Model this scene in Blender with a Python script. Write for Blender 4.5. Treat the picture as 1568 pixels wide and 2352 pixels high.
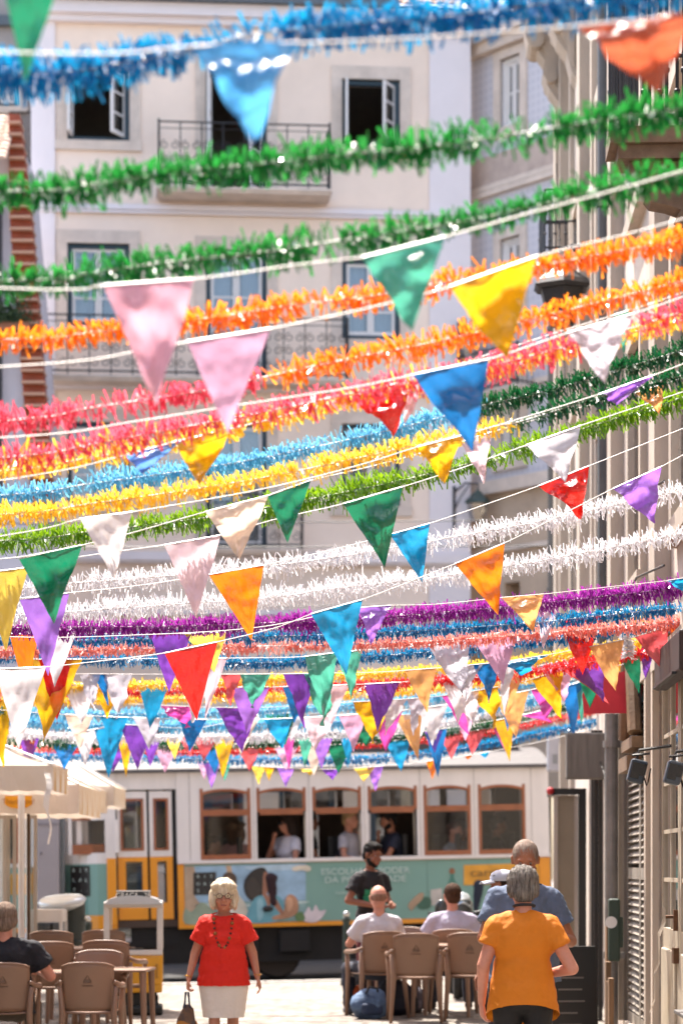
import bpy, bmesh, math, random
import numpy as np
from mathutils import Vector, Matrix, noise
random.seed(7)
R = math.radians
for o in list(bpy.data.objects): bpy.data.objects.remove(o)
sc = bpy.context.scene
COL = sc.collection

# ------------------------------------------------------------------ camera, light, exposure
F = 5553.0                      # focal length in units of a 1568 wide picture
EYE = Vector((0, 0, 1.5))
HV = 1993.0                     # height of the horizon in those units
cam = bpy.data.cameras.new('camera'); co = bpy.data.objects.new('camera', cam); COL.objects.link(co)
cam.sensor_fit = 'VERTICAL'; cam.sensor_height = 36.0; cam.lens = 36.0 * F / 2352.0
cam.shift_y = (HV - 1176.0) / 2352.0
co.location = EYE; co.rotation_euler = (R(90), 0, 0)
cam.clip_start = 0.1; cam.clip_end = 500
cam.dof.use_dof = True; cam.dof.focus_distance = 15.5; cam.dof.aperture_fstop = 2.2
sc.camera = co
SUN_EL, SUN_AZ = 64.0, -24.0    # azimuth measured from the view direction, negative = to the left
world = bpy.data.worlds.new('World'); sc.world = world; world.use_nodes = True
wn = world.node_tree; bg = wn.nodes['Background']
sky = wn.nodes.new('ShaderNodeTexSky'); sky.sky_type = 'NISHITA'; sky.sun_disc = False
sky.sun_elevation = R(SUN_EL); sky.sun_rotation = R(SUN_AZ); sky.dust_density = 3.0; sky.air_density = 1.0; sky.ozone_density = 0.6
tint = wn.nodes.new('ShaderNodeMix'); tint.data_type = 'RGBA'; tint.blend_type = 'MULTIPLY'; tint.inputs[0].default_value = 1.0; tint.inputs[7].default_value = (1.07, 1.0, .95, 1)   # warm cast multiplied into the sky light, in place of white balance
wn.links.new(sky.outputs[0], tint.inputs[6]); wn.links.new(tint.outputs[2], bg.inputs[0]); bg.inputs[1].default_value = 0.15
sun = bpy.data.lights.new('sun', 'SUN'); sun.energy = 3.3; sun.angle = R(0.5); sun.color = (1.0, 0.94, 0.86)
so = bpy.data.objects.new('sun', sun); COL.objects.link(so)
sd = Vector((math.sin(R(SUN_AZ)) * math.cos(R(SUN_EL)), math.cos(R(SUN_AZ)) * math.cos(R(SUN_EL)), math.sin(R(SUN_EL))))
so.rotation_euler = sd.to_track_quat('Z', 'Y').to_euler(); so.location = (0, 0, 30)
sc.view_settings.view_transform = 'Standard'; sc.view_settings.look = 'None'
sc.view_settings.exposure = 2.0; sc.view_settings.gamma = 1.0
sc.render.engine = 'CYCLES'
sc.cycles.max_bounces = 8; sc.cycles.transparent_max_bounces = 16

# ------------------------------------------------------------------ materials
def lin(h):
    h = h.lstrip('#'); c = [int(h[i:i+2], 16) / 255 for i in (0, 2, 4)]
    return tuple(((x / 12.92) if x <= .04045 else ((x + .055) / 1.055) ** 2.4) for x in c) + (1,)
MATS = {}
def mat(name, col, rough=.6, var=0.0, scale=4.0, bump=0.0, bscale=40.0, metal=0.0, trans=0.0, spec=.5, coat=0.0, stretch=None, var2=None, tcol=None, bdist=.02):
    if name in MATS: return MATS[name]
    m = bpy.data.materials.new(name); m.use_nodes = True; t = m.node_tree; n = t.nodes; L = t.links
    p = n['Principled BSDF']; out = n['Material Output']
    c = lin(col) if isinstance(col, str) else tuple(col) + (1,) * (4 - len(col))
    p.inputs['Base Color'].default_value = c; p.inputs['Roughness'].default_value = rough
    p.inputs['Metallic'].default_value = metal; p.inputs['Specular IOR Level'].default_value = spec
    p.inputs['Coat Weight'].default_value = coat; p.inputs['Coat Roughness'].default_value = .12
    tc = n.new('ShaderNodeTexCoord'); mp = n.new('ShaderNodeMapping'); L.new(tc.outputs['Object'], mp.inputs[0])
    if stretch: mp.inputs['Scale'].default_value = stretch
    colout = None
    if var > 0:
        nz = n.new('ShaderNodeTexNoise'); nz.inputs['Scale'].default_value = scale; nz.inputs['Detail'].default_value = 6; nz.inputs['Roughness'].default_value = .65
        L.new(mp.outputs[0], nz.inputs[0])
        rp = n.new('ShaderNodeValToRGB'); rp.color_ramp.elements[0].position = .32; rp.color_ramp.elements[1].position = .68
        d = lin(var2) if var2 else tuple(x * (1 - var) for x in c[:3]) + (1,)
        rp.color_ramp.elements[0].color = d; rp.color_ramp.elements[1].color = tuple(min(1, x * (1 + var * .35)) for x in c[:3]) + (1,)
        L.new(nz.outputs[0], rp.inputs[0]); L.new(rp.outputs[0], p.inputs['Base Color']); colout = rp.outputs[0]
    if bump > 0:
        nb = n.new('ShaderNodeTexNoise'); nb.inputs['Scale'].default_value = bscale; nb.inputs['Detail'].default_value = 4
        L.new(mp.outputs[0], nb.inputs[0]); bp = n.new('ShaderNodeBump'); bp.inputs['Strength'].default_value = bump; bp.inputs['Distance'].default_value = bdist
        L.new(nb.outputs[0], bp.inputs['Height']); L.new(bp.outputs[0], p.inputs['Normal']); L.new(bp.outputs[0], p.inputs['Coat Normal'])
    if trans > 0:
        tr = n.new('ShaderNodeBsdfTranslucent'); tr.inputs[0].default_value = lin(tcol) if tcol else c
        if colout and not tcol: L.new(colout, tr.inputs[0])
        mx = n.new('ShaderNodeMixShader'); mx.inputs[0].default_value = trans
        L.new(p.outputs[0], mx.inputs[1]); L.new(tr.outputs[0], mx.inputs[2]); L.new(mx.outputs[0], out.inputs[0])
    MATS[name] = m; return m
def glass(name, tint=(1, 1, 1), refl=.12, rough=.02):
    m = bpy.data.materials.new(name); m.use_nodes = True; t = m.node_tree; n = t.nodes; L = t.links
    n.remove(n['Principled BSDF']); out = n['Material Output']
    a = n.new('ShaderNodeBsdfTransparent'); a.inputs[0].default_value = tuple(tint) + (1,)
    g = n.new('ShaderNodeBsdfGlossy'); g.inputs['Roughness'].default_value = rough
    fr = n.new('ShaderNodeFresnel'); fr.inputs[0].default_value = 1.5
    ad = n.new('ShaderNodeMath'); ad.operation = 'ADD'; ad.operation = 'MULTIPLY'; ad.inputs[1].default_value = refl / .04; L.new(fr.outputs[0], ad.inputs[0])
    mx = n.new('ShaderNodeMixShader'); L.new(ad.outputs[0], mx.inputs[0]); L.new(a.outputs[0], mx.inputs[1]); L.new(g.outputs[0], mx.inputs[2])
    L.new(mx.outputs[0], out.inputs[0]); MATS[name] = m; return m

# ------------------------------------------------------------------ mesh builder
class MB:
    def __init__(s): s.v = []; s.f = []; s.m = []; s.T = Matrix.Identity(4)
    def add(s, vs, fs, mi=0):
        k = len(s.v); s.v += [s.T @ Vector(p) for p in vs]
        s.f += [tuple(i + k for i in f) for f in fs]; s.m += [mi] * len(fs); return s
    def box(s, x0, x1, y0, y1, z0, z1, mi=0):
        if x0 > x1: x0, x1 = x1, x0
        if y0 > y1: y0, y1 = y1, y0
        if z0 > z1: z0, z1 = z1, z0
        return s.add([(x, y, z) for x in (x0, x1) for y in (y0, y1) for z in (z0, z1)],
                     [(0, 1, 3, 2), (4, 6, 7, 5), (0, 4, 5, 1), (2, 3, 7, 6), (0, 2, 6, 4), (1, 5, 7, 3)], mi)
    def rbox(s, x0, x1, y0, y1, z0, z1, r, mi=0, seg=3):       # box with edges rounded, via bevel
        bm = bmesh.new(); bmesh.ops.create_cube(bm, size=1)
        for v in bm.verts: v.co = Vector((x0 + (v.co.x + .5) * (x1 - x0), y0 + (v.co.y + .5) * (y1 - y0), z0 + (v.co.z + .5) * (z1 - z0)))
        bmesh.ops.bevel(bm, geom=bm.edges[:], offset=r, segments=seg, affect='EDGES', profile=.5)
        bm.verts.index_update()
        s.add([v.co.copy() for v in bm.verts], [tuple(v.index for v in f.verts) for f in bm.faces], mi); bm.free(); return s
    def tube(s, pts, r, mi=0, n=8, caps=True, closed=False):
        pts = [Vector(p) for p in pts]; N = len(pts); rr = r if isinstance(r, (list, tuple)) else [r] * N
        vs = []; up = None
        for i in range(N):
            a = pts[(i - 1) % N] if (i > 0 or closed) else pts[0]; b = pts[(i + 1) % N] if (i < N - 1 or closed) else pts[-1]
            t = (b - a)
            t = t.normalized() if t.length > 1e-9 else Vector((0, 0, 1))
            if up is None:
                up = Vector((0, 0, 1)) if abs(t.z) < .9 else Vector((1, 0, 0))
            up = (up - t * up.dot(t)); up = up.normalized() if up.length > 1e-6 else t.orthogonal().normalized()
            w = t.cross(up)
            for k in range(n):
                q = 2 * math.pi * k / n; vs.append(pts[i] + (up * math.cos(q) + w * math.sin(q)) * rr[i])
        fs = []
        for i in range(N if closed else N - 1):
            j = (i + 1) % N
            for k in range(n): fs.append((i * n + k, i * n + (k + 1) % n, j * n + (k + 1) % n, j * n + k))
        if caps and not closed: fs.append(tuple(range(n))[::-1]); fs.append(tuple((N - 1) * n + k for k in range(n)))
        return s.add(vs, fs, mi)
    def lathe(s, prof, c=(0, 0, 0), n=20, mi=0, sx=1, sy=1):
        vs = []; fs = []
        for r, z in prof:
            for k in range(n):
                q = 2 * math.pi * k / n; vs.append((c[0] + r * sx * math.cos(q), c[1] + r * sy * math.sin(q), c[2] + z))
        for i in range(len(prof) - 1):
            for k in range(n): fs.append((i * n + k, i * n + (k + 1) % n, (i + 1) * n + (k + 1) % n, (i + 1) * n + k))
        fs.append(tuple(range(n))[::-1]); fs.append(tuple((len(prof) - 1) * n + k for k in range(n)))
        return s.add(vs, fs, mi)
    def ball(s, c, r, mi=0, nu=14, nv=9):
        rx, ry, rz = r if isinstance(r, (tuple, list)) else (r, r, r)
        pr = [(math.sin(math.pi * i / nv) + 1e-4, -math.cos(math.pi * i / nv)) for i in range(nv + 1)]
        vs = []; fs = []
        for a, z in pr:
            for k in range(nu): q = 2 * math.pi * k / nu; vs.append((c[0] + rx * a * math.cos(q), c[1] + ry * a * math.sin(q), c[2] + rz * z))
        for i in range(nv):
            for k in range(nu): fs.append((i * nu + k, i * nu + (k + 1) % nu, (i + 1) * nu + (k + 1) % nu, (i + 1) * nu + k))
        return s.add(vs, fs, mi)
    def prism(s, poly, a, b, axis='y', mi=0):                  # poly in the two other axes, extruded a..b along axis
        n = len(poly)
        def P(p, t):
            return (p[0], t, p[1]) if axis == 'y' else ((t, p[0], p[1]) if axis == 'x' else (p[0], p[1], t))
        vs = [P(p, a) for p in poly] + [P(p, b) for p in poly]
        fs = [tuple(range(n)), tuple(range(2 * n - 1, n - 1, -1))] + [(i, i + n, (i + 1) % n + n, (i + 1) % n) for i in range(n)]
        return s.add(vs, fs, mi)
    def quad(s, a, b, c, d, mi=0): return s.add([a, b, c, d], [(0, 1, 2, 3)], mi)
    def wall(s, x0, x1, z0, z1, y0, y1, holes, mi=0):          # wall slab with rectangular openings
        xs = sorted(set([x0, x1] + [h[0] for h in holes] + [h[1] for h in holes])); xs = [x for x in xs if x0 <= x <= x1]
        zs = sorted(set([z0, z1] + [h[2] for h in holes] + [h[3] for h in holes])); zs = [z for z in zs if z0 <= z <= z1]
        def hole(i, j):
            if i < 0 or j < 0 or i >= len(xs) - 1 or j >= len(zs) - 1: return True
            cx = (xs[i] + xs[i + 1]) / 2; cz = (zs[j] + zs[j + 1]) / 2
            return any(h[0] < cx < h[1] and h[2] < cz < h[3] for h in holes)
        for i in range(len(xs) - 1):
            for j in range(len(zs) - 1):
                if hole(i, j): continue
                a, b, c, d = xs[i], xs[i + 1], zs[j], zs[j + 1]
                s.quad((a, y0, c), (b, y0, c), (b, y0, d), (a, y0, d), mi); s.quad((a, y1, c), (a, y1, d), (b, y1, d), (b, y1, c), mi)
                if hole(i - 1, j): s.quad((a, y0, c), (a, y0, d), (a, y1, d), (a, y1, c), mi)
                if hole(i + 1, j): s.quad((b, y0, c), (b, y1, c), (b, y1, d), (b, y0, d), mi)
                if hole(i, j - 1): s.quad((a, y0, c), (a, y1, c), (b, y1, c), (b, y0, c), mi)
                if hole(i, j + 1): s.quad((a, y0, d), (b, y0, d), (b, y1, d), (a, y1, d), mi)
        return s
    def cut(s):
        if not hasattr(s, 'marks'): s.marks = []
        s.marks.append((len(s.v), len(s.f)))
    def build_each(s, name, mats, parent=None, smooth=False):
        out = []; mk = [(0, 0)] + [m for m in getattr(s, 'marks', [])] + [(len(s.v), len(s.f))]
        for (v0, f0), (v1, f1) in zip(mk, mk[1:]):
            if f1 <= f0: continue
            q = MB(); q.v = s.v[v0:v1]; q.f = [tuple(i - v0 for i in f) for f in s.f[f0:f1]]; q.m = s.m[f0:f1]; out.append(q.build(name, mats, parent, smooth=smooth))
        return out
    def build(s, name, mats, parent=None, world=False, smooth=False):
        me = bpy.data.meshes.new(name)
        vs = s.v
        if world and parent is not None:
            Mi = parent.matrix_basis.inverted() if parent.parent is None else (parent.parent.matrix_basis @ parent.matrix_basis).inverted()
            vs = [Mi @ v for v in vs]
        me.from_pydata([tuple(v) for v in vs], [], s.f); me.update()
        for m in (mats if isinstance(mats, (list, tuple)) else [mats]): me.materials.append(m)
        if len(s.m): me.polygons.foreach_set('material_index', s.m)
        if smooth: me.polygons.foreach_set('use_smooth', [True] * len(me.polygons))
        o = bpy.data.objects.new(name, me); COL.objects.link(o)
        if parent is not None: o.parent = parent
        return o
def tag(o, label=None, cat=None, group=None, kind=None):
    if label: o['label'] = label
    if cat: o['category'] = cat
    if group: o['group'] = group
    if kind: o['kind'] = kind
    return o
def thing(name, label, cat, loc=(0, 0, 0), rz=0, group=None, ry=0):
    o = bpy.data.objects.new(name, None); COL.objects.link(o); o.empty_display_size = .1
    o.rotation_mode = 'XYZ'; o.rotation_euler = (0, ry, rz); o.location = loc
    o.matrix_basis = Matrix.Translation(loc) @ Matrix.Rotation(rz, 4, 'Z') @ Matrix.Rotation(ry, 4, 'Y')
    return tag(o, label, cat, group)
def kids(o): return [c for c in bpy.data.objects if c.parent == o]
def copy_tree(o, parent=None):
    c = o.copy(); COL.objects.link(c); c.parent = parent
    for ch in kids(o): copy_tree(ch, c)
    return c
def P3(u, v, d): return Vector(((u - 784) / F * d, d, 1.5 + (HV - v) / F * d))
def onplane(root, u, v, off=0.0):                               # where the sight line meets the thing's own plane y = off
    Mi = root.matrix_basis.inverted(); o = Mi @ EYE; dv = Mi.to_3x3() @ Vector(((u - 784) / F, 1, (HV - v) / F))
    t = (off - o.y) / dv.y; p = o + dv * t; return p.x, p.z
def text(body, size, name, m, parent, loc, rot=(90, 0, 0), ext=.004, align='CENTER', sx=1.0, label=None):
    c = bpy.data.curves.new(name, 'FONT'); c.body = body; c.size = size; c.extrude = ext; c.align_x = align; c.align_y = 'CENTER'; c.space_line = .95
    t = bpy.data.objects.new(name, c); COL.objects.link(t)
    dg = bpy.context.evaluated_depsgraph_get(); me = bpy.data.meshes.new_from_object(t.evaluated_get(dg))
    bpy.data.objects.remove(t)
    M = Matrix.Translation(loc) @ (Matrix.Rotation(R(rot[2]), 4, 'Z') @ Matrix.Rotation(R(rot[1]), 4, 'Y') @ Matrix.Rotation(R(rot[0]), 4, 'X')) @ Matrix.Scale(sx, 4, (1, 0, 0))
    me.transform(M); me.name = name; me.materials.clear(); me.materials.append(m)
    o = bpy.data.objects.new(name, me); COL.objects.link(o); o.parent = parent
    return o
def remesh(mb, name, m, parent, voxel=.011, smooth=5, cuts=(), fac=.6):
    o = mb.build(name + '_tmp', m)
    md = o.modifiers.new('r', 'REMESH'); md.mode = 'VOXEL'; md.voxel_size = voxel
    if smooth:
        ms = o.modifiers.new('s', 'SMOOTH'); ms.iterations = smooth; ms.factor = fac
    dg = bpy.context.evaluated_depsgraph_get(); me = bpy.data.meshes.new_from_object(o.evaluated_get(dg)); bpy.data.objects.remove(o)
    if cuts:
        bm = bmesh.new(); bm.from_mesh(me)
        for co_, no_ in cuts: bmesh.ops.bisect_plane(bm, geom=bm.verts[:] + bm.edges[:] + bm.faces[:], plane_co=co_, plane_no=no_, clear_outer=True)
        bm.to_mesh(me); bm.free()
    me.name = name; me.materials.clear(); me.materials.append(m)
    me.polygons.foreach_set('use_smooth', [True] * len(me.polygons))
    ob = bpy.data.objects.new(name, me); COL.objects.link(ob); ob.parent = parent
    return ob
# ------------------------------------------------------------------ setting: ground, road, kerb
def gz(x, d):
    t = min(1, max(0, (d - 26) / 5)); t = t * t * (3 - 2 * t)
    q = min(1, max(0, (23.4 - d) / 2.2)); q = q * q * (3 - 2 * q)
    return .020 * (x + .4) * t - .16 * q
def sheet(name, x0, x1, y0, y1, nx, ny, m, dz=0.0):
    b = MB(); vs = []; fs = []
    for j in range(ny + 1):
        for i in range(nx + 1):
            x = x0 + (x1 - x0) * i / nx; y = y0 + (y1 - y0) * j / ny; vs.append((x, y, gz(x, y) + dz))
    for j in range(ny):
        for i in range(nx): a = j * (nx + 1) + i; fs.append((a, a + 1, a + nx + 2, a + nx + 1))
    b.add(vs, fs); return tag(b.build(name, m, smooth=True), kind='structure')
def cobble(name, c1, c2, scale, rough=.75):
    m = bpy.data.materials.new(name); m.use_nodes = True; t = m.node_tree; n = t.nodes; L = t.links; p = n['Principled BSDF']; p.inputs['Roughness'].default_value = rough
    tc = n.new('ShaderNodeTexCoord'); vo = n.new('ShaderNodeTexVoronoi'); vo.inputs['Scale'].default_value = scale; L.new(tc.outputs['Object'], vo.inputs[0])
    ve = n.new('ShaderNodeTexVoronoi'); ve.feature = 'DISTANCE_TO_EDGE'; ve.inputs['Scale'].default_value = scale; L.new(tc.outputs['Object'], ve.inputs[0])
    nz = n.new('ShaderNodeTexNoise'); nz.inputs['Scale'].default_value = .55; nz.inputs['Detail'].default_value = 8; L.new(tc.outputs['Object'], nz.inputs[0])
    sep = n.new('ShaderNodeSeparateColor'); L.new(vo.outputs['Color'], sep.inputs[0])
    mixv = n.new('ShaderNodeMath'); mixv.operation = 'MULTIPLY_ADD'; mixv.inputs[1].default_value = .5; L.new(sep.outputs[0], mixv.inputs[0]); L.new(nz.outputs[0], mixv.inputs[2])
    rp = n.new('ShaderNodeValToRGB'); rp.color_ramp.elements[0].position = .5; rp.color_ramp.elements[1].position = .92
    rp.color_ramp.elements[0].color = lin(c2); rp.color_ramp.elements[1].color = lin(c1); L.new(mixv.outputs[0], rp.inputs[0])
    ge = n.new('ShaderNodeMath'); ge.operation = 'GREATER_THAN'; ge.inputs[1].default_value = .05; L.new(ve.outputs['Distance'], ge.inputs[0])
    mx = n.new('ShaderNodeMix'); mx.data_type = 'RGBA'; mx.inputs[6].default_value = lin('6d655c'); L.new(ge.outputs[0], mx.inputs[0]); L.new(rp.outputs[0], mx.inputs[7])
    L.new(mx.outputs[2], p.inputs['Base Color'])
    bp = n.new('ShaderNodeBump'); bp.inputs['Strength'].default_value = .5; bp.inputs['Distance'].default_value = .015; L.new(ve.outputs['Distance'], bp.inputs['Height']); L.new(bp.outputs[0], p.inputs['Normal'])
    return m
M_cob = cobble('limestone_cobbles', '8d847a', '544c44', 8)
M_road = mat('road_setts', '3a3836', .85, .3, 3, .3, 60)
M_kerb = mat('kerb_stone', 'b5afa7', .7, .15, 5, .2, 60)
sheet('terrain', -150, 150, -40, 260, 30, 30, mat('far_ground', '8a8178', .9, .2, .5), dz=-.35)
sheet('pavement', -14, 14, 1.5, 31.8, 28, 120, M_cob)
sheet('road', -30, 30, 31.95, 42.5, 40, 16, M_road, dz=-.12)
sheet('pavement', -30, 30, 42.6, 46, 40, 4, M_cob, dz=.01)
k = MB()
for i in range(56):
    x = -14 + i * .5; j = random.uniform(0, .004)
    k.T = Matrix.Rotation(-math.atan(.02) * 1, 4, 'Y'); k.T = Matrix.Translation((x, 31.8, gz(x + .25, 31.8) + j)) @ k.T
    k.rbox(.003, .497, 0, .16, -.22, .012, .012)
tag(k.build('kerb', M_kerb), kind='structure')
k = MB(); 
for yy in (35.0, 36.0): 
    k.add([(-30, yy - .03, gz(-30, yy) - .112), (30, yy - .03, gz(30, yy) - .112), (30, yy + .03, gz(30, yy) - .112), (-30, yy + .03, gz(-30, yy) - .112)], [(0, 1, 2, 3)])
tag(k.build('tram_rails', mat('rail_steel', '8b8b8b', .3, metal=1.0)), kind='structure')

# ------------------------------------------------------------------ shared materials
M_cream = mat('cream_plaster', 'e8d5c4', .85, .12, .45, .15, 30)
M_cream2 = mat('pale_lilac_plaster', 'dcd5d6', .85, .06, .8, .1, 30)
M_stone = mat('limestone_trim', 'd0c1b3', .8, .2, 3, .2, 40)
M_teal = mat('dark_teal_paint', '1a3340', .45, .1, 6)
M_white = mat('white_paint', 'd8d4d0', .5, .06, 5)
M_dark = mat('dark_interior', '1b1715', .9, .3, 2)  # near-black backing behind the windows, indoor darkness put into its colour
M_iron = mat('black_iron', '1d1c1e', .5, .2, 20)
M_curt = mat('sheer_curtain', 'b9bfca', .8, .15, 3, .4, 14, stretch=(6, 6, .4))
M_gutter = mat('zinc_gutter', '555d63', .55, .2, 6)
M_tile = mat('terracotta_tile', 'b08a72', .8, .4, 9, .3, 40)
M_brick = mat('red_tile_edge', '8e4226', .8, .25, 6, .25, 30)
M_glass = glass('window_glass', (.85, .9, .92), .1)
M_glass_d = glass('tram_glass', (.88, .88, .86), .03)

def window(root, x0, x1, z0, z1, open_=None, door=False, panes=2, depth=.16, fm=None, sash=None, curt=True):
    fm = fm or M_teal; sash = sash or M_white
    b = MB(); t = .09; y0 = .05
    b.box(x0, x0 + t, y0, y0 + .1, z0, z1); b.box(x1 - t, x1, y0, y0 + .1, z0, z1); b.box(x0 + t, x1 - t, y0 + .002, y0 + .1, z1 - t, z1); b.box(x0 + t, x1 - t, y0 + .002, y0 + .1, z0, z0 + t)
    w = b.build('window_frame' if not door else 'door_frame', fm, root)
    a, c, e, g = x0 + t, x1 - t, z0 + t, z1 - t; m = (a + c) / 2
    def leaf(xa, xb, T=None):
        s = MB(); s.T = T or Matrix.Identity(4); q = .055; y = y0 + .03
        s.box(xa, xa + q, y, y + .045, e, g); s.box(xb - q, xb, y, y + .045, e, g); s.box(xa + q, xb - q, y + .001, y + .045, g - q, g); s.box(xa + q, xb - q, y + .001, y + .045, e, e + q * 1.3)
        for i in range(1, panes + 1): zz = e + (g - e) * i / (panes + 1); s.box(xa + q, xb - q, y + .006, y + .04, zz - .018, zz + .018)
        s.build('casement', sash, w)
        p = MB(); p.T = s.T; p.box(xa + q, xb - q, y + .018, y + .024, e + q, g - q); p.build('pane', M_glass, w)
    if open_ is None:
        leaf(a, m - .004); leaf(m + .004, c)
        if curt:
            k = MB(); n = 24
            for (xa, xb) in ((a + .05, m - .1), (m + .1, c - .05)):
                vs = []
                for i in range(n + 1): xx = xa + (xb - xa) * i / n; yy = y0 + .2 + .02 * math.sin(i * 1.9); vs += [(xx, yy, e), (xx, yy, g)]
                k.add(vs, [(2 * i, 2 * i + 2, 2 * i + 3, 2 * i + 1) for i in range(n)])
            k.build('curtain', M_curt, w)
    else:
        T = Matrix.Translation((c, y0 + .05, 0)) @ Matrix.Rotation(R(open_), 4, 'Z') @ Matrix.Translation((-c, -y0 - .05, 0)); leaf(m + .004, c, T)
        T = Matrix.Translation((a, y0 + .05, 0)) @ Matrix.Rotation(R(-open_ * 1.62), 4, 'Z') @ Matrix.Translation((-a, -y0 - .05, 0)); leaf(a, m - .004, T)
    return w
def surround(b, x0, x1, z0, z1, w=.2, off=-.04, sill=True, mi=0, top=None):
    top = top or w
    b.box(x0 - w, x0, off, .05, z0, z1, mi); b.box(x1, x1 + w, off, .05, z0, z1, mi); b.box(x0 - w, x1 + w, off - .003, .05, z1, z1 + top, mi)
    if sill: b.box(x0 - w - .02, x1 + w + .02, off - .03, .05, z0 - w * .9, z0, mi)
def scroll(b, cx, y, cz, r, mir=1, rad=.008):
    pts = [];
    for i in range(22):
        a = i / 21 * 2.6 * math.pi; q = r * (1 - .72 * i / 21); pts.append((cx + mir * q * math.cos(a + 1.5), y, cz + q * math.sin(a + 1.5)))
    b.tube(pts, rad, n=4, caps=False)
def balcony(root, x0, x1, zt, dep=.55, h=1.0, slab_h=.10, label=None, fancy=True, slabmat=None):
    b = MB(); b.box(x0 - .04, x1 + .04, -dep - .04, -.003, zt - slab_h * .5, zt); b.box(x0, x1, -dep, -.005, zt - slab_h, zt - slab_h * .5 - .002)
    s = b.build('balcony', slabmat or M_stone, root)
    if label: s['label'] = label
    r = MB(); y = -dep + .03
    for zz in (zt + .08, zt + h): r.tube([(x0, -.03, zz), (x0, y, zz), (x1, y, zz), (x1, -.03, zz)], .016, n=6)
    r.tube([(x0, y, zt + h - .12), (x1, y, zt + h - .12)], .008, n=4)
    for xx in (x0, x1): r.tube([(xx, y, zt), (xx, y, zt + h + .05)], .02, n=6)
    n = max(2, int((x1 - x0) / .38)); 
    for i in range(n + 1):
        xx = x0 + (x1 - x0) * i / n; r.tube([(xx, y, zt), (xx, y, zt + h)], .012, n=5)
        if i < n and fancy:
            cc = xx + (x1 - x0) / n / 2; q = (x1 - x0) / n / 4.3
            for zc, sg in ((zt + .24, 1), (zt + .52, -1), (zt + .76, 1)):
                scroll(r, cc - q, y, zc, q * .95, 1); scroll(r, cc + q, y, zc, q * .95, -1)
    for xx in (x0, x1):
        for i in range(1, 4): yy = y + (-.03 - y) * i / 4; r.tube([(xx, yy, zt), (xx, yy, zt + h)], .009, n=4)
    r.build('railing', M_iron, s)
    return s

# ------------------------------------------------------------------ the cream building across the street
AN = R(5); X0 = (575 - 784) / F * 45
cb = thing('apartment_building', 'cream plastered apartment building with dark teal window frames and iron balconies, behind the tram', 'building', (X0, 45, 0), AN)
def fx(u): return onplane(cb, u, 500)[0]
def fz(u, v): return onplane(cb, u, v)[1]
cols = [(155, 298), (473, 613), (785, 918)]
rows = []
xs = [(fx(a), fx(b)) for a, b in cols]; cz = lambda v: fz(575, v)
W = []   # x0,x1,z0,z1,open,door
W.append((xs[0][0], xs[0][1], cz(333), cz(168), 60, False)); W.append((xs[1][0], xs[1][1], cz(452), cz(160), 60, True)); W.append((xs[2][0], xs[2][1], cz(330), cz(175), 58, False))
W.append((xs[0][0], xs[0][1], cz(757), cz(567), None, False)); W.append((xs[1][0], xs[1][1], cz(884), cz(575), None, True)); W.append((xs[2][0], xs[2][1], cz(775), cz(588), None, False))
W.append((xs[0][0], xs[0][1], cz(1160), cz(975), None, False)); W.append((xs[1][0], xs[1][1], cz(1262), cz(970), None, True)); W.append((xs[2][0], xs[2][1], cz(1160), cz(970), None, False))
G = []   # ground floor shop openings
for a, b in ((150, 330), (400, 560), (640, 770), (850, 960)): G.append((fx(a), fx(b), .2, cz(1690)))
xL, xR = fx(72), fx(1079); zt = cz(50)
holes = [w[:4] for w in W] + G
b = MB(); b.wall(xL, xR, -.3, zt, 0, .45, holes)
b.box(xL, xL + .3, .45, 9, -.3, zt); b.box(xR - .3, xR, .45, 9, -.3, zt); b.box(xL, xR, 9, 9.3, -.3, zt)
b.build('wall', M_cream, cb)
b = MB()
for a, c in ((72, 127), (985, 1079)): b.box(fx(a), fx(c), -.05, -.002, -.3, zt - .05); b.cut()
b.build_each('pilaster', M_cream2, cb)
b = MB()
for v_, hh, oo in ((478, .1, .05), (492, .05, .03), (890, .1, .05), (1272, .16, .14), (1290, .06, .08), (1402, .1, .1)):
    b.box(xL - .02, xR + .02, -oo - .052, -.053, cz(v_) - hh, cz(v_)); b.cut()
b.build_each('string_course', M_cream2, cb)
b = MB(); b.box(xL - .1, xR + .1, -.28, .3, zt, zt + .22); b.box(xL - .05, xR + .05, -.16, -.001, zt - .12, zt - .002); b.build('cornice', M_cream2, cb)
b = MB(); b.box(xL - .15, xR - 1.4, -.42, -.1, zt + .222, zt + .4); b.box(xL, xR, -.1, 9.2, zt + .222, zt + .35); b.build('gutter', M_gutter, cb)
b = MB()
for w in W: surround(b, w[0], w[1], w[2], w[3], .2, -.035, sill=not w[5], top=.24); b.cut()
b.build_each('window_surround', M_stone, cb)
b = MB(); b.box(xL + .32, xR - .32, 2.6, 2.7, .1, zt - .1); b.cut()
for z_ in (cz(1275), cz(880), cz(470)): b.box(xL + .32, xR - .32, .46, 2.6, z_ - .15, z_ + .02); b.cut()
for xx in (fx(385), fx(700)): b.box(xx - .06, xx + .06, .46, 2.6, .1, zt - .1); b.cut()
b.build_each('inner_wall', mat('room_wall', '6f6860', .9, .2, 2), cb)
for w in W: window(cb, *w[:4], open_=w[4], door=w[5])
balcony(cb, fx(364), fx(750), cz(455), .7, 1.18)
balcony(cb, fx(108), fx(792), cz(882), .6, 1.1)
balcony(cb, fx(480), fx(690), cz(1268), .5, 1.0)
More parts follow.
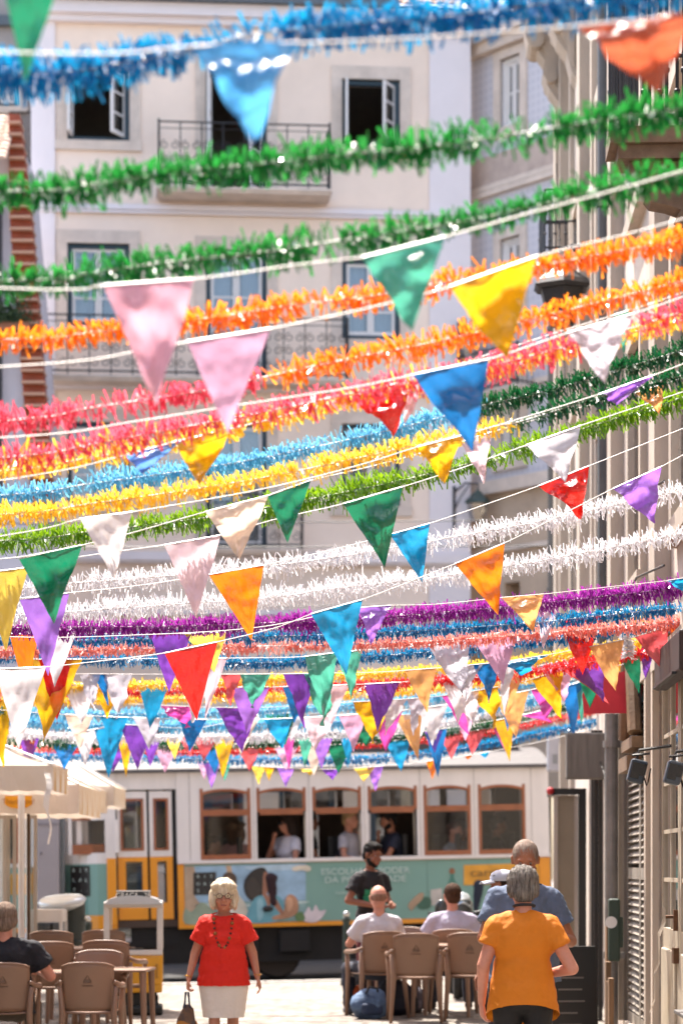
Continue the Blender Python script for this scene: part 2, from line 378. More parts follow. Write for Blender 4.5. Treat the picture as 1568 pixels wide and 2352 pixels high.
for g in G:
    b = MB(); t = .12; b.box(g[0], g[0] + t, .08, .2, g[2], g[3]); b.box(g[1] - t, g[1], .08, .2, g[2], g[3]); b.box(g[0] + t, g[1] - t, .08, .2, g[3] - t, g[3]); b.box(g[0] + t, g[1] - t, .08, .2, g[3] - .75, g[3] - .68)
    s = b.build('shop_window', M_teal, cb); p = MB(); p.box(g[0] + t, g[1] - t, .14, .15, g[2], g[3] - t); p.build('pane', M_glass, s)
b = MB()
for a, c in ((140, 420),):
    b.prism([(-.05, cz(1665)), (-.9, cz(1725)), (-.9, cz(1768)), (-.84, cz(1768)), (-.84, cz(1730)), (-.05, cz(1675))], fx(a), fx(c), axis='x')
b.build('awning', mat('charcoal_canvas', '4c484a', .8, .1, 4), cb)
b = MB(); b.prism([(-.05, cz(1680)), (-.8, cz(1730)), (-.8, cz(1758)), (-.74, cz(1758)), (-.74, cz(1735)), (-.05, cz(1690))], fx(560), fx(1060), axis='x')
b.build('awning', mat('grey_canvas', '6a6768', .8, .1, 4), cb)
# roof terrace: rail, dormer windows, tiled slopes
b = MB(); zr = zt + .4
for i in range(70): xx = xL + .7 + i * .085; b.tube([(xx, -.28, zr), (xx, -.28, zr + 1.0)], .012, n=4, caps=False)
for zz in (zr + .04, zr + 1.0): b.tube([(xL + .7, -.28, zz), (xL + .7 + 69 * .085, -.28, zz)], .02, n=5)
b.build('terrace_rail', M_iron, cb)
b = MB(); b.wall(xL + .3, fx(585), zr - .06, zr + 2.2, 1.2, 1.4, [(fx(405), fx(455), zr + .1, zr + 1.9), (fx(475), fx(530), zr + .1, zr + 1.9)]); b.build('attic_wall', M_gutter, cb)
for a, c in ((405, 455), (475, 530)):
    b = MB(); x0, x1 = fx(a), fx(c); b.box(x0, x0 + .06, 1.15, 1.3, zr, zr + 1.9); b.box(x1 - .06, x1, 1.15, 1.3, zr, zr + 1.9); b.box(x0, x1, 1.16, 1.29, zr + .9, zr + .95)
    s = b.build('attic_window', M_white, cb); p = MB(); p.box(x0 + .06, x1 - .06, 1.2, 1.21, zr, zr + 1.9); p.build('pane', M_glass, s)
b = MB()
def tiles(b, x0, x1, y0, z0, y1, z1, w=.2, row=.36):
    L = math.hypot(y1 - y0, z1 - z0); nr = int(L / row); nx = int((x1 - x0) / w)
    for j in range(nr):
        a = j / nr; c = min(1, (j + 1.25) / nr); ya, za = y0 + (y1 - y0) * a, z0 + (z1 - z0) * a; yb, zb = y0 + (y1 - y0) * c, z0 + (z1 - z0) * c
        for i in range(nx):
            cx = x0 + (i + .5) * w; vs = []; n = 5; dz = random.uniform(-.008, .008)
            for k_ in range(n + 1):
                q = math.pi * k_ / n; xx = cx - math.cos(q) * w * .52; hh = math.sin(q) * w * .36
                vs += [(xx, ya, za + hh + .035 + dz), (xx, yb, zb + hh * .8)]
            fs = [(2 * k_, 2 * k_ + 2, 2 * k_ + 3, 2 * k_ + 1) for k_ in range(n)]
            fs.append(tuple(2 * k_ for k_ in range(n + 1)))
            b.add(vs, fs)
tiles(b, fx(578), xR + .1, -.35, zt + .25, 3.0, zt + 2.2); b.build('roof', M_tile, cb)
# lamp, wires
def lantern(root_label, p, s=1.0, arm=.6, side=-1):
    t = thing('street_lantern', root_label, 'lamp', p)
    b = MB(); b.box(-.03 * s, .03 * s, -.03, .0, -.55 * s, .3 * s)
    b.tube([(0, -.03, .2 * s), (0, -arm * .5, .34 * s), (0, -arm, .3 * s), (0, -arm, .2 * s)], .018 * s, n=6)
    b.tube([(0, -.03, -.1 * s), (0, -arm * .3, .1 * s), (0, -arm * .65, .3 * s)], .013 * s, n=6); b.build('bracket', M_iron, t)
    b = MB(); b.lathe([(.02 * s, .2 * s), (.06 * s, .16 * s), (.21 * s, .02 * s), (.235 * s, -.04 * s), (.22 * s, -.05 * s)][::-1], (0, -arm, 0), 6); b.build('lamp_shade', mat('green_lamp_iron', '33433d', .5), t)
    b = MB(); b.lathe([(.12 * s, -.38 * s), (.2 * s, -.055 * s)], (0, -arm, 0), 6); b.build('lamp_glass', glass('lamp_glass', (.85, .85, .8), .2) if 'lamp_glass' not in MATS else MATS['lamp_glass'], t)
    return t
M4 = cb.matrix_basis
q = M4 @ Vector((fx(1040), -.06, cz(1150))); t = lantern('dark green wall lantern on a bracket at the white corner strip of the cream building', q, 1.05, .5); t.matrix_basis = Matrix.Translation(q) @ Matrix.Rotation(R(62), 4, 'Z')
# ------------------------------------------------------------------ blue-grey tiled building on the right
AT = R(-51); d0 = 45.9
tb = thing('tiled_building', 'narrow building clad in pale blue grey tiles, right of the cream building', 'building', ((1080 - 784) / F * d0, d0, 0), AT)
tx = lambda u: onplane(tb, u, 500)[0]
tz = lambda u, v: onplane(tb, u, v)[1]
def azulejo():
    m = bpy.data.materials.new('pale_azulejo'); m.use_nodes = True; t = m.node_tree; n = t.nodes; L = t.links; p = n['Principled BSDF']; p.inputs['Roughness'].default_value = .35
    tc = n.new('ShaderNodeTexCoord'); ck = n.new('ShaderNodeTexVoronoi'); ck.inputs['Scale'].default_value = 7.0; ck.distance = 'CHEBYCHEV'; ck.inputs['Randomness'].default_value = 0.0
    L.new(tc.outputs['Object'], ck.inputs[0]); rp = n.new('ShaderNodeValToRGB'); rp.color_ramp.elements[0].color = lin('b7b6bd'); rp.color_ramp.elements[1].color = lin('c6c4c9'); rp.color_ramp.elements[0].position = .2; rp.color_ramp.elements[1].position = .5
    L.new(ck.outputs['Distance'], rp.inputs[0]); L.new(rp.outputs[0], p.inputs['Base Color']); return m
M_az = azulejo()
TW = []
for (v0, v1) in ((290, 130), (735, 545), (1060, 870)): TW.append((tx(1150), tx(1196), tz(1172, v0), tz(1172, v1)))
zt2 = tz(1080, 118); zb2 = tz(1080, 1130)
b = MB(); b.wall(0, 9, zb2, zt2, 0, .4, TW); b.build('wall', M_az, tb)
b = MB(); b.wall(0, 9, -.3, zb2 - .002, -.03, .4, [(tx(1160), tx(1196), tz(1175, 1405), tz(1175, 1338)), (tx(1120), tx(1180), .3, 2.6), (tx(1230), tx(1275), .3, 2.8)]); b.build('base_wall', mat('brown_limestone', 'baa58f', .8, .2, 1.5, .25, 25), tb)
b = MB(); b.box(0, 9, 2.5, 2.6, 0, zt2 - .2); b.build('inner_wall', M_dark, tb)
b = MB(); b.box(-.1, 9, -.3, .35, zt2, zt2 + .3); b.cut(); b.box(-.05, 9, -.18, -.002, zt2 - .2, zt2 - .003)
for v_ in (442, 455, 905): z_ = tz(1080, v_); b.cut(); b.box(-.02, 9, -.1, -.001, z_ - .1, z_)
z_ = tz(1080, 1130); b.cut(); b.box(-.05, 9, -.22, -.035, z_ - .14, z_ + .1)
z_ = tz(1080, 1270); b.cut(); b.box(0, 9, -.12, -.032, z_ - .08, z_)
b.build_each('cornice', M_stone, tb)
b = MB(); b.box(0, 9, -.04, -.002, tz(1080, 440), tz(1080, 375)); b.build('panel_band', mat('pinkish_stone', 'b8a69a', .8, .25, 3), tb)
b = MB()
for w in TW: surround(b, w[0], w[1], w[2], w[3], .17, -.05); b.cut()
b.build_each('window_surround', M_stone, tb)
for w in TW: window(tb, *w, fm=M_white, panes=1)
bl = balcony(tb, tx(1110), tx(1235), tz(1172, 905), .55, .75)
# ------------------------------------------------------------------ house with the tiled verge at far left
lb = thing('tiled_roof_house', 'white house at the left edge with clay roof and red tiled verge', 'building', P3(0, HV, 41) - Vector((0, 0, 1.5)), 0)
b = MB(); Q = lambda u, v: (onplane(lb, u, v)[0], onplane(lb, u, v)[1])
pl = [Q(-260, 2200), Q(150, 2200), Q(92, 1000), Q(34, 300), Q(-20, 400), Q(-260, 400)]
b.prism(pl, 0, 3.0, 'y'); b.build('wall', mat('grey_white_plaster', 'c2bdc2', .85, .12, .8, .1, 20), lb)
b = MB(); N = 34
for i in range(N):       # overlapping red tiles hung down the raking edge
    a = i / N; u0 = 34 + (104 - 34) * a; v0 = 262 + (1180 - 262) * a; u1 = 34 + (104 - 34) * (a + 1 / N); v1 = 262 + (1180 - 262) * (a + 1.0 / N)
    w = 20 + 14 * min(1, a * 4); wl = 12 + 15 * min(1, a * 4)
    x0, z0 = Q(u0 - wl, v0 + 2); x1, z1_ = Q(u0 + w * .62, v0 + 2); x2, z2 = Q(u1 + w * .62, v1 - 2); x3, z3 = Q(u1 - wl, v1 - 2)
    b.add([(x0, -.1, z0), (x1, -.04, z0), (x2, -.1, z2), (x3, -.16, z2), (x0, .3, z0), (x1, .3, z0), (x2, .3, z2), (x3, .3, z2)],
          [(0, 1, 2, 3), (4, 7, 6, 5), (0, 4, 5, 1), (1, 5, 6, 2), (2, 6, 7, 3), (3, 7, 4, 0)])
    b.box(x3 - .01, x2 + .02, -.2, .3, z2 - .03, z2 + .012, 1)
b.build('tiled_verge', [M_brick, mat('tile_mortar', 'b58d76', .8)], lb)
b = MB()
b.T = Matrix.Identity(4)
xr, zr_ = Q(44, 245); xl = Q(-200, 245)[0]
tiles(b, xl, xr - .02, -.9, Q(0, 405)[1], .6, Q(0, 245)[1], w=.17, row=.16); b.build('roof', mat('pale_clay_tile', 'c9a892', .8, .3, 9, .3, 40), lb)  # clay tiles in a paler tone of their own
b = MB(); x0, z0 = Q(2, 1180); x1, z1_ = Q(34, 520); b.tube([(x0, -.12, z0), (x0, -.12, z1_ + .3), (x0 - .3, -.12, z1_ + .6)], .05, n=8); b.build('downpipe', mat('dark_pipe', '2d2c2e', .5), lb)
# flower box at the left edge
fb = thing('planter_box', 'leafy green plant in a box at the left edge above the orange tinsel', 'plant', P3(28, 745, 40.5), 0)
b = MB(); b.box(-.35, .3, -.1, .1, -.12, .02); b.build('box', mat('clay_pot', '8a5a42', .8), fb)
b = MB()
for i in range(900):
    c = Vector((random.gauss(-.05, .17), random.gauss(0, .09), abs(random.gauss(.05, .22)))); n_ = Vector((random.gauss(0, 1), random.gauss(0, 1), random.gauss(0, 1))).normalized(); a_ = n_.orthogonal().normalized() * .035; d_ = n_.cross(a_) * .6
    b.add([c - a_, c + d_, c + a_, c - d_], [(0, 1, 2, 3)])
b.build('foliage', mat('leaf_green', '3c5230', .6, .4, 30, trans=.3), fb)

gb = thing('grey_building', 'grey building with a dark window beyond the tiled roof, top left corner', 'building', P3(0, HV, 50) - Vector((0, 0, 1.5)), 0)
G_ = lambda u, v: onplane(gb, u, v)
x0, x1 = G_(-420, 0)[0], G_(90, 0)[0]; wn_ = (G_(-10, 0)[0], G_(44, 0)[0], G_(0, 245)[1], G_(0, 135)[1])
b = MB(); b.wall(x0, x1, -.3, G_(0, -60)[1], 0, 3, [wn_]); b.build('wall', mat('mid_grey_plaster', '9d9590', .85, .15, .8, .15, 25), gb)  # grey is the plaster's own colour
window(gb, *wn_, curt=False)
b = MB(); surround(b, *wn_, .16, -.04); b.build('window_surround', M_stone, gb)
b = MB(); z_ = G_(0, 275)[1]; xa, xb = G_(30, 0)[0], G_(84, 0)[0]
for i in range(8): xx = xa + (xb - xa) * i / 7; b.tube([(xx, -.5, z_ - 1.0), (xx, -.5, z_)], .012, n=5)
b.tube([(xa, -.5, z_), (xb, -.5, z_)], .02); b.box(xa, xb, -.55, 0, z_ - 1.12, z_ - 1.0); b.build('balcony', M_iron, gb)
b = MB(); b.box(x0, x1, -.15, .0, G_(0, 62)[1], G_(0, 40)[1]); b.build('cornice', M_gutter, gb)

q_ = M4 @ Vector((fx(1052), -.06, cz(770))); t_ = lantern('dark wall lantern peeking out beside the yellow pennant, upper cream wall corner', q_, 1.0, .3); t_.matrix_basis = Matrix.Translation(q_) @ Matrix.Rotation(R(20), 4, 'Z')
# ------------------------------------------------------------------ the old house along the right side of the street
D0 = 32.5
AR = math.atan2(-1, -.039)
rb = thing('townhouse', 'old stone fronted townhouse with balconies and shutters running along the right edge', 'building', (1.7 + .039 * D0, D0, 0), AR)
def rx(u, off=0.0): return onplane(rb, u, 500, off)[0]
def rz_(u, v, off=0.0): return onplane(rb, u, v, off)[1]
M_rst = mat('weathered_stone', 'b8aa9a', .85, .3, 1.6, .3, 18, stretch=(1, 1, .25))
M_rpl = mat('street_plaster', 'c8bbad', .85, .2, .8, .2, 25)
M_rdk = mat('dark_wood', '2c211a', .7, .4, 6, .2, 30, stretch=(4, 4, .4))
M_pipe = mat('grey_zinc_pipe', '8a857f', .5, .3, 5, .1, 20, metal=.3)
ZT = 12.6; XE = 30.0
holes = []
# openings: (x0,x1,z0,z1)
doorX = [(rx(1432), rx(1492)), (rx(1512), rx(1600))]
g_far = (rx(1352), rx(1386), -.1, 2.75)
holes.append(g_far)
for a, c in doorX: holes.append((a, c, .12, 3.0))
up = []
for zc0, zc1 in ((3.9, 5.9), (7.0, 9.3)):
    for xa in (3.4, 7.6, 11.8, 15.6, 19.6, 23.6): up.append((xa, xa + 1.1, zc0, zc1))
b = MB(); b.wall(0, XE, -.4, ZT, 0, .5, holes + up); b.box(0, .5, .5, 8, -.4, ZT); b.build('wall', M_rpl, rb)
b = MB()                                       # vertical stone strips
for xa, w_, o_ in ((-.02, .5, .12), (.9, .3, .07), (1.6, .22, .13), (2.6, .25, .06), (4.9, .25, .08), (5.5, .5, .13), (6.9, .2, .07), (8.95, .25, .08), (10.1, .5, .12), (14.6, .4, .12), (18.2, .4, .12), (22.4, .4, .12)):
    b.box(xa, xa + w_, -o_, -.002, 3.35, ZT - .4); b.box(xa - .03, xa + w_ + .03, -o_ - .03, -.003, 3.2, 3.4)
    b.box(xa - .03, xa + w_ + .03, -o_ - .04, -.003, ZT - .62, ZT - .42)
    b.cut()
    if xa < 6: b.box(xa, xa + w_, -o_, -.002, -.2, 3.19) if xa > .3 and not (rx(1345) - .2 < xa < rx(1395)) else None
b.build_each('pilaster', M_rst, rb)
b = MB(); b.box(-.1, XE, -.25, -.001, ZT - .4, ZT); b.box(-.15, XE, -.45, .5, ZT, ZT + .2); b.build('cornice', M_rst, rb)
b = MB()
for w in up: surround(b, w[0], w[1], w[2], w[3], .16, -.06); b.cut()
for a, c in doorX: surround(b, a, c, .12, 3.0, .14, -.05, sill=False); b.cut()
b.build_each('stone_surround', M_rst, rb)
for i, w in enumerate(up): window(rb, *w, fm=M_white if i % 2 else mat('brown_frame', '9a8a78', .6, .2, 5), curt=True)
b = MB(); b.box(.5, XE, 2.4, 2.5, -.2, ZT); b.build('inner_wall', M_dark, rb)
# louvred shutters and glazed doors
M_lou = mat('grey_shutter_paint', '91887c', .65, .25, 4, .1, 20)
a, c = doorX[0]
b = MB()
for s0, s1 in ((a, (a + c) / 2 - .01), ((a + c) / 2 + .01, c)):
    b.box(s0, s0 + .07, .03, .08, .12, 3.0); b.box(s1 - .07, s1, .03, .08, .12, 3.0)
    for zz in (.12, 1.4, 2.9): b.box(s0 + .07, s1 - .07, .031, .08, zz, zz + .1)
    z = .24
    while z < 2.88:
        if not (1.38 < z < 1.5): b.add([(s0 + .07, .03, z), (s1 - .07, .03, z), (s1 - .07, .07, z + .05), (s0 + .07, .07, z + .05), (s0 + .07, .036, z - .008), (s1 - .07, .036, z - .008), (s1 - .07, .076, z + .042), (s0 + .07, .076, z + .042)], [(0, 1, 2, 3), (7, 6, 5, 4), (0, 4, 5, 1), (2, 6, 7, 3)])
        z += .062
b.build('shutter', M_lou, rb)
a, c = doorX[1]
M_door = mat('cream_door_paint', 'b0a38e', .6, .2, 3, .1, 20)
b = MB(); q = MB()
for s0, s1 in ((a, (a + c) / 2 - .01), ((a + c) / 2 + .01, c)):
    b.box(s0, s0 + .1, .02, .07, .12, 3.0); b.box(s1 - .1, s1, .02, .07, .12, 3.0); b.box(s0 + .1, s1 - .1, .021, .07, .12, 1.05); b.box(s0 + .1, s1 - .1, .021, .07, 2.85, 3.0)
    b.rbox(s0 + .16, s1 - .16, .0, .03, .3, .9, .012)
    xm = (s0 + s1) / 2; b.box(xm - .02, xm + .02, .025, .065, 1.05, 2.85)
    for k_ in range(1, 5): z = 1.05 + k_ * .36; b.box(s0 + .1, s1 - .1, .026, .064, z - .015, z + .015)
    q.box(s0 + .1, s1 - .1, .04, .046, 1.05, 2.85)
dd = b.build('door', M_door, rb); q.build('pane', M_glass, dd)
b = MB(); xm = (a + c) / 2; b.box(xm - .16, xm - .1, -.01, .02, 1.05, 1.2); b.tube([(xm - .13, 0, 1.15), (xm - .13, -.06, 1.15), (xm - .22, -.06, 1.14)], .012); b.cut(); b.box(xm - .14, xm - .02, -.02, .02, .82, .93); b.build_each('handle', mat('rusty_metal', '6a4a32', .6, .4, 20, metal=.5), dd)
# big balcony above the right edge: slab, brackets, rail
def rbal(xa, xb, zt, dep, h, sl, name_label, bars=.11, slabm=None):
    b = MB(); b.box(xa, xb, -dep, -.01, zt - sl * .35, zt); b.box(xa + .04, xb - .04, -dep + .05, -.02, zt - sl * .65, zt - sl * .35 - .002); b.box(xa + .1, xb - .1, -dep + .12, -.03, zt - sl, zt - sl * .65 - .002)
    s = b.build('balcony', slabm or M_rst, rb); s['label'] = name_label
    b = MB()
    for zz in (zt + .06, zt + h * .5, zt + h): b.tube([(xa, 0, zz), (xa, -dep + .03, zz), (xb, -dep + .03, zz), (xb, 0, zz)], .014, n=6)
    n = int(dep / bars)
    for X in (xa, xb):
        for i in range(n + 1): y = -dep + .03 + (dep - .05) * i / n; b.tube([(X, y, zt), (X, y, zt + h)], .011, n=5); b.ball((X, y, zt + h * .3), .022, nu=6, nv=5); b.ball((X, y, zt + h * .72), .022, nu=6, nv=5)
    n = int((xb - xa) / bars)
    for i in range(n + 1): X = xa + (xb - xa) * i / n; b.tube([(X, -dep + .03, zt), (X, -dep + .03, zt + h)], .009, n=4)
    b.build('railing', M_iron, s)
    return s
xq = D0 - 14.4
sb = rbal(xq - .4, xq, 5.93, .66, 1.1, .28, 'dark brown balcony above the right edge', slabm=mat('dark_brown_stone', '7d6753', .9, .5, 3, .3, 20))  # slab in mottled dark brown stone
xr2 = rx(1320); zr2 = rz_(1320, 600)
rbal(xr2 - 1.0, xr2 + .5, rz_(1320, 603), .42, .75, .2, 'small iron balcony half way up the townhouse')
# carved corbels holding the top balcony
prof = [(0, 0), (-.62, 0), (-.64, -.12), (-.55, -.2), (-.5, -.34), (-.56, -.42), (-.52, -.56), (-.4, -.62), (-.3, -.72), (-.33, -.84), (-.24, -1.0), (-.12, -1.12), (-.06, -1.3), (0, -1.36)]
prof = [(y * 1.0, z * 1.35) for y, z in prof]
zc = rz_(1290, 60)
b = MB()
for xa in (1.0, 2.9):
    b.prism([(y, z + zc) for y, z in prof], xa, xa + .42, 'x'); b.prism([(y * .8 - .03, z * .9 + zc - .04) for y, z in prof], xa - .05, xa + .47, 'x')
    for yy, z_, r_ in ((-.5, -.2, .13), (-.42, -.72, .11), (-.22, -1.2, .08)): b.tube([(xa - .09, yy, zc + z_), (xa + .51, yy, zc + z_)], r_, n=12)
    b.cut()
b.build_each('corbel', M_rst, rb)
s = rbal(.2, 4.1, zc + .22, .72, 1.0, .24, 'stone balcony on carved corbels')
# second pair of brackets under the big balcony
b = MB()
for xa in (xq - .2,): b.prism([(y * .8, z * .22 + 5.64) for y, z in prof], xa, xa + .2, 'x'); b.cut()
b.build_each('corbel', mat('dark_brown_stone', '7d6753'), rb)
# pipes
def pipe(u, v0, v1, r, m, lab, off=-.12):
    X = rx(u, off); b = MB(); z0, z1 = rz_(u, v1, off), rz_(u, v0, off); b.tube([(X, off, z0), (X, off, z1)], r, n=14)
    z = z0 + .9
    while z < z1: b.tube([(X, off, z), (X, off, z + .06)], r * 1.25, n=14); b.box(X - .02, X + .02, off, 0, z, z + .05); z += 1.9
    o = b.build('downpipe', m, rb, smooth=False); o['label'] = lab
pipe(1403, 1640, 2430, .062, M_pipe, 'grey downpipe beside the shutters')
pipe(1388, -60, 1635, .07, mat('dark_grey_pipe', '55524e', .5, .3, 4), 'dark grey downpipe on the upper wall', -.13)
pipe(1268, 480, 1500, .07, mat('dark_grey_pipe', '55524e'), 'dark pipe at the far corner', -.0)
# wall cables
b = MB()
for (p) in ([(1300, 240), (1318, 700), (1340, 1300), (1338, 1640)], [(1440, 1090), (1500, 1070), (1568, 1030)], [(1420, 1390), (1468, 1330), (1500, 1270), (1568, 1240)], [(1395, 1690), (1420, 1760), (1428, 1900)]):
    b.tube([(rx(u, -.02), -.15, rz_(u, v, -.15)) for u, v in p], .009, n=5); b.cut()
b.build_each('cable', mat('grey_cable', '3b3834', .7), rb)

def at_r(u, v, off, name, label, cat, group=None):   # a thing fixed on the wall of the townhouse
    X, Z = onplane(rb, u, v, off); p = rb.matrix_basis @ Vector((X, off, Z))
    return thing(name, label, cat, p, AR, group)
# red canvas awning: valance facing down the street
t = at_r(1408, 1585, -.24, 'shop_awning', 'red canvas awning with rounded end on the townhouse wall, behind the pennants', 'awning')
M_red = mat('red_canvas', 'cc3f4a', .75, .12, 5, .1, 30, trans=.25)
s_ = F / (D0 - t.location.y if False else t.location.y); k = t.location.y / F
b = MB()
w2, h2 = 68 * k, 54 * k
out = [(-w2 * .9, h2 * .4), (w2, h2), (w2 * 1.02, h2 * .2), (w2 * .92, -h2 * .35), (w2 * .7, -h2 * .86), (w2 * .6, -h2 * .98), (-w2, -h2), (-w2 * 1.05, -h2 * .2)]
# built across the street: local y is street-wards(-), so the sheet lies in the y-z plane
pv = len(b.v); b.prism([(x, z) for x, z in out], -.012, .012, 'x')
b.build('canvas', M_red, t)
b = MB(); b.tube([(-.03, -w2 * .9, h2 * .35), (-.03, w2 * 1.0, h2 * .9), (-.03, w2 + .4, h2 * 1.0)], .014); b.build('support_bar', M_iron, t)

# grey sign box seen from its back
t = at_r(1345, 1737, -.28, 'sign_box', 'grey projecting sign box with streaked back below the red awning', 'sign'); k = t.location.y / F
b = MB(); b.rbox(-.09, .09, -46 * k + .0, 46 * k, -53 * k, 53 * k, .02); b.build('panel', mat('streaked_grey', '6f6862', .8, .35, 3, .2, 20, stretch=(1, 6, .5)), t)
b = MB(); b.box(-.12, .12, 48 * k, 48 * k + .25, 20 * k, 26 * k); b.box(-.12, .12, 48 * k, 48 * k + .25, -26 * k, -20 * k); b.build('bracket', M_iron, t)
t = at_r(1275, 1725, -.12, 'light_box', 'white illuminated shop sign box at the far end of the townhouse', 'sign'); k = t.location.y / F
b = MB(); b.rbox(-.1, .1, -20 * k, 18 * k, -48 * k, 45 * k, .03); b.build('panel', mat('white_acrylic', 'b5b3b8', .25, .1, 6), t)
b = MB(); b.box(.101, .105, -8 * k, 4 * k, -30 * k, -8 * k); b.build('mark', mat('grey_print', '8b8b8b', .5), t)
b = MB(); b.box(-.04, .04, 19 * k, 30 * k, -5 * k, 0); b.build('bracket', M_iron, t)
# black framed glass door and display at the end of the house
t = at_r(1310, 1995, -.2, 'shop_display', 'black framed shop display with beige panel, behind the man in blue grey', 'shop display')
k = t.location.y / F; zb = -t.location.z; zt_ = (1995 - 1811) * k + 0
b = MB(); L0, L1 = 46 * k, -35 * k                     # +y is wallwards = left in local? (y: into wall)
xw = lambda u: (1310 - u) * -k                          # screen right -> into wall
b.box(-.04, .04, xw(1264), xw(1345), zt_ - .07, zt_); b.box(-.04, .04, xw(1327), xw(1345), zb, zt_ - .07)
b.box(-.9, .04, xw(1264) + .0, xw(1264) + .05, zt_ - .07, zt_ - .001)
b.build('frame', mat('black_lacquer', '0f0e10', .3), t)
b = MB(); b.box(-.03, .0, xw(1280), xw(1318), zb + .1, zt_ - .08); b.build('panel', mat('beige_panel', '94846d', .8, .15, 2), t)
b = MB(); b.box(-.035, .02, xw(1270), xw(1280), zb, zt_ - .08); b.box(-.035, .02, xw(1318), xw(1326), zb, zt_ - .08); b.build('jamb', M_rst, t)
b = MB(); b.ball((.02, xw(1263), zt_ - .03), .045); b.build('red_lamp', mat('red_plastic', 'a81c22', .3), t)
# dark door post with reflective sheet
t = at_r(1370, 2075, -.12, 'shop_shutter', 'tall dark folded shop shutter between the black display and the grey downpipe', 'shutter'); k = t.location.y / F; zb = -t.location.z
b = MB()
for i in range(5): y0 = xw(1310) + (-13 + i * 5.2) * k; b.box(-.03 + (i % 2) * .04, .01 + (i % 2) * .04, y0, y0 + 4.9 * k, zb, zb + 2.85)
b.build('panel', mat('dark_shutter', '26221f', .45, .3, 4, stretch=(5, 5, .3)), t)
# green junction box on the pipe
t = at_r(1409, 2136, -.2, 'junction_box', 'dark green metal box strapped to the grey downpipe', 'utility box'); k = t.location.y / F
b = MB(); b.rbox(-.07, .07, -13 * k, 13 * k, -72 * k, 72 * k, .02); b.rbox(-.05, .05, 10 * k, 20 * k, -40 * k, 30 * k, .01); b.build('body', mat('dark_green_metal', '26382c', .5, .2, 8), t)
b = MB(); b.T = Matrix.Translation((.074, -8 * k, 18 * k)) @ Matrix.Rotation(R(90), 4, 'Y'); b.lathe([(.0, 0), (.05, 0), (.05, .004), (0.0, .004)], n=18); b.build('sticker', M_white, t)
# floodlights on iron arms
def flood(u, v, off, lab):
    t = at_r(u, v, off, 'floodlight', lab, 'floodlight', 'floodlights on the townhouse wall'); k = t.location.y / F
    b = MB(); b.T = Matrix.Rotation(R(-14), 4, 'X'); b.rbox(-.06, .06, -19 * k, 19 * k, -24 * k, 30 * k, .018)
    for i in range(5): b.box(-.09, -.06, -15 * k + i * 7 * k, -13.5 * k + i * 7 * k, -18 * k, 20 * k)
    b.build('housing', mat('slate_metal', '38424c', .45, .15, 6), t)
    b = MB(); b.T = Matrix.Rotation(R(-14), 4, 'X'); b.box(.061, .066, -15 * k, 5 * k, -14 * k, 22 * k); b.box(.061, .075, 5 * k, 16 * k, -5 * k, 22 * k); b.build('face', mat('dark_lens', '15181c', .15), t)
    b = MB(); b.tube([(0, 0, 28 * k), (-.02, .02, 52 * k), (0, -off, 62 * k)], .012, n=6); b.tube([(0, -10 * k, 40 * k), (0, 30 * k, 44 * k)], .009, n=5); b.build('bracket', M_iron, t)
    b = MB(); b.tube([(.0, 16 * k, -8 * k), (.02, 22 * k, -30 * k), (.02, 26 * k, -20 * k), (0, 32 * k, 10 * k)], .006, n=5); b.build('cable', M_iron, t)
flood(1461, 1775, -.25, 'slate grey floodlight beside the arched shutter, the left of two')
flood(1545, 1778, -.25, 'slate grey floodlight above the cream glazed door, the right of two')
# arched wooden fanlight
t = at_r(1462, 1690, -.03, 'arched_fanlight', 'carved wooden arch over the louvred shutter, above the left floodlight', 'fanlight'); k = t.location.y / F
b = MB(); pts = [(-.5 + 1.0 * i / 16, -.06, .0 + .75 * math.sin(math.pi * i / 16)) for i in range(17)]; b.tube(pts, .06, n=8); b.box(-.55, .55, -.09, .0, -.12, -.03); b.box(-.45, .45, -.12, -.0, -.3, -.18)
b.build('arch', mat('carved_wood', '7c6248', .7, .35, 6, .2, 30), t)
b = MB(); b.box(-.42, .42, -.03, .0, -.02, .5); b.build('panel', M_rdk, t)
# hanging lantern block behind the orange tinsel
t = at_r(1290, 672, -.35, 'wall_lantern', 'large black iron wall lantern behind the two orange garlands', 'lamp'); k = t.location.y / F
b = MB(); b.lathe([(.02, .3), (.1, .26), (.3, .12), (.34, .06), (.3, .02)][::-1], (0, 0, 0), 6); b.lathe([(.14, -.36), (.26, .02)], (0, 0, 0), 6); b.tube([(0, .5, .45), (0, .1, .5), (0, 0, .3)], .025); b.tube([(0, .5, .1), (0, .25, .3), (0, .1, .5)], .02); b.build('body', M_iron, t)
# leaflets and ledge at the lower right
t = at_r(1550, 2330, -.3, 'wall_shelf', 'narrow grey shelf on two arms at the lower right edge', 'shelf'); k = t.location.y / F
b = MB(); b.rbox(-.3, .3, .02, .28, -.012, .012, .006); b.tube([(-.25, .25, -.2), (-.25, .1, -.014)], .012); b.tube([(.25, .25, -.2), (.25, .1, -.014)], .012); b.build('board', mat('grey_board', '5a5754', .6), t)
t = at_r(1520, 2200, -.06, 'hanging_cloth', 'pale strip of cloth tied slanting across the cream door', 'cloth'); k = t.location.y / F
b = MB(); vs = []
for i in range(9): a = i / 8; y = .02 + .015 * math.sin(i * 2.1); w_ = .05 + .1 * a; vs += [(.5 - a * 1.0 - w_, y - .04, .36 - a * .8), (.5 - a * 1.0 + w_, y - .07, .36 - a * .8 + .03)]
b.add(vs, [(2 * i, 2 * i + 1, 2 * i + 3, 2 * i + 2) for i in range(8)]); b.build('strip', mat('pale_cloth', 'bdb3a8', .8, .1, 5, trans=.2), t)
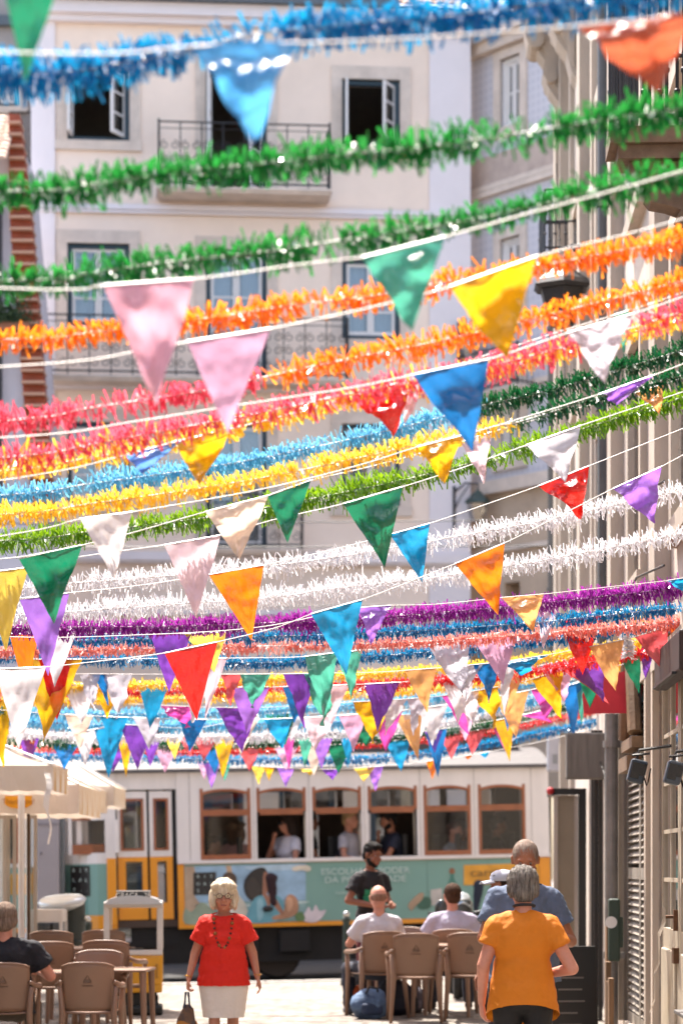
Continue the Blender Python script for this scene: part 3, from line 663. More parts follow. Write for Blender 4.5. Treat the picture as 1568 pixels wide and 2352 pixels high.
# planks leaning beside the pipe
t = at_r(1438, 2280, -.1, 'leaning_boards', 'worn brown boards leaning on the wall under the shutter', 'boards'); zb = -t.location.z - .16
b = MB(); 
for i, (dx, w_, h_) in enumerate(((-.9, .2, 1.15), (-.6, .14, .85), (-.2, .2, .7), (.3, .16, .75))): b.box(dx, dx + w_, -.12 - .02 * i, -.08 - .02 * i, zb, zb + h_)
b.build('board', mat('worn_brown_wood', '7d5f42', .75, .45, 3, .2, 30, stretch=(4, 4, .5)), t)

# house on the left side of the street (carries the other ends of the strings)
lh = thing('left_house', 'plain pale house front along the left side of the street', 'building', (-5.4, 3.0, 0), R(90))
hs = [(x, x + 1.1, z, z + 1.9) for x in (1.5, 5, 8.5, 12, 15.5, 19) for z in (1.0, 4.4, 7.6)]
b = MB(); b.wall(0, 21.5, -.4, 8.4 + 1.6, 0, .4, hs); b.box(0, 21.5, .4, 5, 10.0, 10.2); b.box(0, 21.5, -.3, .4, 10, 10.25); b.build('wall', M_rpl, lh)
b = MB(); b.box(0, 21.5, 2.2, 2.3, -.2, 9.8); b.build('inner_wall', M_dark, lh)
for h_ in hs: window(lh, *h_, curt=False)

t = thing('roller_blind', 'black ribbed blind hanging at the corner of the dark balcony, top right', 'blind', rb.matrix_basis @ Vector((xq + .05, -.6, 5.98)), AR)
b = MB()
for i in range(9): b.box(-.012, .012 + (i % 2) * .012, -.075 + i * .02, -.057 + i * .02, 0, 1.9)
b.build('slats', mat('blind_black', '2b2a2e', .5, .2, 6), t)
b = MB(); b.box(-.03, .03, -.08, .13, 1.9, 1.96); b.build('head_rail', M_iron, t)
t = at_r(1535, 1515, -.1, 'dark_sign', 'dark brown sign block on the wall above the coral pennants, right edge', 'sign'); k = t.location.y / F
b = MB(); b.rbox(-.9, .9, -.02, .08, -50 * k, 42 * k, .02); b.build('panel', mat('dark_brown_sign', '2a1814', .6, .2, 4), t)
b = MB(); b.box(-.7, .7, -.05, -.02, -52 * k, -46 * k); b.build('ledge', M_iron, t)
# ------------------------------------------------------------------ tram
AY = R(9); DT = 34.6
tr = thing('tram', 'historic white and yellow tram with brown window frames and a green advert', 'tram', ((420 - 784) / F * DT, DT, 0), AY, ry=-math.atan(.0205))
q = lambda u, v, off=0.0: onplane(tr, u, v, off)
X = lambda u: q(u, 1990)[0]
Z = lambda v: q(430, v)[1]
M_tw = mat('tram_white', 'd9d1cb', .38, .1, 1.2, coat=.2, stretch=(2.5, 1, .5))
M_ty = mat('tram_yellow', 'dc8c02', .35, .06, 2, coat=.4)
M_tg = mat('advert_green', '6f978c', .4, .06, 1.2, coat=.2)
M_wood = mat('varnished_wood', '93522c', .45, .3, 5, .1, 30, coat=.3, stretch=(1, 1, 1))
M_und = mat('underframe_black', '17120f', .8, .4, 3)
M_int = mat('tram_interior', '4a382c', .7, .3, 2)
zb, zw0, zw1, zr = Z(2128), Z(1976), Z(1812), Z(1766)
DEP = 2.35
wins = [(462, 578), (592, 705), (720, 832), (847, 960), (975, 1083), (1100, 1208)]
wx = [(X(a), X(b)) for a, b in wins]; x0m, x1m = X(408), X(1262)
holes = [(a, c, zw0, zw1) for a, c in wx]
b = MB()
xl, xc = X(150), X(268)
b.wall(x0m, x1m, Z(1985), zr, 0, .06, holes, 0)
lz = [Z(1960), Z(1868)]
body = b
# far side, lower openings mostly closed up to keep the windows dark
b.wall(xl + .5, x1m, Z(1985), zr, DEP - .06, DEP, [(a, c, Z(1868) + .05, zw1) for a, c, _, _ in holes] + [(holes[1][0], holes[1][0] + .28, zw0, Z(1868)), (holes[2][0] + .2, holes[2][0] + .42, zw0, Z(1868)), (holes[3][0] + .25, holes[3][1] - .1, zw0 + .25, Z(1868)), (xl + .7, xl + 1.2, zw0, zw1)], 0)
b.box(x1m - .06, x1m, .06, DEP - .06, Z(1985), zr)
# lintel over the doors and rounded left end (white upper)
b.box(X(268), x0m - .002, 0.03, .09, Z(1812), zr)
def endpts(n=10):   # curved end in plan, from (xc,0) round to (xc, DEP)
    r = xc - xl
    return [(xc - r * math.sin(math.pi * i / n) ** .6, DEP / 2 - DEP / 2 * math.cos(math.pi * i / n)) for i in range(n + 1)]
ep = endpts(16)
def band(z0, z1, mi, skip=()):
    for i in range(16):
        if i in skip: continue
        (xa, ya), (xb, yb) = ep[i], ep[i + 1]
        b.add([(xa, ya, z0), (xb, yb, z0), (xb, yb, z1), (xa, ya, z1)], [(0, 1, 2, 3)], mi)
band(Z(1880), zr, 0); band(Z(1980), Z(1955), 0)
b.build('body', [M_tw], tr)
# the flat part of the front corner: post, sash, dark pane
b = MB(); 
band(Z(2098), Z(1980), 0); b.build('front_panel', M_tg, tr)
b = MB(); r_ = 1.012
for i in range(16):
    (xa, ya), (xb, yb) = ep[i], ep[i + 1]; b.add([(xa, ya, Z(2130)), (xb, yb, Z(2130)), (xb, yb, Z(2098)), (xa, ya, Z(2098))], [(0, 1, 2, 3)])
b.box(X(246), X(267), -.02, .04, Z(2120), Z(1968)); b.box(x0m, X(421), -.014, -.001, Z(2128), Z(1984.5)); b.box(x0m, x1m, -.016, .06, Z(2133), Z(2124)); b.box(X(1238), x1m - .002, -.018, -.002, Z(2122), Z(1985)); b.build('yellow_trim', M_ty, tr)
b = MB(); b.box(x0m + .001, x1m - .001, .0, .06, Z(2124) + .002, Z(1985) - .002); b.build('side_panel', M_ty, tr)
b = MB()
for i in (0, 3, 7, 9, 13, 15):
    xa, ya = ep[i]; b.box(xa - .035, xa + .035, ya - .035, ya + .035, Z(1956), Z(1880) + .002); b.cut()
b.box(X(243), X(268), -.01, .05, Z(1968), Z(1812)); b.cut(); b.box(X(160), X(168), .1, .16, Z(1958), Z(1868)); b.build_each('corner_post', M_tw, tr)
b = MB(); b.box(X(168), X(243), .06, .1, Z(1958), Z(1935)); b.cut(); b.box(X(168), X(243), .061, .1, Z(1880), Z(1872)); b.build_each('sash', M_wood, tr)
g = MB()
for i in range(16):
    (xa, ya), (xb, yb) = ep[i], ep[i + 1]; g.add([(xa + .02, ya, Z(1956)), (xb + .02, yb, Z(1956)), (xb + .02, yb, Z(1880)), (xa + .02, ya, Z(1880))], [(0, 1, 2, 3)])
g.build('pane', M_glass_d, tr)
# doors
def door(u0, u1, w0, w1, l0, l1):
    b = MB(); y = .05
    up = (X(w0), X(w1), Z(1952), Z(1832)); lo = (X(l0), X(l1), Z(2072), Z(1977))
    b.wall(X(u0), X(u1), Z(1966), Z(1816), y, y + .04, [up], 0); b.wall(X(u0), X(u1), Z(2110), Z(1966) - .002, y, y + .04, [lo], 1)
    d = b.build('door', [M_tw, M_ty], tr)
    b = MB()
    a, c, e, h = up; t = .035
    b.box(a, a + t, y - .01, y + .03, e, h); b.box(c - t, c, y - .01, y + .03, e, h); b.box(a + t, c - t, y - .009, y + .03, e, e + t); b.box(a + t, c - t, y - .009, y + .03, h - t, h); b.build('frame', M_wood, d)
    b = MB(); b.box(a + t, c - t, y + .01, y + .016, e + t, h - t); b.box(lo[0], lo[1], y + .01, y + .016, lo[2], lo[3]); b.build('pane', M_glass_d, d)
door(272, 340, 279, 333, 290, 328); door(346, 398, 355, 390, 363, 384)
b = MB(); b.box(X(268), X(272), .1, .12, zb, Z(1812)); b.cut(); b.box(X(340), X(346), .1, .12, zb, Z(1812)); b.cut(); b.box(X(398), X(408), .08, .12, zb, Z(1812)); b.box(X(268), X(408), .1, .14, Z(2128), Z(2110)); b.build_each('door_gap', mat('gap_shade_black', '100e0d', .7), tr)  # dark strips set in the door gaps, their shade put into the colour
# windows
for i, (a, c) in enumerate(wx):
    b = MB(); t = .045; tt = .05; zm = Z(1868 - i * .3); n = 8
    if i in (1, 2, 3): parts_low = False
    else: parts_low = True
    y0, y1 = -.008, .05
    e = zm if not parts_low else zw0
    b.box(a, a + t, y0, y1, e, zw1); b.box(c - t, c, y0, y1, e, zw1)
    b.box(a + t, c - t, y0 + .001, y1, zm - .045, zm + .045)
    if parts_low: b.box(a + t, c - t, y0 + .001, y1, zw0, zw0 + .07)
    # arched head
    arc = [(a + (c - a) * k / n, zw1 - .06 * abs(2 * k / n - 1) ** 2.2 - .004) for k in range(n + 1)]
    for k in range(n):
        (xa, za), (xb, zb_) = arc[k], arc[k + 1]
        b.prism([(xa, za - .04), (xb, zb_ - .04), (xb, zb_), (xa, za)], y0 + .0015, y1, 'y')
    w = b.build('window_frame', M_wood, tr)
    f = MB()
    for k in range(n):
        (xa, za), (xb, zb_) = arc[k], arc[k + 1]; f.prism([(xa, za), (xb, zb_), (xb, zw1 + .005), (xa, zw1 + .005)], -.003, .03, 'y')
    f.build('arched_head', M_tw, w)
    p = MB(); p.box(a + t, c - t, .02, .025, zm + .045, zw1 - .03)
    if parts_low: p.box(a + t, c - t, .02, .025, zw0 + .07, zm - .045)
    p.build('pane', M_glass_d, w)
b = MB(); b.box(x0m, x1m, -.045, .0, Z(1984), Z(1977)); b.cut(); b.box(x0m, x1m, -.02, -.001, Z(1770), Z(1766)); b.build_each('belt_rail', M_tw, tr)
# roof
b = MB(); n = 12; prof = [(-.06 + (DEP + .12) * i / n, zr + .30 * math.sin(math.pi * i / n) ** .7) for i in range(n + 1)] + [(DEP + .06, zr - .05), (-.06, zr - .05)]
b.prism(prof, xl + .1, x1m, 'x'); b.build('roof', mat('tram_roof_grey', '4f4a4a', .6, .15, 2), tr)  # roof colour darkened to stand in for the shaded ground floor behind
b = MB(); b.prism([(.55, zr + .2), (DEP - .55, zr + .2), (DEP - .6, zr + .5), (.6, zr + .5)], xl + .8, x1m - .3, 'x'); b.build('clerestory', mat('tram_clerestory', '3e3a3b', .6, .15, 2), tr)  # coloured dark like the roof, for the same shade behind
# floor, far wall inside, seats
b = MB(); b.box(xl + .3, x1m, .065, DEP - .065, zb, zb + .1); b.box(x1m - .3, x1m - .07, .07, DEP - .07, zb + .1, zr - .1); b.box(x0m + .05, x0m + .1, 1.4, DEP - .07, zb + .1, zr - .1); b.build('floor', M_int, tr)
b = MB(); b.box(x0m, x1m, DEP - .09, DEP - .061, zb, zw0 - .02); b.cut(); b.box(x0m, x1m, .061, .09, zb, zw0 - .1); b.cut(); b.box(x0m, x1m, .07, DEP - .07, zr - .12, zr - .06)
b.cut(); b.wall(x0m, x1m - .31, zw0 - .02, zr - .12, DEP - .085, DEP - .062, [(a, c, Z(1868) + .05, zw1) for a, c, _, _ in holes] + [(holes[1][0], holes[1][0] + .28, zw0, Z(1868)), (holes[2][0] + .2, holes[2][0] + .42, zw0, Z(1868)), (holes[3][0] + .25, holes[3][1] - .1, zw0 + .25, Z(1868))], 0); b.build_each('lining', M_int, tr)
b = MB()
for i, (a, c) in enumerate(wx):
    for y in (.35, 1.5):
        b.rbox(c - .16, c - .08, y, y + .75, zb + .35, zw0 + .32, .02); b.rbox(c - .55, c - .1, y, y + .75, zb + .35, zb + .46, .02); b.cut()
b.build_each('seat', mat('dark_seat', '2a2623', .6), tr)
b = MB()
for i, (a, c) in enumerate(wx): b.tube([(c + .05, .5, zb + .1), (c + .05, .5, zr - .1)], .016, n=8); b.cut()
b.tube([(x0m + .1, .6, zr - .3), (x1m - .1, .6, zr - .3)], .014, n=8); b.build_each('handrail', mat('brushed_steel', 'b0aca6', .3, metal=1.0), tr)
# underframe
b = MB(); b.box(X(300), x1m - .3, .12, .2, .12, zb - .002); b.box(X(330), x1m - .3, .5, DEP - .5, .3, zb); b.box(X(440), X(560), .1, .12, .3, zb)
for u in (520, 640, 900, 1080): b.rbox(X(u), X(u + 70), .02, .12, .25, zb - .08, .02)
b.box(X(270), X(408), .1, .3, .38, .45)
b.build('underframe', M_und, tr)
for u in (640, 960):
    for y in (.4, DEP - .5):
        b = MB(); b.T = Matrix.Translation((X(u), y, .22)) @ Matrix.Rotation(R(90), 4, 'X'); b.lathe([(.03, -.05), (.33, -.05), (.36, -.02), (.33, 0), (.33, .05), (.04, .05)], n=24); b.build('wheel', mat('wheel_steel', '3b3633', .5, metal=.7), tr)
b = MB()
for u in (585, 712, 839, 967, 1091, 1222, 438): b.box(X(u) - .004, X(u) + .004, -.0035, -.0005, Z(1984) + .001, Z(1770) - .001); b.cut()
b.build_each('panel_seam', mat('seam_dark', '8a8480', .7), tr)
# the advert: flat printed sheet, with its shapes as thin printed layers
def flat(b, pts, y, mi=0):
    pts = [q(u, v) for u, v in pts]; b.add([(p[0], y, p[1]) for p in pts], [tuple(range(len(pts)))], mi)
def slab(name, pts, y, m, parent=tr):
    b = MB(); pts = [q(u, v) for u, v in pts]; b.prism(pts, y, y + .004, 'y'); return b.build(name, m, parent)
def smoothpoly(pts, n=4):
    out = []; N = len(pts)
    for i in range(N):
        p0, p1, p2, p3 = [Vector(pts[(i + k) % N]) for k in (-1, 0, 1, 2)]
        for k in range(n):
            t = k / n; out.append(tuple(.5 * (2 * p1 + (p2 - p0) * t + (2 * p0 - 5 * p1 + 4 * p2 - p3) * t * t + (3 * p1 - p0 - 3 * p2 + p3) * t ** 3)))
    return out
ad = MB()
ad.box(X(423), X(1236), -.006, -.001, Z(2122.5), Z(1986)); adv = ad.build('advert', M_tg, tr)
def lay(name, pts, k, col, sm=True):
    slab(name, smoothpoly(pts) if sm else pts, -.008 - .0028 * k - .004, mat('print_' + col, col, .45, .3, 3.5), adv)
lay('printed_sky', [(445, 1990), (702, 1983), (702, 2068), (445, 2074)], 0, '93b2c8', False)
lay('printed_sea', [(445, 2073), (702, 2067), (702, 2112), (445, 2119)], 0, '86a6a4', False)
lay('printed_beach', [(425, 1990), (446, 1990), (452, 2020), (448, 2060), (470, 2090), (470, 2120), (425, 2121)], 1, 'b39a80', False)
lay('printed_trunk', [(518, 1988), (530, 1988), (541, 2040), (540, 2080), (530, 2080), (528, 2030)], 1, 'c0a180', False)
lay('printed_woman_shirt', [(530, 2050), (552, 2060), (566, 2085), (568, 2117), (505, 2119), (508, 2085)], 2, 'c6bfae')
lay('printed_woman_face', [(512, 2016), (524, 2008), (534, 2020), (534, 2045), (524, 2058), (512, 2044)], 3, 'a8765c')
lay('printed_woman_hair', [(508, 2022), (516, 2006), (532, 2004), (543, 2016), (540, 2046), (535, 2046), (532, 2022), (522, 2014), (510, 2026)], 4, '54402f')
lay('printed_girl_hair', [(562, 2020), (580, 1999), (603, 1992), (613, 2004), (606, 2030), (602, 2056), (588, 2072), (570, 2064), (560, 2044)], 3, '28231f')
lay('printed_girl_face', [(606, 2004), (616, 2006), (623, 2024), (618, 2042), (612, 2054), (628, 2072), (634, 2100), (620, 2100), (604, 2060), (603, 2030)], 4, '9c6a52')
lay('printed_girl_dress', [(586, 2062), (604, 2058), (616, 2082), (626, 2062), (636, 2056), (652, 2074), (650, 2100), (634, 2117), (568, 2118), (572, 2086)], 5, '5f97a3')
lay('printed_girl_arm', [(619, 2050), (626, 2052), (650, 2094), (643, 2098), (618, 2064)], 6, '9c6a52')
lay('printed_girl_leg', [(625, 2106), (650, 2094), (656, 2062), (668, 2054), (682, 2066), (684, 2092), (668, 2106), (632, 2113)], 6, 'a87a5c')
lay('printed_fronds', [(425, 2086), (440, 2094), (462, 2072), (486, 2086), (504, 2100), (480, 2120), (425, 2121)], 2, '8c9a84')
lay('printed_flower', [(700, 2096), (708, 2082), (716, 2094), (724, 2078), (733, 2092), (748, 2090), (738, 2108), (722, 2118), (700, 2116), (690, 2106)], 7, 'd3c6c8')
lay('printed_leaf', [(678, 2100), (692, 2094), (700, 2110), (690, 2116), (680, 2114)], 8, '5c7a48')
lay('printed_flower', [(670, 1994), (684, 1988), (706, 1988), (714, 1996), (706, 2002), (692, 1998), (676, 2001)], 5, 'd8cdb8')
lay('printed_panel', [(704, 1986), (860, 1980), (860, 2116), (704, 2120)], 0, '5f8c7e', False) if False else None
lay('printed_bottle', [(1027, 2058), (1027, 2030), (1033, 2016), (1033, 2006), (1041, 2006), (1041, 2016), (1047, 2030), (1047, 2058)], 1, '3f7a6c', False)
lay('printed_stopper', [(1032, 2006), (1031, 1998), (1037, 1993), (1043, 1998), (1042, 2006)], 2, '8c5a3c')
lay('printed_candle', [(988, 2060), (988, 2044), (1014, 2040), (1014, 2076), (990, 2080)], 1, 'b7b0a8', False)
lay('printed_jar', [(958, 2066), (972, 2060), (986, 2062), (990, 2074), (984, 2086), (964, 2088), (956, 2078)], 2, '37604f')
lay('printed_bundle', [(936, 2080), (946, 2066), (962, 2052), (972, 2052), (968, 2066), (952, 2082), (944, 2092)], 3, 'a58a70')
lay('yellow_plate', [(1064, 1987), (1236, 1982), (1236, 2028), (1064, 2033)], 1, 'd99a30', False)
lay('printed_hair_wave', [(566, 2030), (578, 2014), (590, 2024), (598, 2044), (590, 2064), (574, 2058)], 4, '3a322c')
lay('printed_brow', [(611, 2016), (618, 2014), (620, 2017), (612, 2019)], 6, '3a2820')
lay('printed_lips', [(617, 2036), (622, 2035), (621, 2040), (616, 2040)], 6, '7c3c38')
lay('printed_highlight', [(590, 2070), (600, 2064), (606, 2084), (602, 2108), (592, 2112)], 6, '8ab4bc')
lay('printed_highlight', [(656, 2066), (666, 2060), (672, 2076), (662, 2096)], 7, 'c69878')
lay('printed_fold', [(518, 2076), (530, 2066), (536, 2090), (528, 2112), (516, 2114)], 4, 'dcd6c6')
lay('printed_brow', [(514, 2022), (522, 2020), (523, 2023), (515, 2025)], 5, '4a3428')
lay('printed_lips', [(516, 2044), (524, 2043), (522, 2048), (517, 2048)], 5, '8a443c')
lay('printed_cloud', [(560, 1992), (600, 1988), (650, 1986), (696, 1988), (690, 1996), (640, 1999), (590, 2000)], 1, 'aec6d4')
lay('printed_foam', [(447, 2078), (500, 2074), (560, 2078), (620, 2072), (700, 2070), (700, 2074), (620, 2079), (540, 2083), (470, 2082)], 1, 'b9cac6')
def sqr(name, u0, v0, u1, v1, k, m): return slab(name, [(u0, v0), (u1, v0 - (u1 - u0) * .02), (u1, v1 - (u1 - u0) * .02), (u0, v1)], -.012 - .0028 * k, m, adv)
M_blk = mat('print_black', '24211f', .5); M_let = mat('print_letters', 'b7c8c0', .5); M_letd = mat('print_brown', '7a5a2c', .5)
sqr('black_square', 444, 2004, 496, 2056, 2, M_blk)
def T(body, u, v, hpx, m, parent=adv, y=-.026, sx=1.0, al='CENTER'):
    x, z = q(u, v); return text(body, hpx / 160.0 * 1.35, 'lettering', m, parent, (x, y, z), ext=.002, sx=sx, align=al)
for j, row in enumerate(('RIT', 'UAL', 'S...')):
    for i, ch in enumerate(row[:3]):
        T(ch if j < 2 or i == 0 else '.', 455 + i * 15, 2014 + j * 16, 8, M_let)
T('ESCOLHA O PODER', 838, 2001, 15, M_let, sx=1.15); T('DA POSITIVIDADE', 838, 2020, 15, M_let, sx=1.17); T('rituals.com', 790, 2050, 7, M_let)
T('carris', 1078, 2005, 20, M_letd, al='LEFT', sx=1.35)
# white lines and black square on the rounded front corner
b = MB(); fq = lambda u: X(u)
s = MB(); x0, x1 = X(165), X(207)
# the front corner curves back, so the sign follows it as small strips
def on_end(xx):
    for i in range(16):
        (xa, ya), (xb, yb) = ep[i], ep[i + 1]
        if min(xa, xb) <= xx <= max(xa, xb): t_ = (xx - xa) / (xb - xa) if xb != xa else 0; return ya + (yb - ya) * t_
    return 0
n = 6
for i in range(n):
    xa = x0 + (x1 - x0) * i / n; xb = x0 + (x1 - x0) * (i + 1) / n; ya, yb = on_end(xa) - .012, on_end(xb) - .012
    s.add([(xa, ya, Z(2054)), (xb, yb, Z(2054)), (xb, yb, Z(1984)), (xa, ya, Z(1984))], [(0, 1, 2, 3)])
fsq = s.build('black_square', M_blk, tr)
for j, row in enumerate(('RIT', 'UAL', 'S..')):
    for i, ch in enumerate(row):
        xx = X(173 + i * 13); text(ch, 9 / 160 * 1.35, 'lettering', M_let, fsq, (xx, on_end(xx) - .02, Z(1995 + j * 22)), rot=(90, 0, -10), ext=.002)
b = MB()
for u, v0 in ((560, 2119), (700, 2116), (840, 2112), (980, 2108), (1120, 2104)): x_, _ = q(u, 1990); b.box(x_ - .003, x_ + .003, -.0095, -.0061, Z(2122), Z(1987)); b.cut()
b.build_each('panel_joint', mat('joint_green', '4f7268', .6), adv)
t2 = copy_tree(tr); t2.location = tr.matrix_basis @ Vector((-7.35, 0, 0)); t2["label"] = "second yellow and white tram, only slivers seen at the left behind the glass screen"
t2.matrix_basis = Matrix.Translation(t2.location) @ Matrix.Rotation(AY, 4, 'Z') @ Matrix.Rotation(-math.atan(.0205), 4, 'Y')
tr['group'] = t2['group'] = 'trams standing in the cross street'
# ------------------------------------------------------------------ cafe furniture
def gslab(b, fn, nu, nv, th, mi=0):
    P = [[Vector(fn(i / nu, j / nv)) for i in range(nu + 1)] for j in range(nv + 1)]
    def nrm(j, i):
        a = P[j][min(nu, i + 1)] - P[j][max(0, i - 1)]; c = P[min(nv, j + 1)][i] - P[max(0, j - 1)][i]; n = a.cross(c)
        return n.normalized() if n.length > 1e-9 else Vector((0, 1, 0))
    A = [P[j][i] + nrm(j, i) * th / 2 for j in range(nv + 1) for i in range(nu + 1)]; B = [P[j][i] - nrm(j, i) * th / 2 for j in range(nv + 1) for i in range(nu + 1)]
    W = nu + 1; N = len(A); fs = []
    for j in range(nv):
        for i in range(nu): a = j * W + i; fs.append((a, a + 1, a + 1 + W, a + W)); fs.append((N + a, N + a + W, N + a + 1 + W, N + a + 1))
    for i in range(nu): fs.append((i, i + N, i + 1 + N, i + 1)); a = nv * W + i; fs.append((a, a + 1, a + 1 + N, a + N))
    for j in range(nv): a = j * W; fs.append((a, a + W, a + W + N, a + N)); a = j * W + nu; fs.append((a, a + N, a + W + N, a + W))
    b.add(A + B, fs, mi)
M_ch = mat('brown_resin', '886a56', .42, .08, 3, .08, 120)
M_logo = mat('moulded_mark', '6d5543', .5)
def make_chair():
    t = thing('armchair', 'x', 'chair')
    b = MB()
    def back(u, v):
        x = (u - .5) * 2; w = .225 * (1 - .10 * (1 - v) - .0 * v); 
        top = .86 - .035 * abs(x) ** 3.5; z = .45 + (top - .45) * v
        return (x * w * (1 - .03 * v ** 8), -.22 - .10 * v + .055 * x * x, z)
    gslab(b, back, 14, 10, .014); 
    b.tube([back(i / 14, 1.0) for i in range(15)], .011, n=8)
    b.build('backrest', M_ch, t, smooth=True)
    b = MB()
    for sx in (-.045, .045):
        pass
    tri = [(-.033, .695), (0, .755), (.033, .695)]
    for i in range(3):
        p, q_ = tri[i], tri[(i + 1) % 3]; b.tube([(p[0], -.297, p[1]), (q_[0], -.297 - .004, q_[1])], .004, n=4)
    b.tube([(-.045, -.288, .665), (.045, -.288, .665)], .0035, n=4); b.box(-.018, .018, -.296, -.286, .70, .72); b.build('mark', M_logo, t)
    b = MB()
    gslab(b, lambda u, v: ((u - .5) * .44 * (1 + .06 * v), -.22 + .44 * v, .445 - .012 * math.sin(math.pi * u) - .01 * v + .0), 8, 8, .016)
    b.box(-.21, .21, .2, .22, .40, .44); b.build('seat', M_ch, t, smooth=True)
    for s in (-1, 1):
        b = MB()      # arm: from the back rail, forward, rounded knuckle
        b.tube([(s * .225, -.27, .70), (s * .265, -.16, .668), (s * .275, 0, .66), (s * .27, .17, .655), (s * .262, .22, .635)], [.017, .022, .024, .026, .02], n=10); b.ball((s * .268, .2, .645), (.03, .035, .024), nu=10, nv=7)
        b.build('armrest', M_ch, t, smooth=True)
        b = MB(); b.tube([(s * .265, .2, .64), (s * .25, .21, .44), (s * .262, .235, .0)], [.021, .026, .017], n=8); b.build('leg', M_ch, t, smooth=True)
        b = MB(); b.tube([(s * .235, -.26, .66), (s * .215, -.22, .44), (s * .245, -.30, .0)], [.02, .028, .017], n=8); b.build('leg', M_ch, t, smooth=True)
    return t
chair0 = make_chair(); used = [False]
def chair(u, d, rz, label, group='brown cafe armchairs'):
    c = chair0 if not used[0] else copy_tree(chair0); used[0] = True
    x = (u - 784) / F * d; c.location = (x, d, gz(x, d)); c.rotation_euler = (0, 0, R(rz)); c['label'] = label; c['group'] = group; return c
def table(u, d, label, w=.72, rz=0):
    x = (u - 784) / F * d; t = thing('cafe_table', label, 'table', (x, d, gz(x, d)), R(rz), 'brown cafe tables')
    b = MB(); b.rbox(-w / 2, w / 2, -w / 2, w / 2, .70, .725, .012); b.build('tabletop', M_ch, t)
    for a in (-1, 1):
        for c in (-1, 1): b = MB(); b.tube([(a * (w / 2 - .04), c * (w / 2 - .04), .7), (a * (w / 2 - .02), c * (w / 2 - .02), 0)], [.03, .02], n=8); b.build('leg', M_ch, t)
    return t
chair(953, 23.6, 0, 'brown armchair with its back to the camera, nearest at the right hand tables')
chair(866, 24.35, 14, 'brown armchair turned slightly, with the bald man in the white shirt sitting on it')
chair(1082, 23.9, -6, 'brown armchair at the right table, half hidden behind the woman in amber')
chair(1038, 25.2, 0, 'brown armchair under the man with the short brown hair in the lilac shirt')
chair(925, 25.5, 175, 'brown armchair facing the camera on the far side of the right hand table')
table(905, 24.75, 'brown square table between the bald man and the foremost armchair', .62, 4); table(1012, 24.55, 'brown square table left of the half hidden right armchair', .6, -3)
chair(207, 20.6, 2, 'brown armchair with its back to the camera, foremost of the left hand tables')
chair(14, 20.5, 3, 'brown armchair at the left edge with the man in navy sitting on it')
chair(112, 22.6, 10, 'brown armchair right of the man in navy, in the second row')
chair(259, 22.7, -8, 'brown armchair in the second row, left of the yellow tram model')
chair(222, 21.9, 180, 'brown armchair facing the camera behind the foremost left armchair')
chair(126, 24.6, 0, 'brown armchair in shade in front of the green litter column')
chair(244, 24.9, 0, 'brown armchair farthest back, just in front of the tram model')
table(150, 21.6, 'brown square table right beside the arm of the man in navy', .6, 2); table(272, 21.8, 'brown square table at the right end of the left seating', .6, -4); table(182, 23.6, 'brown square table in the second row of the left seating', .62, 3)
# cup and glass on table
# ------------------------------------------------------------------ model tram stand
u, d = 307, 24.7; x = (u - 784) / F * d; t = thing('model_tram', 'small yellow model tram with white roof frame and black number board on top', 'model tram', (x, d, gz(x, d)), R(4))
M_my = mat('model_yellow', 'd99a08', .35, .1, 3, coat=.3); M_mw = mat('model_white', 'd3cdc6', .35, .1, 4, coat=.3)
k_ = d / F; zz = lambda v: (2330 - v) * k_; W = 67 * k_
b = MB(); b.rbox(-W, W, -.2, 1.0, zz(2262), zz(2190), .03); b.rbox(-W * .985, W * .985, -.19, .9, zz(2278), zz(2258), .015); s = b.build('body', M_my, t)
b = MB(); b.rbox(-W * .99, W * .99, -.21, .0, zz(2192), zz(2181), .01)
for sx in (-1, 1):
    for y in (-.15, .42, .95): b.rbox(sx * W * .9 - .03, sx * W * .9 + .03, y - .03, y + .03, zz(2186), zz(2070), .012)
b.rbox(-W, W, -.19, -.12, zz(2084), zz(2072), .01); b.build('window_frame', M_mw, t)
b = MB(); n = 12; pr = [(-W + 2 * W * i / n, zz(2076) + .088 * math.sin(math.pi * i / n) ** .5) for i in range(n + 1)]
b.prism(pr, -.26, 1.05, 'y'); b.build('roof', mat('model_roof', 'bcc0c2', .25, .08, 3, coat=.5), t)
b = MB(); b.rbox(-.165, .17, -.15, -.05, zz(2067), zz(2047), .008); s2 = b.build('number_board', mat('board_black', '1c1b1b', .4), t)
text('GRAÇA   28', .085, 'lettering', mat('board_letters', 'cfcac0', .5), s2, (0, -.153, zz(2057)), ext=.002, sx=.8)
b = MB(); b.box(-.17, .175, -.155, -.045, zz(2047), zz(2045)); b.build('trim', M_mw, s2)
b = MB(); b.rbox(W * .75, W * .84, -.212, -.198, zz(2245), zz(2212), .004); b.build('handle', mat('ochre_trim', 'a8761c', .5), s)
b = MB(); b.rbox(-.07, .1, -.05, .1, zz(2190), zz(2178), .01); b.build('console', mat('board_black', '1c1b1b'), s)
b = MB(); b.rbox(-W * .75, W * .8, -.1, .8, .06, zz(2272), .02); b.rbox(-W * .9, W * 1.0, -.18, .3, .0, .1, .03)
for sx in (-1, 1): b.T = Matrix.Translation((sx * W * .75, -.05, .1)) @ Matrix.Rotation(R(90), 4, 'Y'); b.lathe([(.02, -.03), (.1, -.03), (.1, .03), (.02, .03)], n=16)
b.build('base', mat('green_black', '171d1a', .5, .2, 5), t)
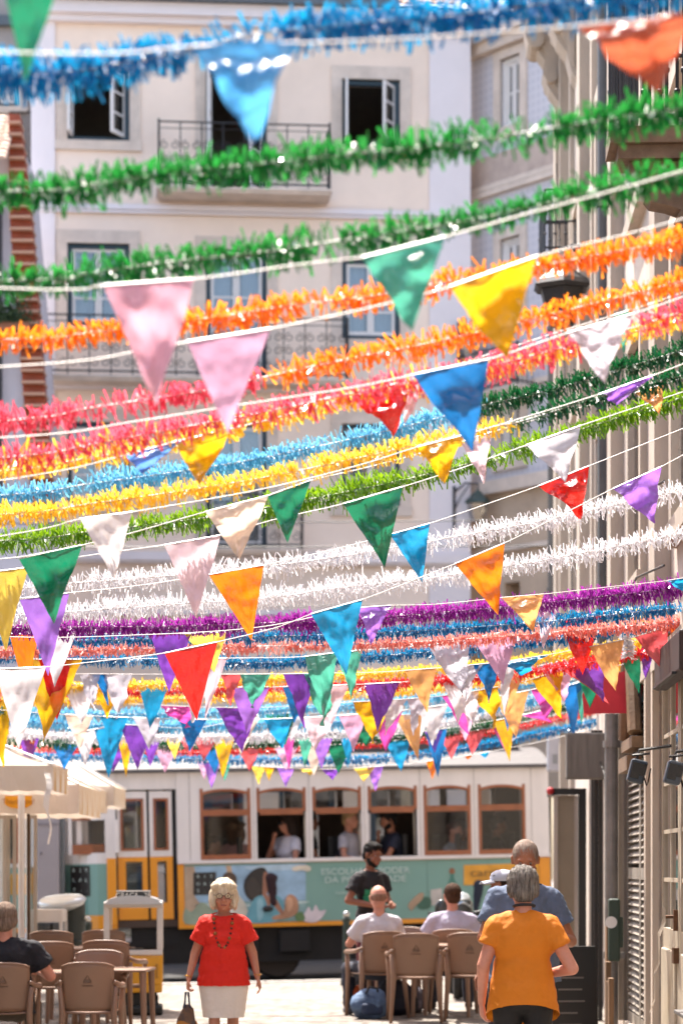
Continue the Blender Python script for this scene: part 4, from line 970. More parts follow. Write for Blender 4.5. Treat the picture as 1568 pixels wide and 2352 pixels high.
# ------------------------------------------------------------------ bollards
def bollard(u, d, lab, grp='green bollards along the kerb'):
    x = (u - 784) / F * d; t = thing('bollard', lab, 'bollard', (x, d, gz(x, d)), 0, grp)
    b = MB(); b.lathe([(.075, 0), (.075, .06), (.05, .09), (.045, .8), (.055, .82), (.055, .85), (.03, .87)], n=16); b.build('post', mat('bottle_green', '1d2d26', .4, .15, 6), t, smooth=False)
    b = MB(); b.ball((0, 0, .9), .045); b.build('cap', mat('polished_cap', 'b9b8b4', .2, metal=1.0), t, smooth=True)
    return t
bollard(795, 30.6, 'dark green bollard with silver ball on top, left of the standing dark haired man'); bollard(202, 30.3, 'dark green bollard beside the litter column, mostly hidden by chairs')
# ------------------------------------------------------------------ litter column with oval lid
u, d = 172, 27.0; x = (u - 784) / F * d; t = thing('litter_column', 'dark green column with a wide tilted silver oval lid, behind the left chairs', 'litter bin', (x, d, 0))
b = MB(); b.lathe([(.14, 0), (.14, .65), (.15, .68), (.12, .7), (.118, 1.12), (.1, 1.16)], n=24); b.build('post', mat('column_green', '2f3835', .5, .15, 4), t, smooth=False)
b = MB(); b.T = Matrix.Translation((-.14, 0, 1.12)) @ Matrix.Rotation(R(-4), 4, 'Y') @ Matrix.Rotation(R(10), 4, 'X'); b.lathe([(.01, -.10), (.14, -.085), (.225, -.04), (.255, .01), (.22, .045), (.01, .06)], n=32, sx=1.08, sy=1.1); b.build('lid', mat('silver_lid', 'c2c8cc', .3, .05, 3, metal=.35), t, smooth=True)
b = MB(); b.ball((.13, -.06, .93), .03); b.build('knob', mat('polished_cap', 'b9b8b4'), t)
# ------------------------------------------------------------------ menu cabinet
u, d = 112, 26.6; x = (u - 784) / F * d; t = thing('menu_cabinet', 'white framed glass cabinet with dark blue posters, left of the litter column', 'display cabinet', (x, d, 0)); k_ = d / F
b = MB(); zt_ = 1.5 - (2088 - HV) * k_; w = 37 * k_
b.rbox(-w, w, -.2, .3, zt_ - .14, zt_, .01)
for sx in (-1, 1): b.box(sx * w - (.035 if sx > 0 else 0), sx * w + (.035 if sx < 0 else 0), -.2, -.16, 0, zt_ - .14); b.box(sx * w - (.035 if sx > 0 else 0), sx * w + (.035 if sx < 0 else 0), .26, .3, 0, zt_ - .14)
b.rbox(-w, w, -.2, .3, .3, .36, .008); b.build('frame', M_white, t)
b = MB(); b.box(-w + .04, w - .04, -.15, -.14, .37, zt_ - .15); b.build('poster', mat('blue_green_poster', '28322f', .5, .6, 6, var2='4a5a78'), t)
b = MB(); b.box(-w + .036, w - .036, -.185, -.18, .37, zt_ - .142); b.build('pane', M_glass, t)
# ------------------------------------------------------------------ glass wind screens and the grey pier
def screen(u0, u1, d, v0, v1, lab):
    x0, x1 = (u0 - 784) / F * d, (u1 - 784) / F * d; z1 = 1.5 + (HV - v0) / F * d; z0 = max(0.02, 1.5 + (HV - v1) / F * d)
    t = thing('glass_screen', lab, 'glass screen', ((x0 + x1) / 2, d, 0), 0, 'glass wind screens of the cafe terrace'); w = (x1 - x0) / 2
    b = MB(); b.box(-w, -w + .035, -.02, .02, 0, z1); b.box(w - .035, w, -.02, .02, 0, z1); b.box(-w + .035, w - .035, -.019, .019, z1 - .04, z1); b.box(-w + .035, w - .035, -.019, .019, z0, z0 + .05); b.build('frame', mat('pale_aluminium', 'bfb4a6', .35, .1, 3, metal=.5), t)
    b = MB(); b.box(-w + .035, w - .035, -.004, .004, z0 + .05, z1 - .04); b.build('pane', M_glass, t); return t
screen(-60, 16, 25.6, 1872, 2150, 'glass screen with pale frame at the very left edge'); screen(16, 38, 25.8, 1872, 2150, 'narrow glass panel beside the white terrace post'); screen(64, 86, 25.9, 1872, 2150, 'narrow glass panel just left of the grey pier')
t = thing('cabinet_pier', 'smooth blue grey street cabinet between the terrace screens and the tram', 'street cabinet', P3(113, 1960, 32.5).xy.to_3d()); k_ = 32.5 / F
b = MB(); b.rbox(-26 * k_, 26 * k_, -.1, .5, 0, 1.5 + (HV - 1868) * k_, .02); b.build('body', mat('blue_grey_metal', '848188', .6, .08, 1.2), t)
b = MB(); z = 1.5 + (HV - 1893) * k_; b.box(-26 * k_, 26 * k_, -.112, -.101, z - .02, z + .01); b.ball((-.1, -.12, 1.7), .02); b.build('trim', mat('blue_grey_dark', '6d6a72', .6), t)
b = MB(); b.box(27 * k_, 34 * k_, -.05, .1, 0, 1.5 + (HV - 1830) * k_); b.build('pipe', M_gutter, t)
# ------------------------------------------------------------------ terrace parasols with striped valances
M_can = mat('cream_canvas', 'd8ccbf', .8, .06, 3, .15, 60, trans=.35); 
def stripem():
    m = bpy.data.materials.new('striped_canvas'); m.use_nodes = True; t = m.node_tree; n = t.nodes; L = t.links; p = n['Principled BSDF']; p.inputs['Roughness'].default_value = .8
    tc = n.new('ShaderNodeTexCoord'); w = n.new('ShaderNodeTexWave'); w.inputs['Scale'].default_value = 1.9; w.bands_direction = 'Y'; L.new(tc.outputs['Object'], w.inputs[0])
    rp = n.new('ShaderNodeValToRGB'); rp.color_ramp.interpolation = 'CONSTANT'; rp.color_ramp.elements[0].color = lin('dfd6ca'); rp.color_ramp.elements[1].color = lin('c9a878'); rp.color_ramp.elements[1].position = .62
    L.new(w.outputs[0], rp.inputs[0]); L.new(rp.outputs[0], p.inputs['Base Color']); tr_ = n.new('ShaderNodeBsdfTranslucent'); L.new(rp.outputs[0], tr_.inputs[0]); mx = n.new('ShaderNodeMixShader'); mx.inputs[0].default_value = .35
    L.new(p.outputs[0], mx.inputs[1]); L.new(tr_.outputs[0], mx.inputs[2]); L.new(mx.outputs[0], n['Material Output'].inputs[0]); return m
M_str = stripem()
def parasol(uR, d, v_e, v_b, w, dep, rise, lab, tagged=False):
    k = d / F; xr_ = (uR - 784) * k; ze = 1.5 + (HV - v_e) * k; zb_ = 1.5 + (HV - v_b) * k
    t = thing('terrace_parasol', lab, 'parasol', (xr_ - w / 2, d + dep / 2, 0), 0, 'cream parasols with striped sides over the terrace')
    b = MB(); h = w / 2; g = dep / 2; a = .12
    n = 8                                              # four sloping panels up to a small top, slightly sagging
    def panel(c0, c1):
        vs = []; fs = []
        for j in range(n + 1):
            s_ = j / n; sag = -.06 * math.sin(math.pi * s_)
            for i in range(n + 1):
                r_ = i / n; e = Vector(c0).lerp(Vector(c1), r_); top = e * a; p = e.lerp(top, s_); vs.append((p.x, p.y, ze + rise * s_ + sag * (1 - .0 * r_)))
        for j in range(n):
            for i in range(n): q_ = j * (n + 1) + i; fs.append((q_, q_ + 1, q_ + n + 2, q_ + n + 1))
        return vs, fs
    for c0, c1, mi in (((-h, -g, 0), (h, -g, 0), 0), ((h, -g, 0), (h, g, 0), 1), ((h, g, 0), (-h, g, 0), 0), ((-h, g, 0), (-h, -g, 0), 1)): vs, fs = panel(c0, c1); b.add(vs, fs, mi)
    b.build('canopy', [M_can, M_str], t, smooth=False)
    b = MB(); th = .008; m_ = 24
    for c0, c1, mi in (((-h, -g), (h, -g), 0), ((h, -g), (h, g), 1), ((h, g), (-h, g), 0), ((-h, g), (-h, -g), 1)):
        vs = []
        for i in range(m_ + 1):
            x_ = c0[0] + (c1[0] - c0[0]) * i / m_; y_ = c0[1] + (c1[1] - c0[1]) * i / m_; wv = .012 * math.sin(i * 1.3); dx, dy = (0, wv) if c0[1] == c1[1] else (wv, 0)
            vs += [(x_, y_, ze), (x_ + dx, y_ + dy, zb_ - .012 * math.sin(i * math.pi * .5) ** 2)]
        b.add(vs, [(2 * i, 2 * i + 2, 2 * i + 3, 2 * i + 1) for i in range(m_)], mi)
    b.build('valance', [M_can, M_str], t)
    b = MB(); b.tube([(0, 0, 0), (0, 0, ze + rise - .02)], .03, n=10); b.build('pole', M_white, t)
    b = MB()
    for sx in (-1, 1):
        for sy in (-1, 1): b.tube([(0, 0, ze + rise - .05), (sx * h, sy * g, ze + .01)], .012, n=6)
    b.build('rib', M_white, t)
    return t, h, g, ze, zb_
t, h, g, ze, zb_ = parasol(181, 25.2, 1802, 1868, 2.3, 2.3, .62, 'cream terrace parasol with the orange tag on its front valance')
x = (44 - 784) / F * 25.2 - t.location.x; zt_ = 1.5 + (HV - 1828) / F * 25.2
b = MB(); k_ = 25.2 / F; b.prism([(x - 31 * k_, zt_), (x + 31 * k_, zt_), (x + 31 * k_, zt_ - 20 * k_), (x + 20 * k_, zt_ - 27 * k_), (x, zt_ - 30 * k_), (x - 20 * k_, zt_ - 27 * k_), (x - 31 * k_, zt_ - 20 * k_)], -g - .03, -g - .026, 'y'); s = b.build('orange_tag', mat('orange_tag', 'e09a10', .6), t)
text('Thank you!', .075, 'lettering', mat('tag_letters', 'a86a10', .6), s, (x, -g - .034, zt_ - 13 * k_), ext=.001)
parasol(208, 27.7, 1806, 1858, 2.3, 2.0, .6, 'cream terrace parasol, second from the front'); parasol(262, 29.6, 1806, 1850, 2.3, 1.6, .75, 'cream terrace parasol farthest back, its corner in front of the tram door')
parasol(122, 23.6, 1758, 1815, 2.0, 1.3, .45, 'small cream parasol set higher, nearest, with its plain valance above the orange tag')
for u_, d_, l_ in ((66, 25.4, 'slim dark terrace post left of the grey pier'), (50, 25.1, 'white terrace post beside the dark one')):
    x = (u_ - 784) / F * d_; t = thing('terrace_post', l_, 'post', (x, d_, 0)); b = MB(); b.tube([(0, 0, 0), (0, 0, 2.3)], .018 if u_ == 66 else .035, n=10); b.build('pole', mat('bronze_post', '4a3626', .4, metal=.5) if u_ == 66 else M_white, t)
    b = MB(); b.lathe([(.12, 0), (.12, .02), (.04, .05)], n=16); b.build('foot', M_iron, t)
# ribbon hanging from the parasol corner
t = thing('ribbon', 'thin white ribbon hanging from the corner of the front parasol', 'ribbon', P3(108, 1775, 23.5)); b = MB(); k_ = 23.5 / F; vs = []
for i in range(14): z = -i / 13 * 165 * k_; w_ = .018 * (1.6 if i < 7 else .6); xx = .02 * math.sin(i * .8) + i * .0022; vs += [(xx - w_, .012 * math.sin(i), z), (xx + w_, .01 * math.cos(i), z)]
b.add(vs, [(2 * i, 2 * i + 1, 2 * i + 3, 2 * i + 2) for i in range(13)]); b.build('strip', mat('white_ribbon', 'e0dcd8', .5, trans=.4), t)
# ------------------------------------------------------------------ bags by the right hand table
def blob_noise(b, c, r, mi=0, seed=0, amp=.2, nu=18, nv=12):
    k = len(b.v); b.ball(c, r, mi, nu, nv)
    for i in range(k, len(b.v)):
        v = b.v[i]; d_ = (v - Vector(c)); n_ = noise.noise(v * 7 + Vector((seed, 0, 0))) * amp; b.v[i] = Vector(c) + d_ * (1 + n_)
        b.v[i].z = max(b.v[i].z, c[2] - r[2] * .8)
def bag(u, d, r, col, lab, name='backpack', extra=None, col2=None):
    x = (u - 784) / F * d; t = thing(name, lab, 'bag', (x, d, gz(x, d)), R(random.uniform(-20, 20)))
    b = MB(); blob_noise(b, (0, 0, r[2] * .8), r, 0, u, .35); b.build('body', mat('cloth_' + col, col, .75, .45, 6, .4, 25, var2=col2), t, smooth=True)
    b = MB(); b.tube([(-r[0] * .3, -r[1] * .4, r[2] * 1.5), (-r[0] * .2, -r[1] * .9, r[2] * 1.9), (r[0] * .2, -r[1] * .9, r[2] * 1.8), (r[0] * .35, -r[1] * .4, r[2] * 1.45)], .012, n=6); b.build('strap', mat('strap_black', '1a1a1e', .7), t)
    b = MB(); b.rbox(-r[0] * .6, r[0] * .5, -r[1] * 1.05, -r[1] * .6, r[2] * .25, r[2] * .95, .03); b.build('pocket', mat('cloth_p' + col, col2 or col, .75, .3, 8, .3, 30), t); return t
bag(848, 24.0, (.2, .14, .17), '5a7392', 'light blue and navy backpack lying on the cobbles by the foremost right armchair', col2='24344f')
bag(832, 24.9, (.12, .12, .24), '1d1c24', 'dark bag with an orange side standing behind the blue backpack')
x = (820 - 784) / F * 24.7; t = thing('orange_ball_bag', 'orange rounded pouch leaning against the dark bag', 'pouch', (x, 24.7, 0)); b = MB(); blob_noise(b, (0, 0, .17), (.07, .07, .13), 0, 3, .2); b.build('body', mat('orange_cloth', 'b8501c', .7, .3, 6), t, smooth=True); b = MB(); b.tube([(-.04, 0, .28), (0, 0, .34), (.04, 0, .28)], .008); b.build('strap', mat('strap_black', '1a1a1e'), t)
bag(905, 24.6, (.22, .15, .2), '1b1e2c', 'black rucksack under the table between the armchair legs'); bag(942, 25.0, (.16, .16, .15), '2a2c36', 'dark bag under the armchair facing the camera', col2='6b6470')
bag(1120, 25.2, (.12, .12, .13), '23272a', 'small dark bag right of the far armchair legs')
# dark rounded pram/scooter behind the second seated man
u, d = 1050, 27.5; x = (u - 784) / F * d; t = thing('parked_scooter', 'dark grey scooter with a shiny screen, behind the man in the lilac shirt', 'scooter', (x, d, gz(x, d)), R(0))
k_ = d / F; zz = lambda v: 1.5 + (HV - v) * k_ - t.location.z; M_sc = mat('scooter_grey', '303533', .3, .15, 3, coat=.6)
b = MB(); b.rbox(-14 * k_, 34 * k_, -.15, .25, zz(2120), zz(2062), .07); b.rbox(-.18, .2, -.25, .7, zz(2170), zz(2112), .08); b.build('body', M_sc, t, smooth=True)
b = MB(); gslab(b, lambda a, c: ((-8 + 36 * a) * k_, -.16 + .12 * c, zz(2075) + c * .13 - .05 * (2 * a - 1) ** 2), 8, 5, .008); b.build('screen', mat('silver_screen', 'b9c3c6', .15, metal=.6), t, smooth=True)
b = MB(); b.tube([(-.33, .0, zz(2098)), (0, .05, zz(2105)), (.38, .0, zz(2090))], .02); b.build('handlebar', M_iron, t)
for s_, uu, vv in ((-1, 1014, 2088), (1, 1118, 2083)):
    b = MB(); b.ball(((uu - 1050) * k_, -.05, zz(vv)), (.085 if s_ < 0 else .05, .03, .11 if s_ < 0 else .06)); b.build('mirror', M_sc if s_ < 0 else mat('polished_cap', 'b9b8b4'), t, smooth=True)
for y in (-.1, 1.1): b = MB(); b.T = Matrix.Translation((0, y, .24)) @ Matrix.Rotation(R(90), 4, 'Y'); b.lathe([(.1, -.05), (.22, -.05), (.24, 0), (.22, .05), (.1, .05)], n=24); b.build('wheel', mat('tyre_black', '141414', .8), t)
b = MB(); b.tube([(0, -.1, .24), (0, .05, zz(2110))], .035); b.rbox(-.12, .12, .3, 1.2, .5, .8, .06); b.build('frame', M_sc, t)
# black chair like stand and plant beside the wall behind the woman in yellow
x = (1322 - 784) / F * 20.5; t = thing('menu_board', 'black folding menu board leaning by the shop door', 'menu board', (x, 20.5, -.16), R(8))
b = MB(); b.T = Matrix.Rotation(R(-8), 4, 'X'); b.rbox(-.2, .2, -.02, .02, 0, 1.0, .01); b.build('board', mat('board_black', '1c1b1b'), t)
b = MB(); b.T = Matrix.Rotation(R(-8), 4, 'X')
for i in range(7): b.box(-.14, -.14 + random.uniform(.12, .27), -.026, -.021, .82 - i * .1, .835 - i * .1)
b.build('chalk_marks', mat('chalk', '6c6660', .9), t)
# overhead tram wires
for n_, (za, zb2, y_) in enumerate(((5.6, 5.75, 36.2), (6.4, 6.5, 35.4), (7.2, 7.6, 39.5))):
    b = MB(); b.tube([(-22 + i * 2.2, y_, za + (zb2 - za) * i / 20 - .25 * math.sin(math.pi * i / 20)) for i in range(21)], .009, n=5)
    tag(b.build('overhead_wire', M_iron), ['lowest dark tram wire crossing above the tram', 'dark tram wire crossing level with the white garlands, in front of the cream wall', 'upper dark wire crossing in front of the brown stone wall'][n_], 'wire', 'overhead wires across the street')
# ------------------------------------------------------------------ people
V3 = Vector
def cone(b, p, q_, r0, r1, n=16, fl=1.0, ax=None, caps=True):   # tapered limb with round ends; fl flattens it along ax
    p, q_ = V3(p), V3(q_); t = (q_ - p).normalized(); up = V3((1, 0, 0)) if abs(t.x) < .8 else V3((0, 1, 0))
    if ax is not None: up = V3(ax)
    up = (up - t * up.dot(t)).normalized(); w = t.cross(up); rings = []
    m = 5
    if caps:
        for i in range(m): a = math.pi / 2 * (1 - i / m); rings.append((p - t * r0 * math.sin(a), r0 * math.cos(a)))
    rings.append((p, r0)); rings.append((q_, r1))
    if caps:
        for i in range(1, m + 1): a = math.pi / 2 * i / m; rings.append((q_ + t * r1 * math.sin(a), r1 * math.cos(a)))
    vs = []; fs = []
    for c, r in rings:
        r = max(r, 1e-4)
        for k in range(n): a = 2 * math.pi * k / n; vs.append(c + up * math.cos(a) * r * fl + w * math.sin(a) * r)
    for i in range(len(rings) - 1):
        for k in range(n): fs.append((i * n + k, i * n + (k + 1) % n, (i + 1) * n + (k + 1) % n, (i + 1) * n + k))
    fs.append(tuple(range(n))[::-1]); fs.append(tuple((len(rings) - 1) * n + k for k in range(n)))
    b.add(vs, fs)
SK = {'fair': ('b87c62', '985c46'), 'tan': ('9c6448', '7c452f'), 'brown': ('85523a', '5e3524'), 'pink': ('c58873', 'a05a48')}
def skin(k):
    c = SK[k]; return mat('skin_' + k, c[0], .5, .22, 9, .12, 70)
def hand(b, wr, dirn, palm_n, curl=.5, s=1.0, thumb=1):   # wr wrist, dirn finger direction, palm_n palm normal
    d_ = V3(dirn).normalized(); n_ = V3(palm_n); n_ = (n_ - d_ * n_.dot(d_)).normalized(); w = d_.cross(n_)
    wr = V3(wr); pc = wr + d_ * .085 * s
    cone(b, wr, wr + d_ * .075 * s, .026 * s, .034 * s, fl=.55, ax=n_); cone(b, wr + d_ * .03 * s + w * .012 * s, pc + w * .02 * s, .018 * s, .017 * s); cone(b, wr + d_ * .03 * s - w * .012 * s, pc - w * .02 * s, .018 * s, .016 * s)
    for i, L in enumerate((.068, .078, .073, .058)):
        o = (i - 1.5) * .0205 * s; p = wr + d_ * .085 * s + w * o * -thumb; a = 0; q_ = p
        for j, f in enumerate((.45, .32, .25)):
            a += curl * (.55 + .3 * j + .08 * i); dd = d_ * math.cos(a) + n_ * math.sin(a); e = q_ + dd * L * f * s; cone(b, q_, e, (.0092 - .0009 * j) * s, (.0086 - .0009 * j) * s, n=10); q_ = e
    p = wr + d_ * .025 * s - w * .024 * s * -thumb * -1; p = wr + d_ * .022 * s + w * .026 * s * thumb; dd = (d_ * .75 + w * .55 * thumb + n_ * .3).normalized(); e = p + dd * .04 * s; cone(b, p, e, .012 * s, .0105 * s, n=10); dd2 = (d_ * .9 + n_ * (.25 + curl * .5) + w * .1 * thumb).normalized(); cone(b, e, e + dd2 * .032 * s, .0105 * s, .0085 * s, n=10)
def person(lab, loc, rz=0, H=1.7, skin_k='fair', pose=None, build_=1.0, belly=0.0, top=None, bottom=None, hair=None, head=(0, 0), sit=False, shirt=None, detail=True, fem=False, group=None, seat=.45, extra=None, sole='2a2320', hem=None, voxel=.010, arms=None, lean=0.0, neck_y=0.0, hsc=1.0, beard=None, glasses=False, sleeve=.5, sw=1.0, legs_spread=.1):
    s = H / 1.75; t = thing('person', lab, 'person', loc, R(rz), group)
    S = lambda p: V3(p) * s
    B = build_; dz = 0.0
    if sit: dz = (seat + .07) / s - .93
    ly = lean
    sh_w = .160 * sw * (0.6 + .4 * B)
    J = {}
    def up(p, z0=.93):  # apply lean about the pelvis
        p = V3(p); h = p.z - z0; return V3((p.x, p.y * 1 - h * math.sin(ly), z0 + h * math.cos(ly) + dz)) if h > 0 else V3((p.x, p.y, p.z + dz))
    J['head'] = up((0, -.02 + neck_y, 1.625)); J['neck'] = up((0, .01, 1.47)); J['shl'] = up((-sh_w, .0, 1.382)); J['shr'] = up((sh_w, .0, 1.382))
    chest = up((0, 0, 1.28)); bel = up((0, -.015 - belly * .35, 1.08)); pel = up((0, 0, .95))
    if sit: hip = [V3((x_ * .09, -.02, .90 + dz)) for x_ in (-1, 1)]; kn = [V3((x_ * (.09 + legs_spread), -.47, .9 + dz + .0)) for x_ in (-1, 1)]; an = [V3((x_ * (.09 + legs_spread), -.42, .09)) for x_ in (-1, 1)]
    else: hip = [V3((x_ * .09 * B, 0, .9)) for x_ in (-1, 1)]; kn = [V3((x_ * .095, -.015, .5)) for x_ in (-1, 1)]; an = [V3((x_ * .09, .02, .085)) for x_ in (-1, 1)]
    if pose and 'kn' in pose: kn = [V3(p) for p in pose['kn']]; an = [V3(p) for p in pose['an']]
    A = arms or {}
    elb = [V3(A.get('el', (-.27, .03, 1.13))), V3(A.get('er', (.27, .03, 1.13)))]; wri = [V3(A.get('wl', (-.29, -.06, .88))), V3(A.get('wr', (.29, -.06, .88)))]
    elb = [e + V3((0, 0, dz)) for e in elb]; wri = [e + V3((0, 0, dz)) for e in wri]
    hd = [V3(A.get('hl', (0, -.1, -1))), V3(A.get('hr', (0, -.1, -1)))]; hn = [V3(A.get('nl', (1, 0, 0))), V3(A.get('nr', (-1, 0, 0)))]; cu = A.get('curl', (.35, .35))
    def torso(b, g, lo=.0, full=True):
        def El(c, r): b.ball(S(c), tuple(x * s for x in r), nu=20, nv=14)
        El(chest, ((.165 * B + g), (.112 * (.6 + .4 * B) + g), .2 + g * .5)); El(bel, ((.148 * B + belly * .3 + g), (.108 * (.5 + .5 * B) + belly + g), .2)); El(pel, ((.165 * B + g), (.118 * (.5 + .5 * B) + belly * .4 + g), .14 + g))
        cone(b, S(J['shl']), S(J['shr']), (.052 + g * .6) * s, (.052 + g * .6) * s); 
        for k in ('shl', 'shr'): cone(b, S(J['neck'] + V3((0, .0, -.02))), S(J[k]), (.044 + g * .5) * s, (.052 + g * .8) * s)
        cone(b, S(chest), S(bel), (.13 * B + g) * s, (.13 * B + g) * s, fl=.8, ax=(0, 1, 0))
        if fem:
            El(up((0, -.085 * (.7 + .3 * B) - g * .5, 1.235)), ((.132 * B + g * .5), .065 + g * .3, .085 + g * .3))
    b = MB(); torso(b, 0)
    cone(b, S(J['neck'] + V3((0, .01, -.05))), S(J['head'] + V3((0, .02, -.05))), .054 * s * (.6 + .4 * B), .052 * s * (.6 + .4 * B))
    RH = Matrix.Translation(S(J['head'])) @ Matrix.Rotation(R(head[0]), 4, 'Z') @ Matrix.Rotation(R(head[1]), 4, 'X'); hs = s * (1.10 if fem else 1.07) * hsc
    h = lambda p: RH @ (V3(p) * hs)
    keep = b.T; b.T = RH @ Matrix.Scale(hs, 4)
    b.ball((0, .012, .028), (.077, .094, .095), nu=24, nv=16); b.ball((0, -.022, -.035), (.06, .066, .075), nu=20, nv=12); b.ball((0, -.056, -.088), (.028, .027, .022)); b.ball((0, .03, -.04), (.062, .06, .06))
    b.T = keep
    cone(b, h((0, -.086, .016)), h((0, -.112, -.022)), .009 * s, .0135 * s); 
    for x_ in (-1, 1): b.ball(h((x_ * .012, -.098, -.03)), .010 * s); b.ball(h((x_ * .044, -.06, -.028)), .026 * s); b.ball(h((x_ * .032, -.078, .036)), (.022 * s, .012 * s, .010 * s)); cone(b, h((x_ * .079, .008, .018)), h((x_ * .079, .004, -.022)), .013 * s, .009 * s, fl=1.0)
    cone(b, h((-.02, -.088, -.056)), h((.02, -.088, -.056)), .009 * s, .009 * s); cone(b, h((-.015, -.088, -.068)), h((.015, -.088, -.068)), .0095 * s, .0095 * s)
    for i in (0, 1):
        sh = J['shl'] if i == 0 else J['shr']
        cone(b, S(sh), S(elb[i]), .048 * s * (.5 + .5 * B), .040 * s * (.55 + .45 * B)); cone(b, S(elb[i]), S(wri[i]), .041 * s * (.55 + .45 * B), .026 * s)
        hand(b, S(wri[i]), hd[i], hn[i], cu[i], s, thumb=A.get('thumb', (1, -1))[i])
        cone(b, S(hip[i]), S(kn[i]), .085 * s * B, .055 * s); cone(b, S(kn[i]), S(kn[i].lerp(an[i], .35)), .054 * s, .056 * s); cone(b, S(kn[i].lerp(an[i], .35)), S(an[i]), .055 * s, .035 * s)
        cone(b, S(an[i] + V3((0, .03, -.035))), S(an[i] + V3((0, -.13, -.05))), .036 * s, .03 * s, fl=1)
    body = remesh(b, 'body', skin(skin_k), t, voxel=voxel * s * .75 if detail else voxel * 1.4, smooth=3)
    # eyes, mouth, brows
    if detail:
        b = MB(); 
        for x_ in (-1, 1): b.ball(h((x_ * .031, -.0765, .014)), .0095 * s, 0, 10, 8); b.ball(h((x_ * .031, -.081, .013)), .0068 * s, 1, 8, 6); b.cut()
        b.build_each('eye', [mat('shaded_eye_white', '9c8f86', .3), mat('iris', '2a1c14', .2)], t, smooth=True)  # whites darkened so the eyes read as shaded hollows
        b = MB(); cone(b, h((-.021, -.0985, -.062)), h((.021, -.0985, -.062)), .0045 * s, .0045 * s); b.build('mouth', mat('lips', '8c4640', .5), t, smooth=True)
    # clothes
    if shirt:
        m, g, z0, slv = shirt['m'], shirt.get('g', .016), shirt.get('hem', .86), shirt.get('sleeve', .55)
        b = MB(); torso(b, g)
        zlo = z0 - .1
        pz = pel + V3((0, 0, 0)); 
        flare = shirt.get('flare', 0)
        cone(b, S(bel), S(V3((pel.x, pel.y - belly * .2, min(pel.z, zlo + dz + .0)))), (.150 * B + belly * .3 + g) * s, (.172 * B + g + flare) * s, fl=(.72 + belly), ax=(0, 1, 0), caps=False)
        for i in (0, 1):
            sh = J['shl'] if i == 0 else J['shr']; e = sh.lerp(elb[i], slv); cone(b, S(sh + (sh - elb[i]) * .05), S(e), (.053 * (.5 + .5 * B) + g) * s, (.056 * (.5 + .5 * B) + g * 1.3 + shirt.get('sf', .0)) * s, caps=False); b.ball(S(sh), (.053 * (.5 + .5 * B) + g * .9) * s)
        cuts = [(S(V3((0, 0, z0 + dz))), V3((0, shirt.get('hy', 0), -1)).normalized())]
        nk = J['neck'] + V3((0, -.01, .0)); cuts.append((S(nk), V3((0, -.25, 1)).normalized()))
        o = remesh(b, shirt.get('name', 'shirt'), m, t, voxel=voxel * s, smooth=6, cuts=cuts)
        wrinkle(o, shirt.get('wr', .008) * s, 14 / s)
    if bottom:
        b = MB(); g = bottom.get('g', .014); kind = bottom['kind']
        b.ball(S(pel + V3((0, 0, -.02))), ((.165 * B + .003) * s, (.118 * (.5 + .5 * B) + belly * .4 + .003) * s, (.14) * s), nu=20, nv=14)
        if kind == 'skirt':
            zt_, zb_ = pel.z + .1, bottom['hem']
            cone(b, S(V3((0, -.0, pel.z + .05))), S(V3((0, 0, .78))), (.165 * B + g) * s, (.185 * B + g) * s, fl=.78, ax=(0, 1, 0), n=28, caps=False); cone(b, S(V3((0, 0, .78))), S(V3((0, -.01, zb_ - .02))), (.185 * B + g) * s, (.148 * B + g) * s, fl=.78, ax=(0, 1, 0), n=28, caps=False)
            o = remesh(b, 'skirt', bottom['m'], t, voxel=voxel * s, smooth=4, cuts=[(S(V3((0, 0, zb_))), V3((0, 0, -1)))]); wrinkle(o, .005 * s, 9)
        else:
            for i in (0, 1):
                e = kn[i].lerp(an[i], .93) if kind == 'trousers' else (hip[i].lerp(kn[i], .9))
                cone(b, S(hip[i]), S(kn[i]), (.088 * B + .004) * s, (.062 + g) * s); 
                if kind == 'trousers': cone(b, S(kn[i]), S(e), (.062 + g) * s, (.045 + g * 1.4) * s, caps=True)
            o = remesh(b, 'trousers' if kind == 'trousers' else 'shorts', bottom['m'], t, voxel=voxel * s * 1.1, smooth=4); wrinkle(o, .007 * s, 10)
    b = MB()
    for i in (0, 1):
        b = MB(); cone(b, S(an[i] + V3((0, .035, -.045))), S(an[i] + V3((0, -.14, -.05))), .044 * s, .038 * s, fl=1)
        remesh(b, 'shoe', mat('shoe_' + sole, sole, .6), t, voxel=.012, smooth=2, cuts=[(V3((0, 0, .004)), V3((0, 0, -1)))])
    if hair: 
        b = MB(); b.T = RH @ Matrix.Scale(hs * hair.get('sc', 1.0), 4); st = hair['style']
        if st == 'bob':
            b.ball((0, .018, .045), (.094, .104, .092), nu=24, nv=16); b.ball((0, .05, -.02), (.088, .068, .09))
            for x_ in (-1, 1): b.ball((x_ * .074, .006, -.01), (.03, .058, .085)); b.ball((x_ * .074, -.014, -.045), (.026, .04, .04)); b.ball((x_ * .052, -.052, .078), (.04, .042, .028))
            b.ball((.02, -.066, .088), (.05, .03, .022))
        elif st == 'short':
            b.ball((0, .022, .042), (.084, .096, .09), nu=24, nv=16); b.ball((0, .055, -.01), (.074, .055, .07)); b.ball((0, -.045, .093), (.055, .045, .024))
        elif st == 'cropped':
            b.ball((0, .018, .035), (.0805, .096, .0935), nu=24, nv=16); b.ball((0, .05, -.02), (.068, .052, .06))
        elif st == 'curly':
            b.ball((0, .02, .045), (.086, .1, .092), nu=24, nv=16); b.ball((0, -.035, .108), (.055, .045, .024)); b.ball((0, .055, -.02), (.074, .05, .065))
            for x_ in (-1, 1): b.ball((x_ * .07, .0, .01), (.014, .022, .045))
        elif st == 'round':      # short thick hair seen from behind
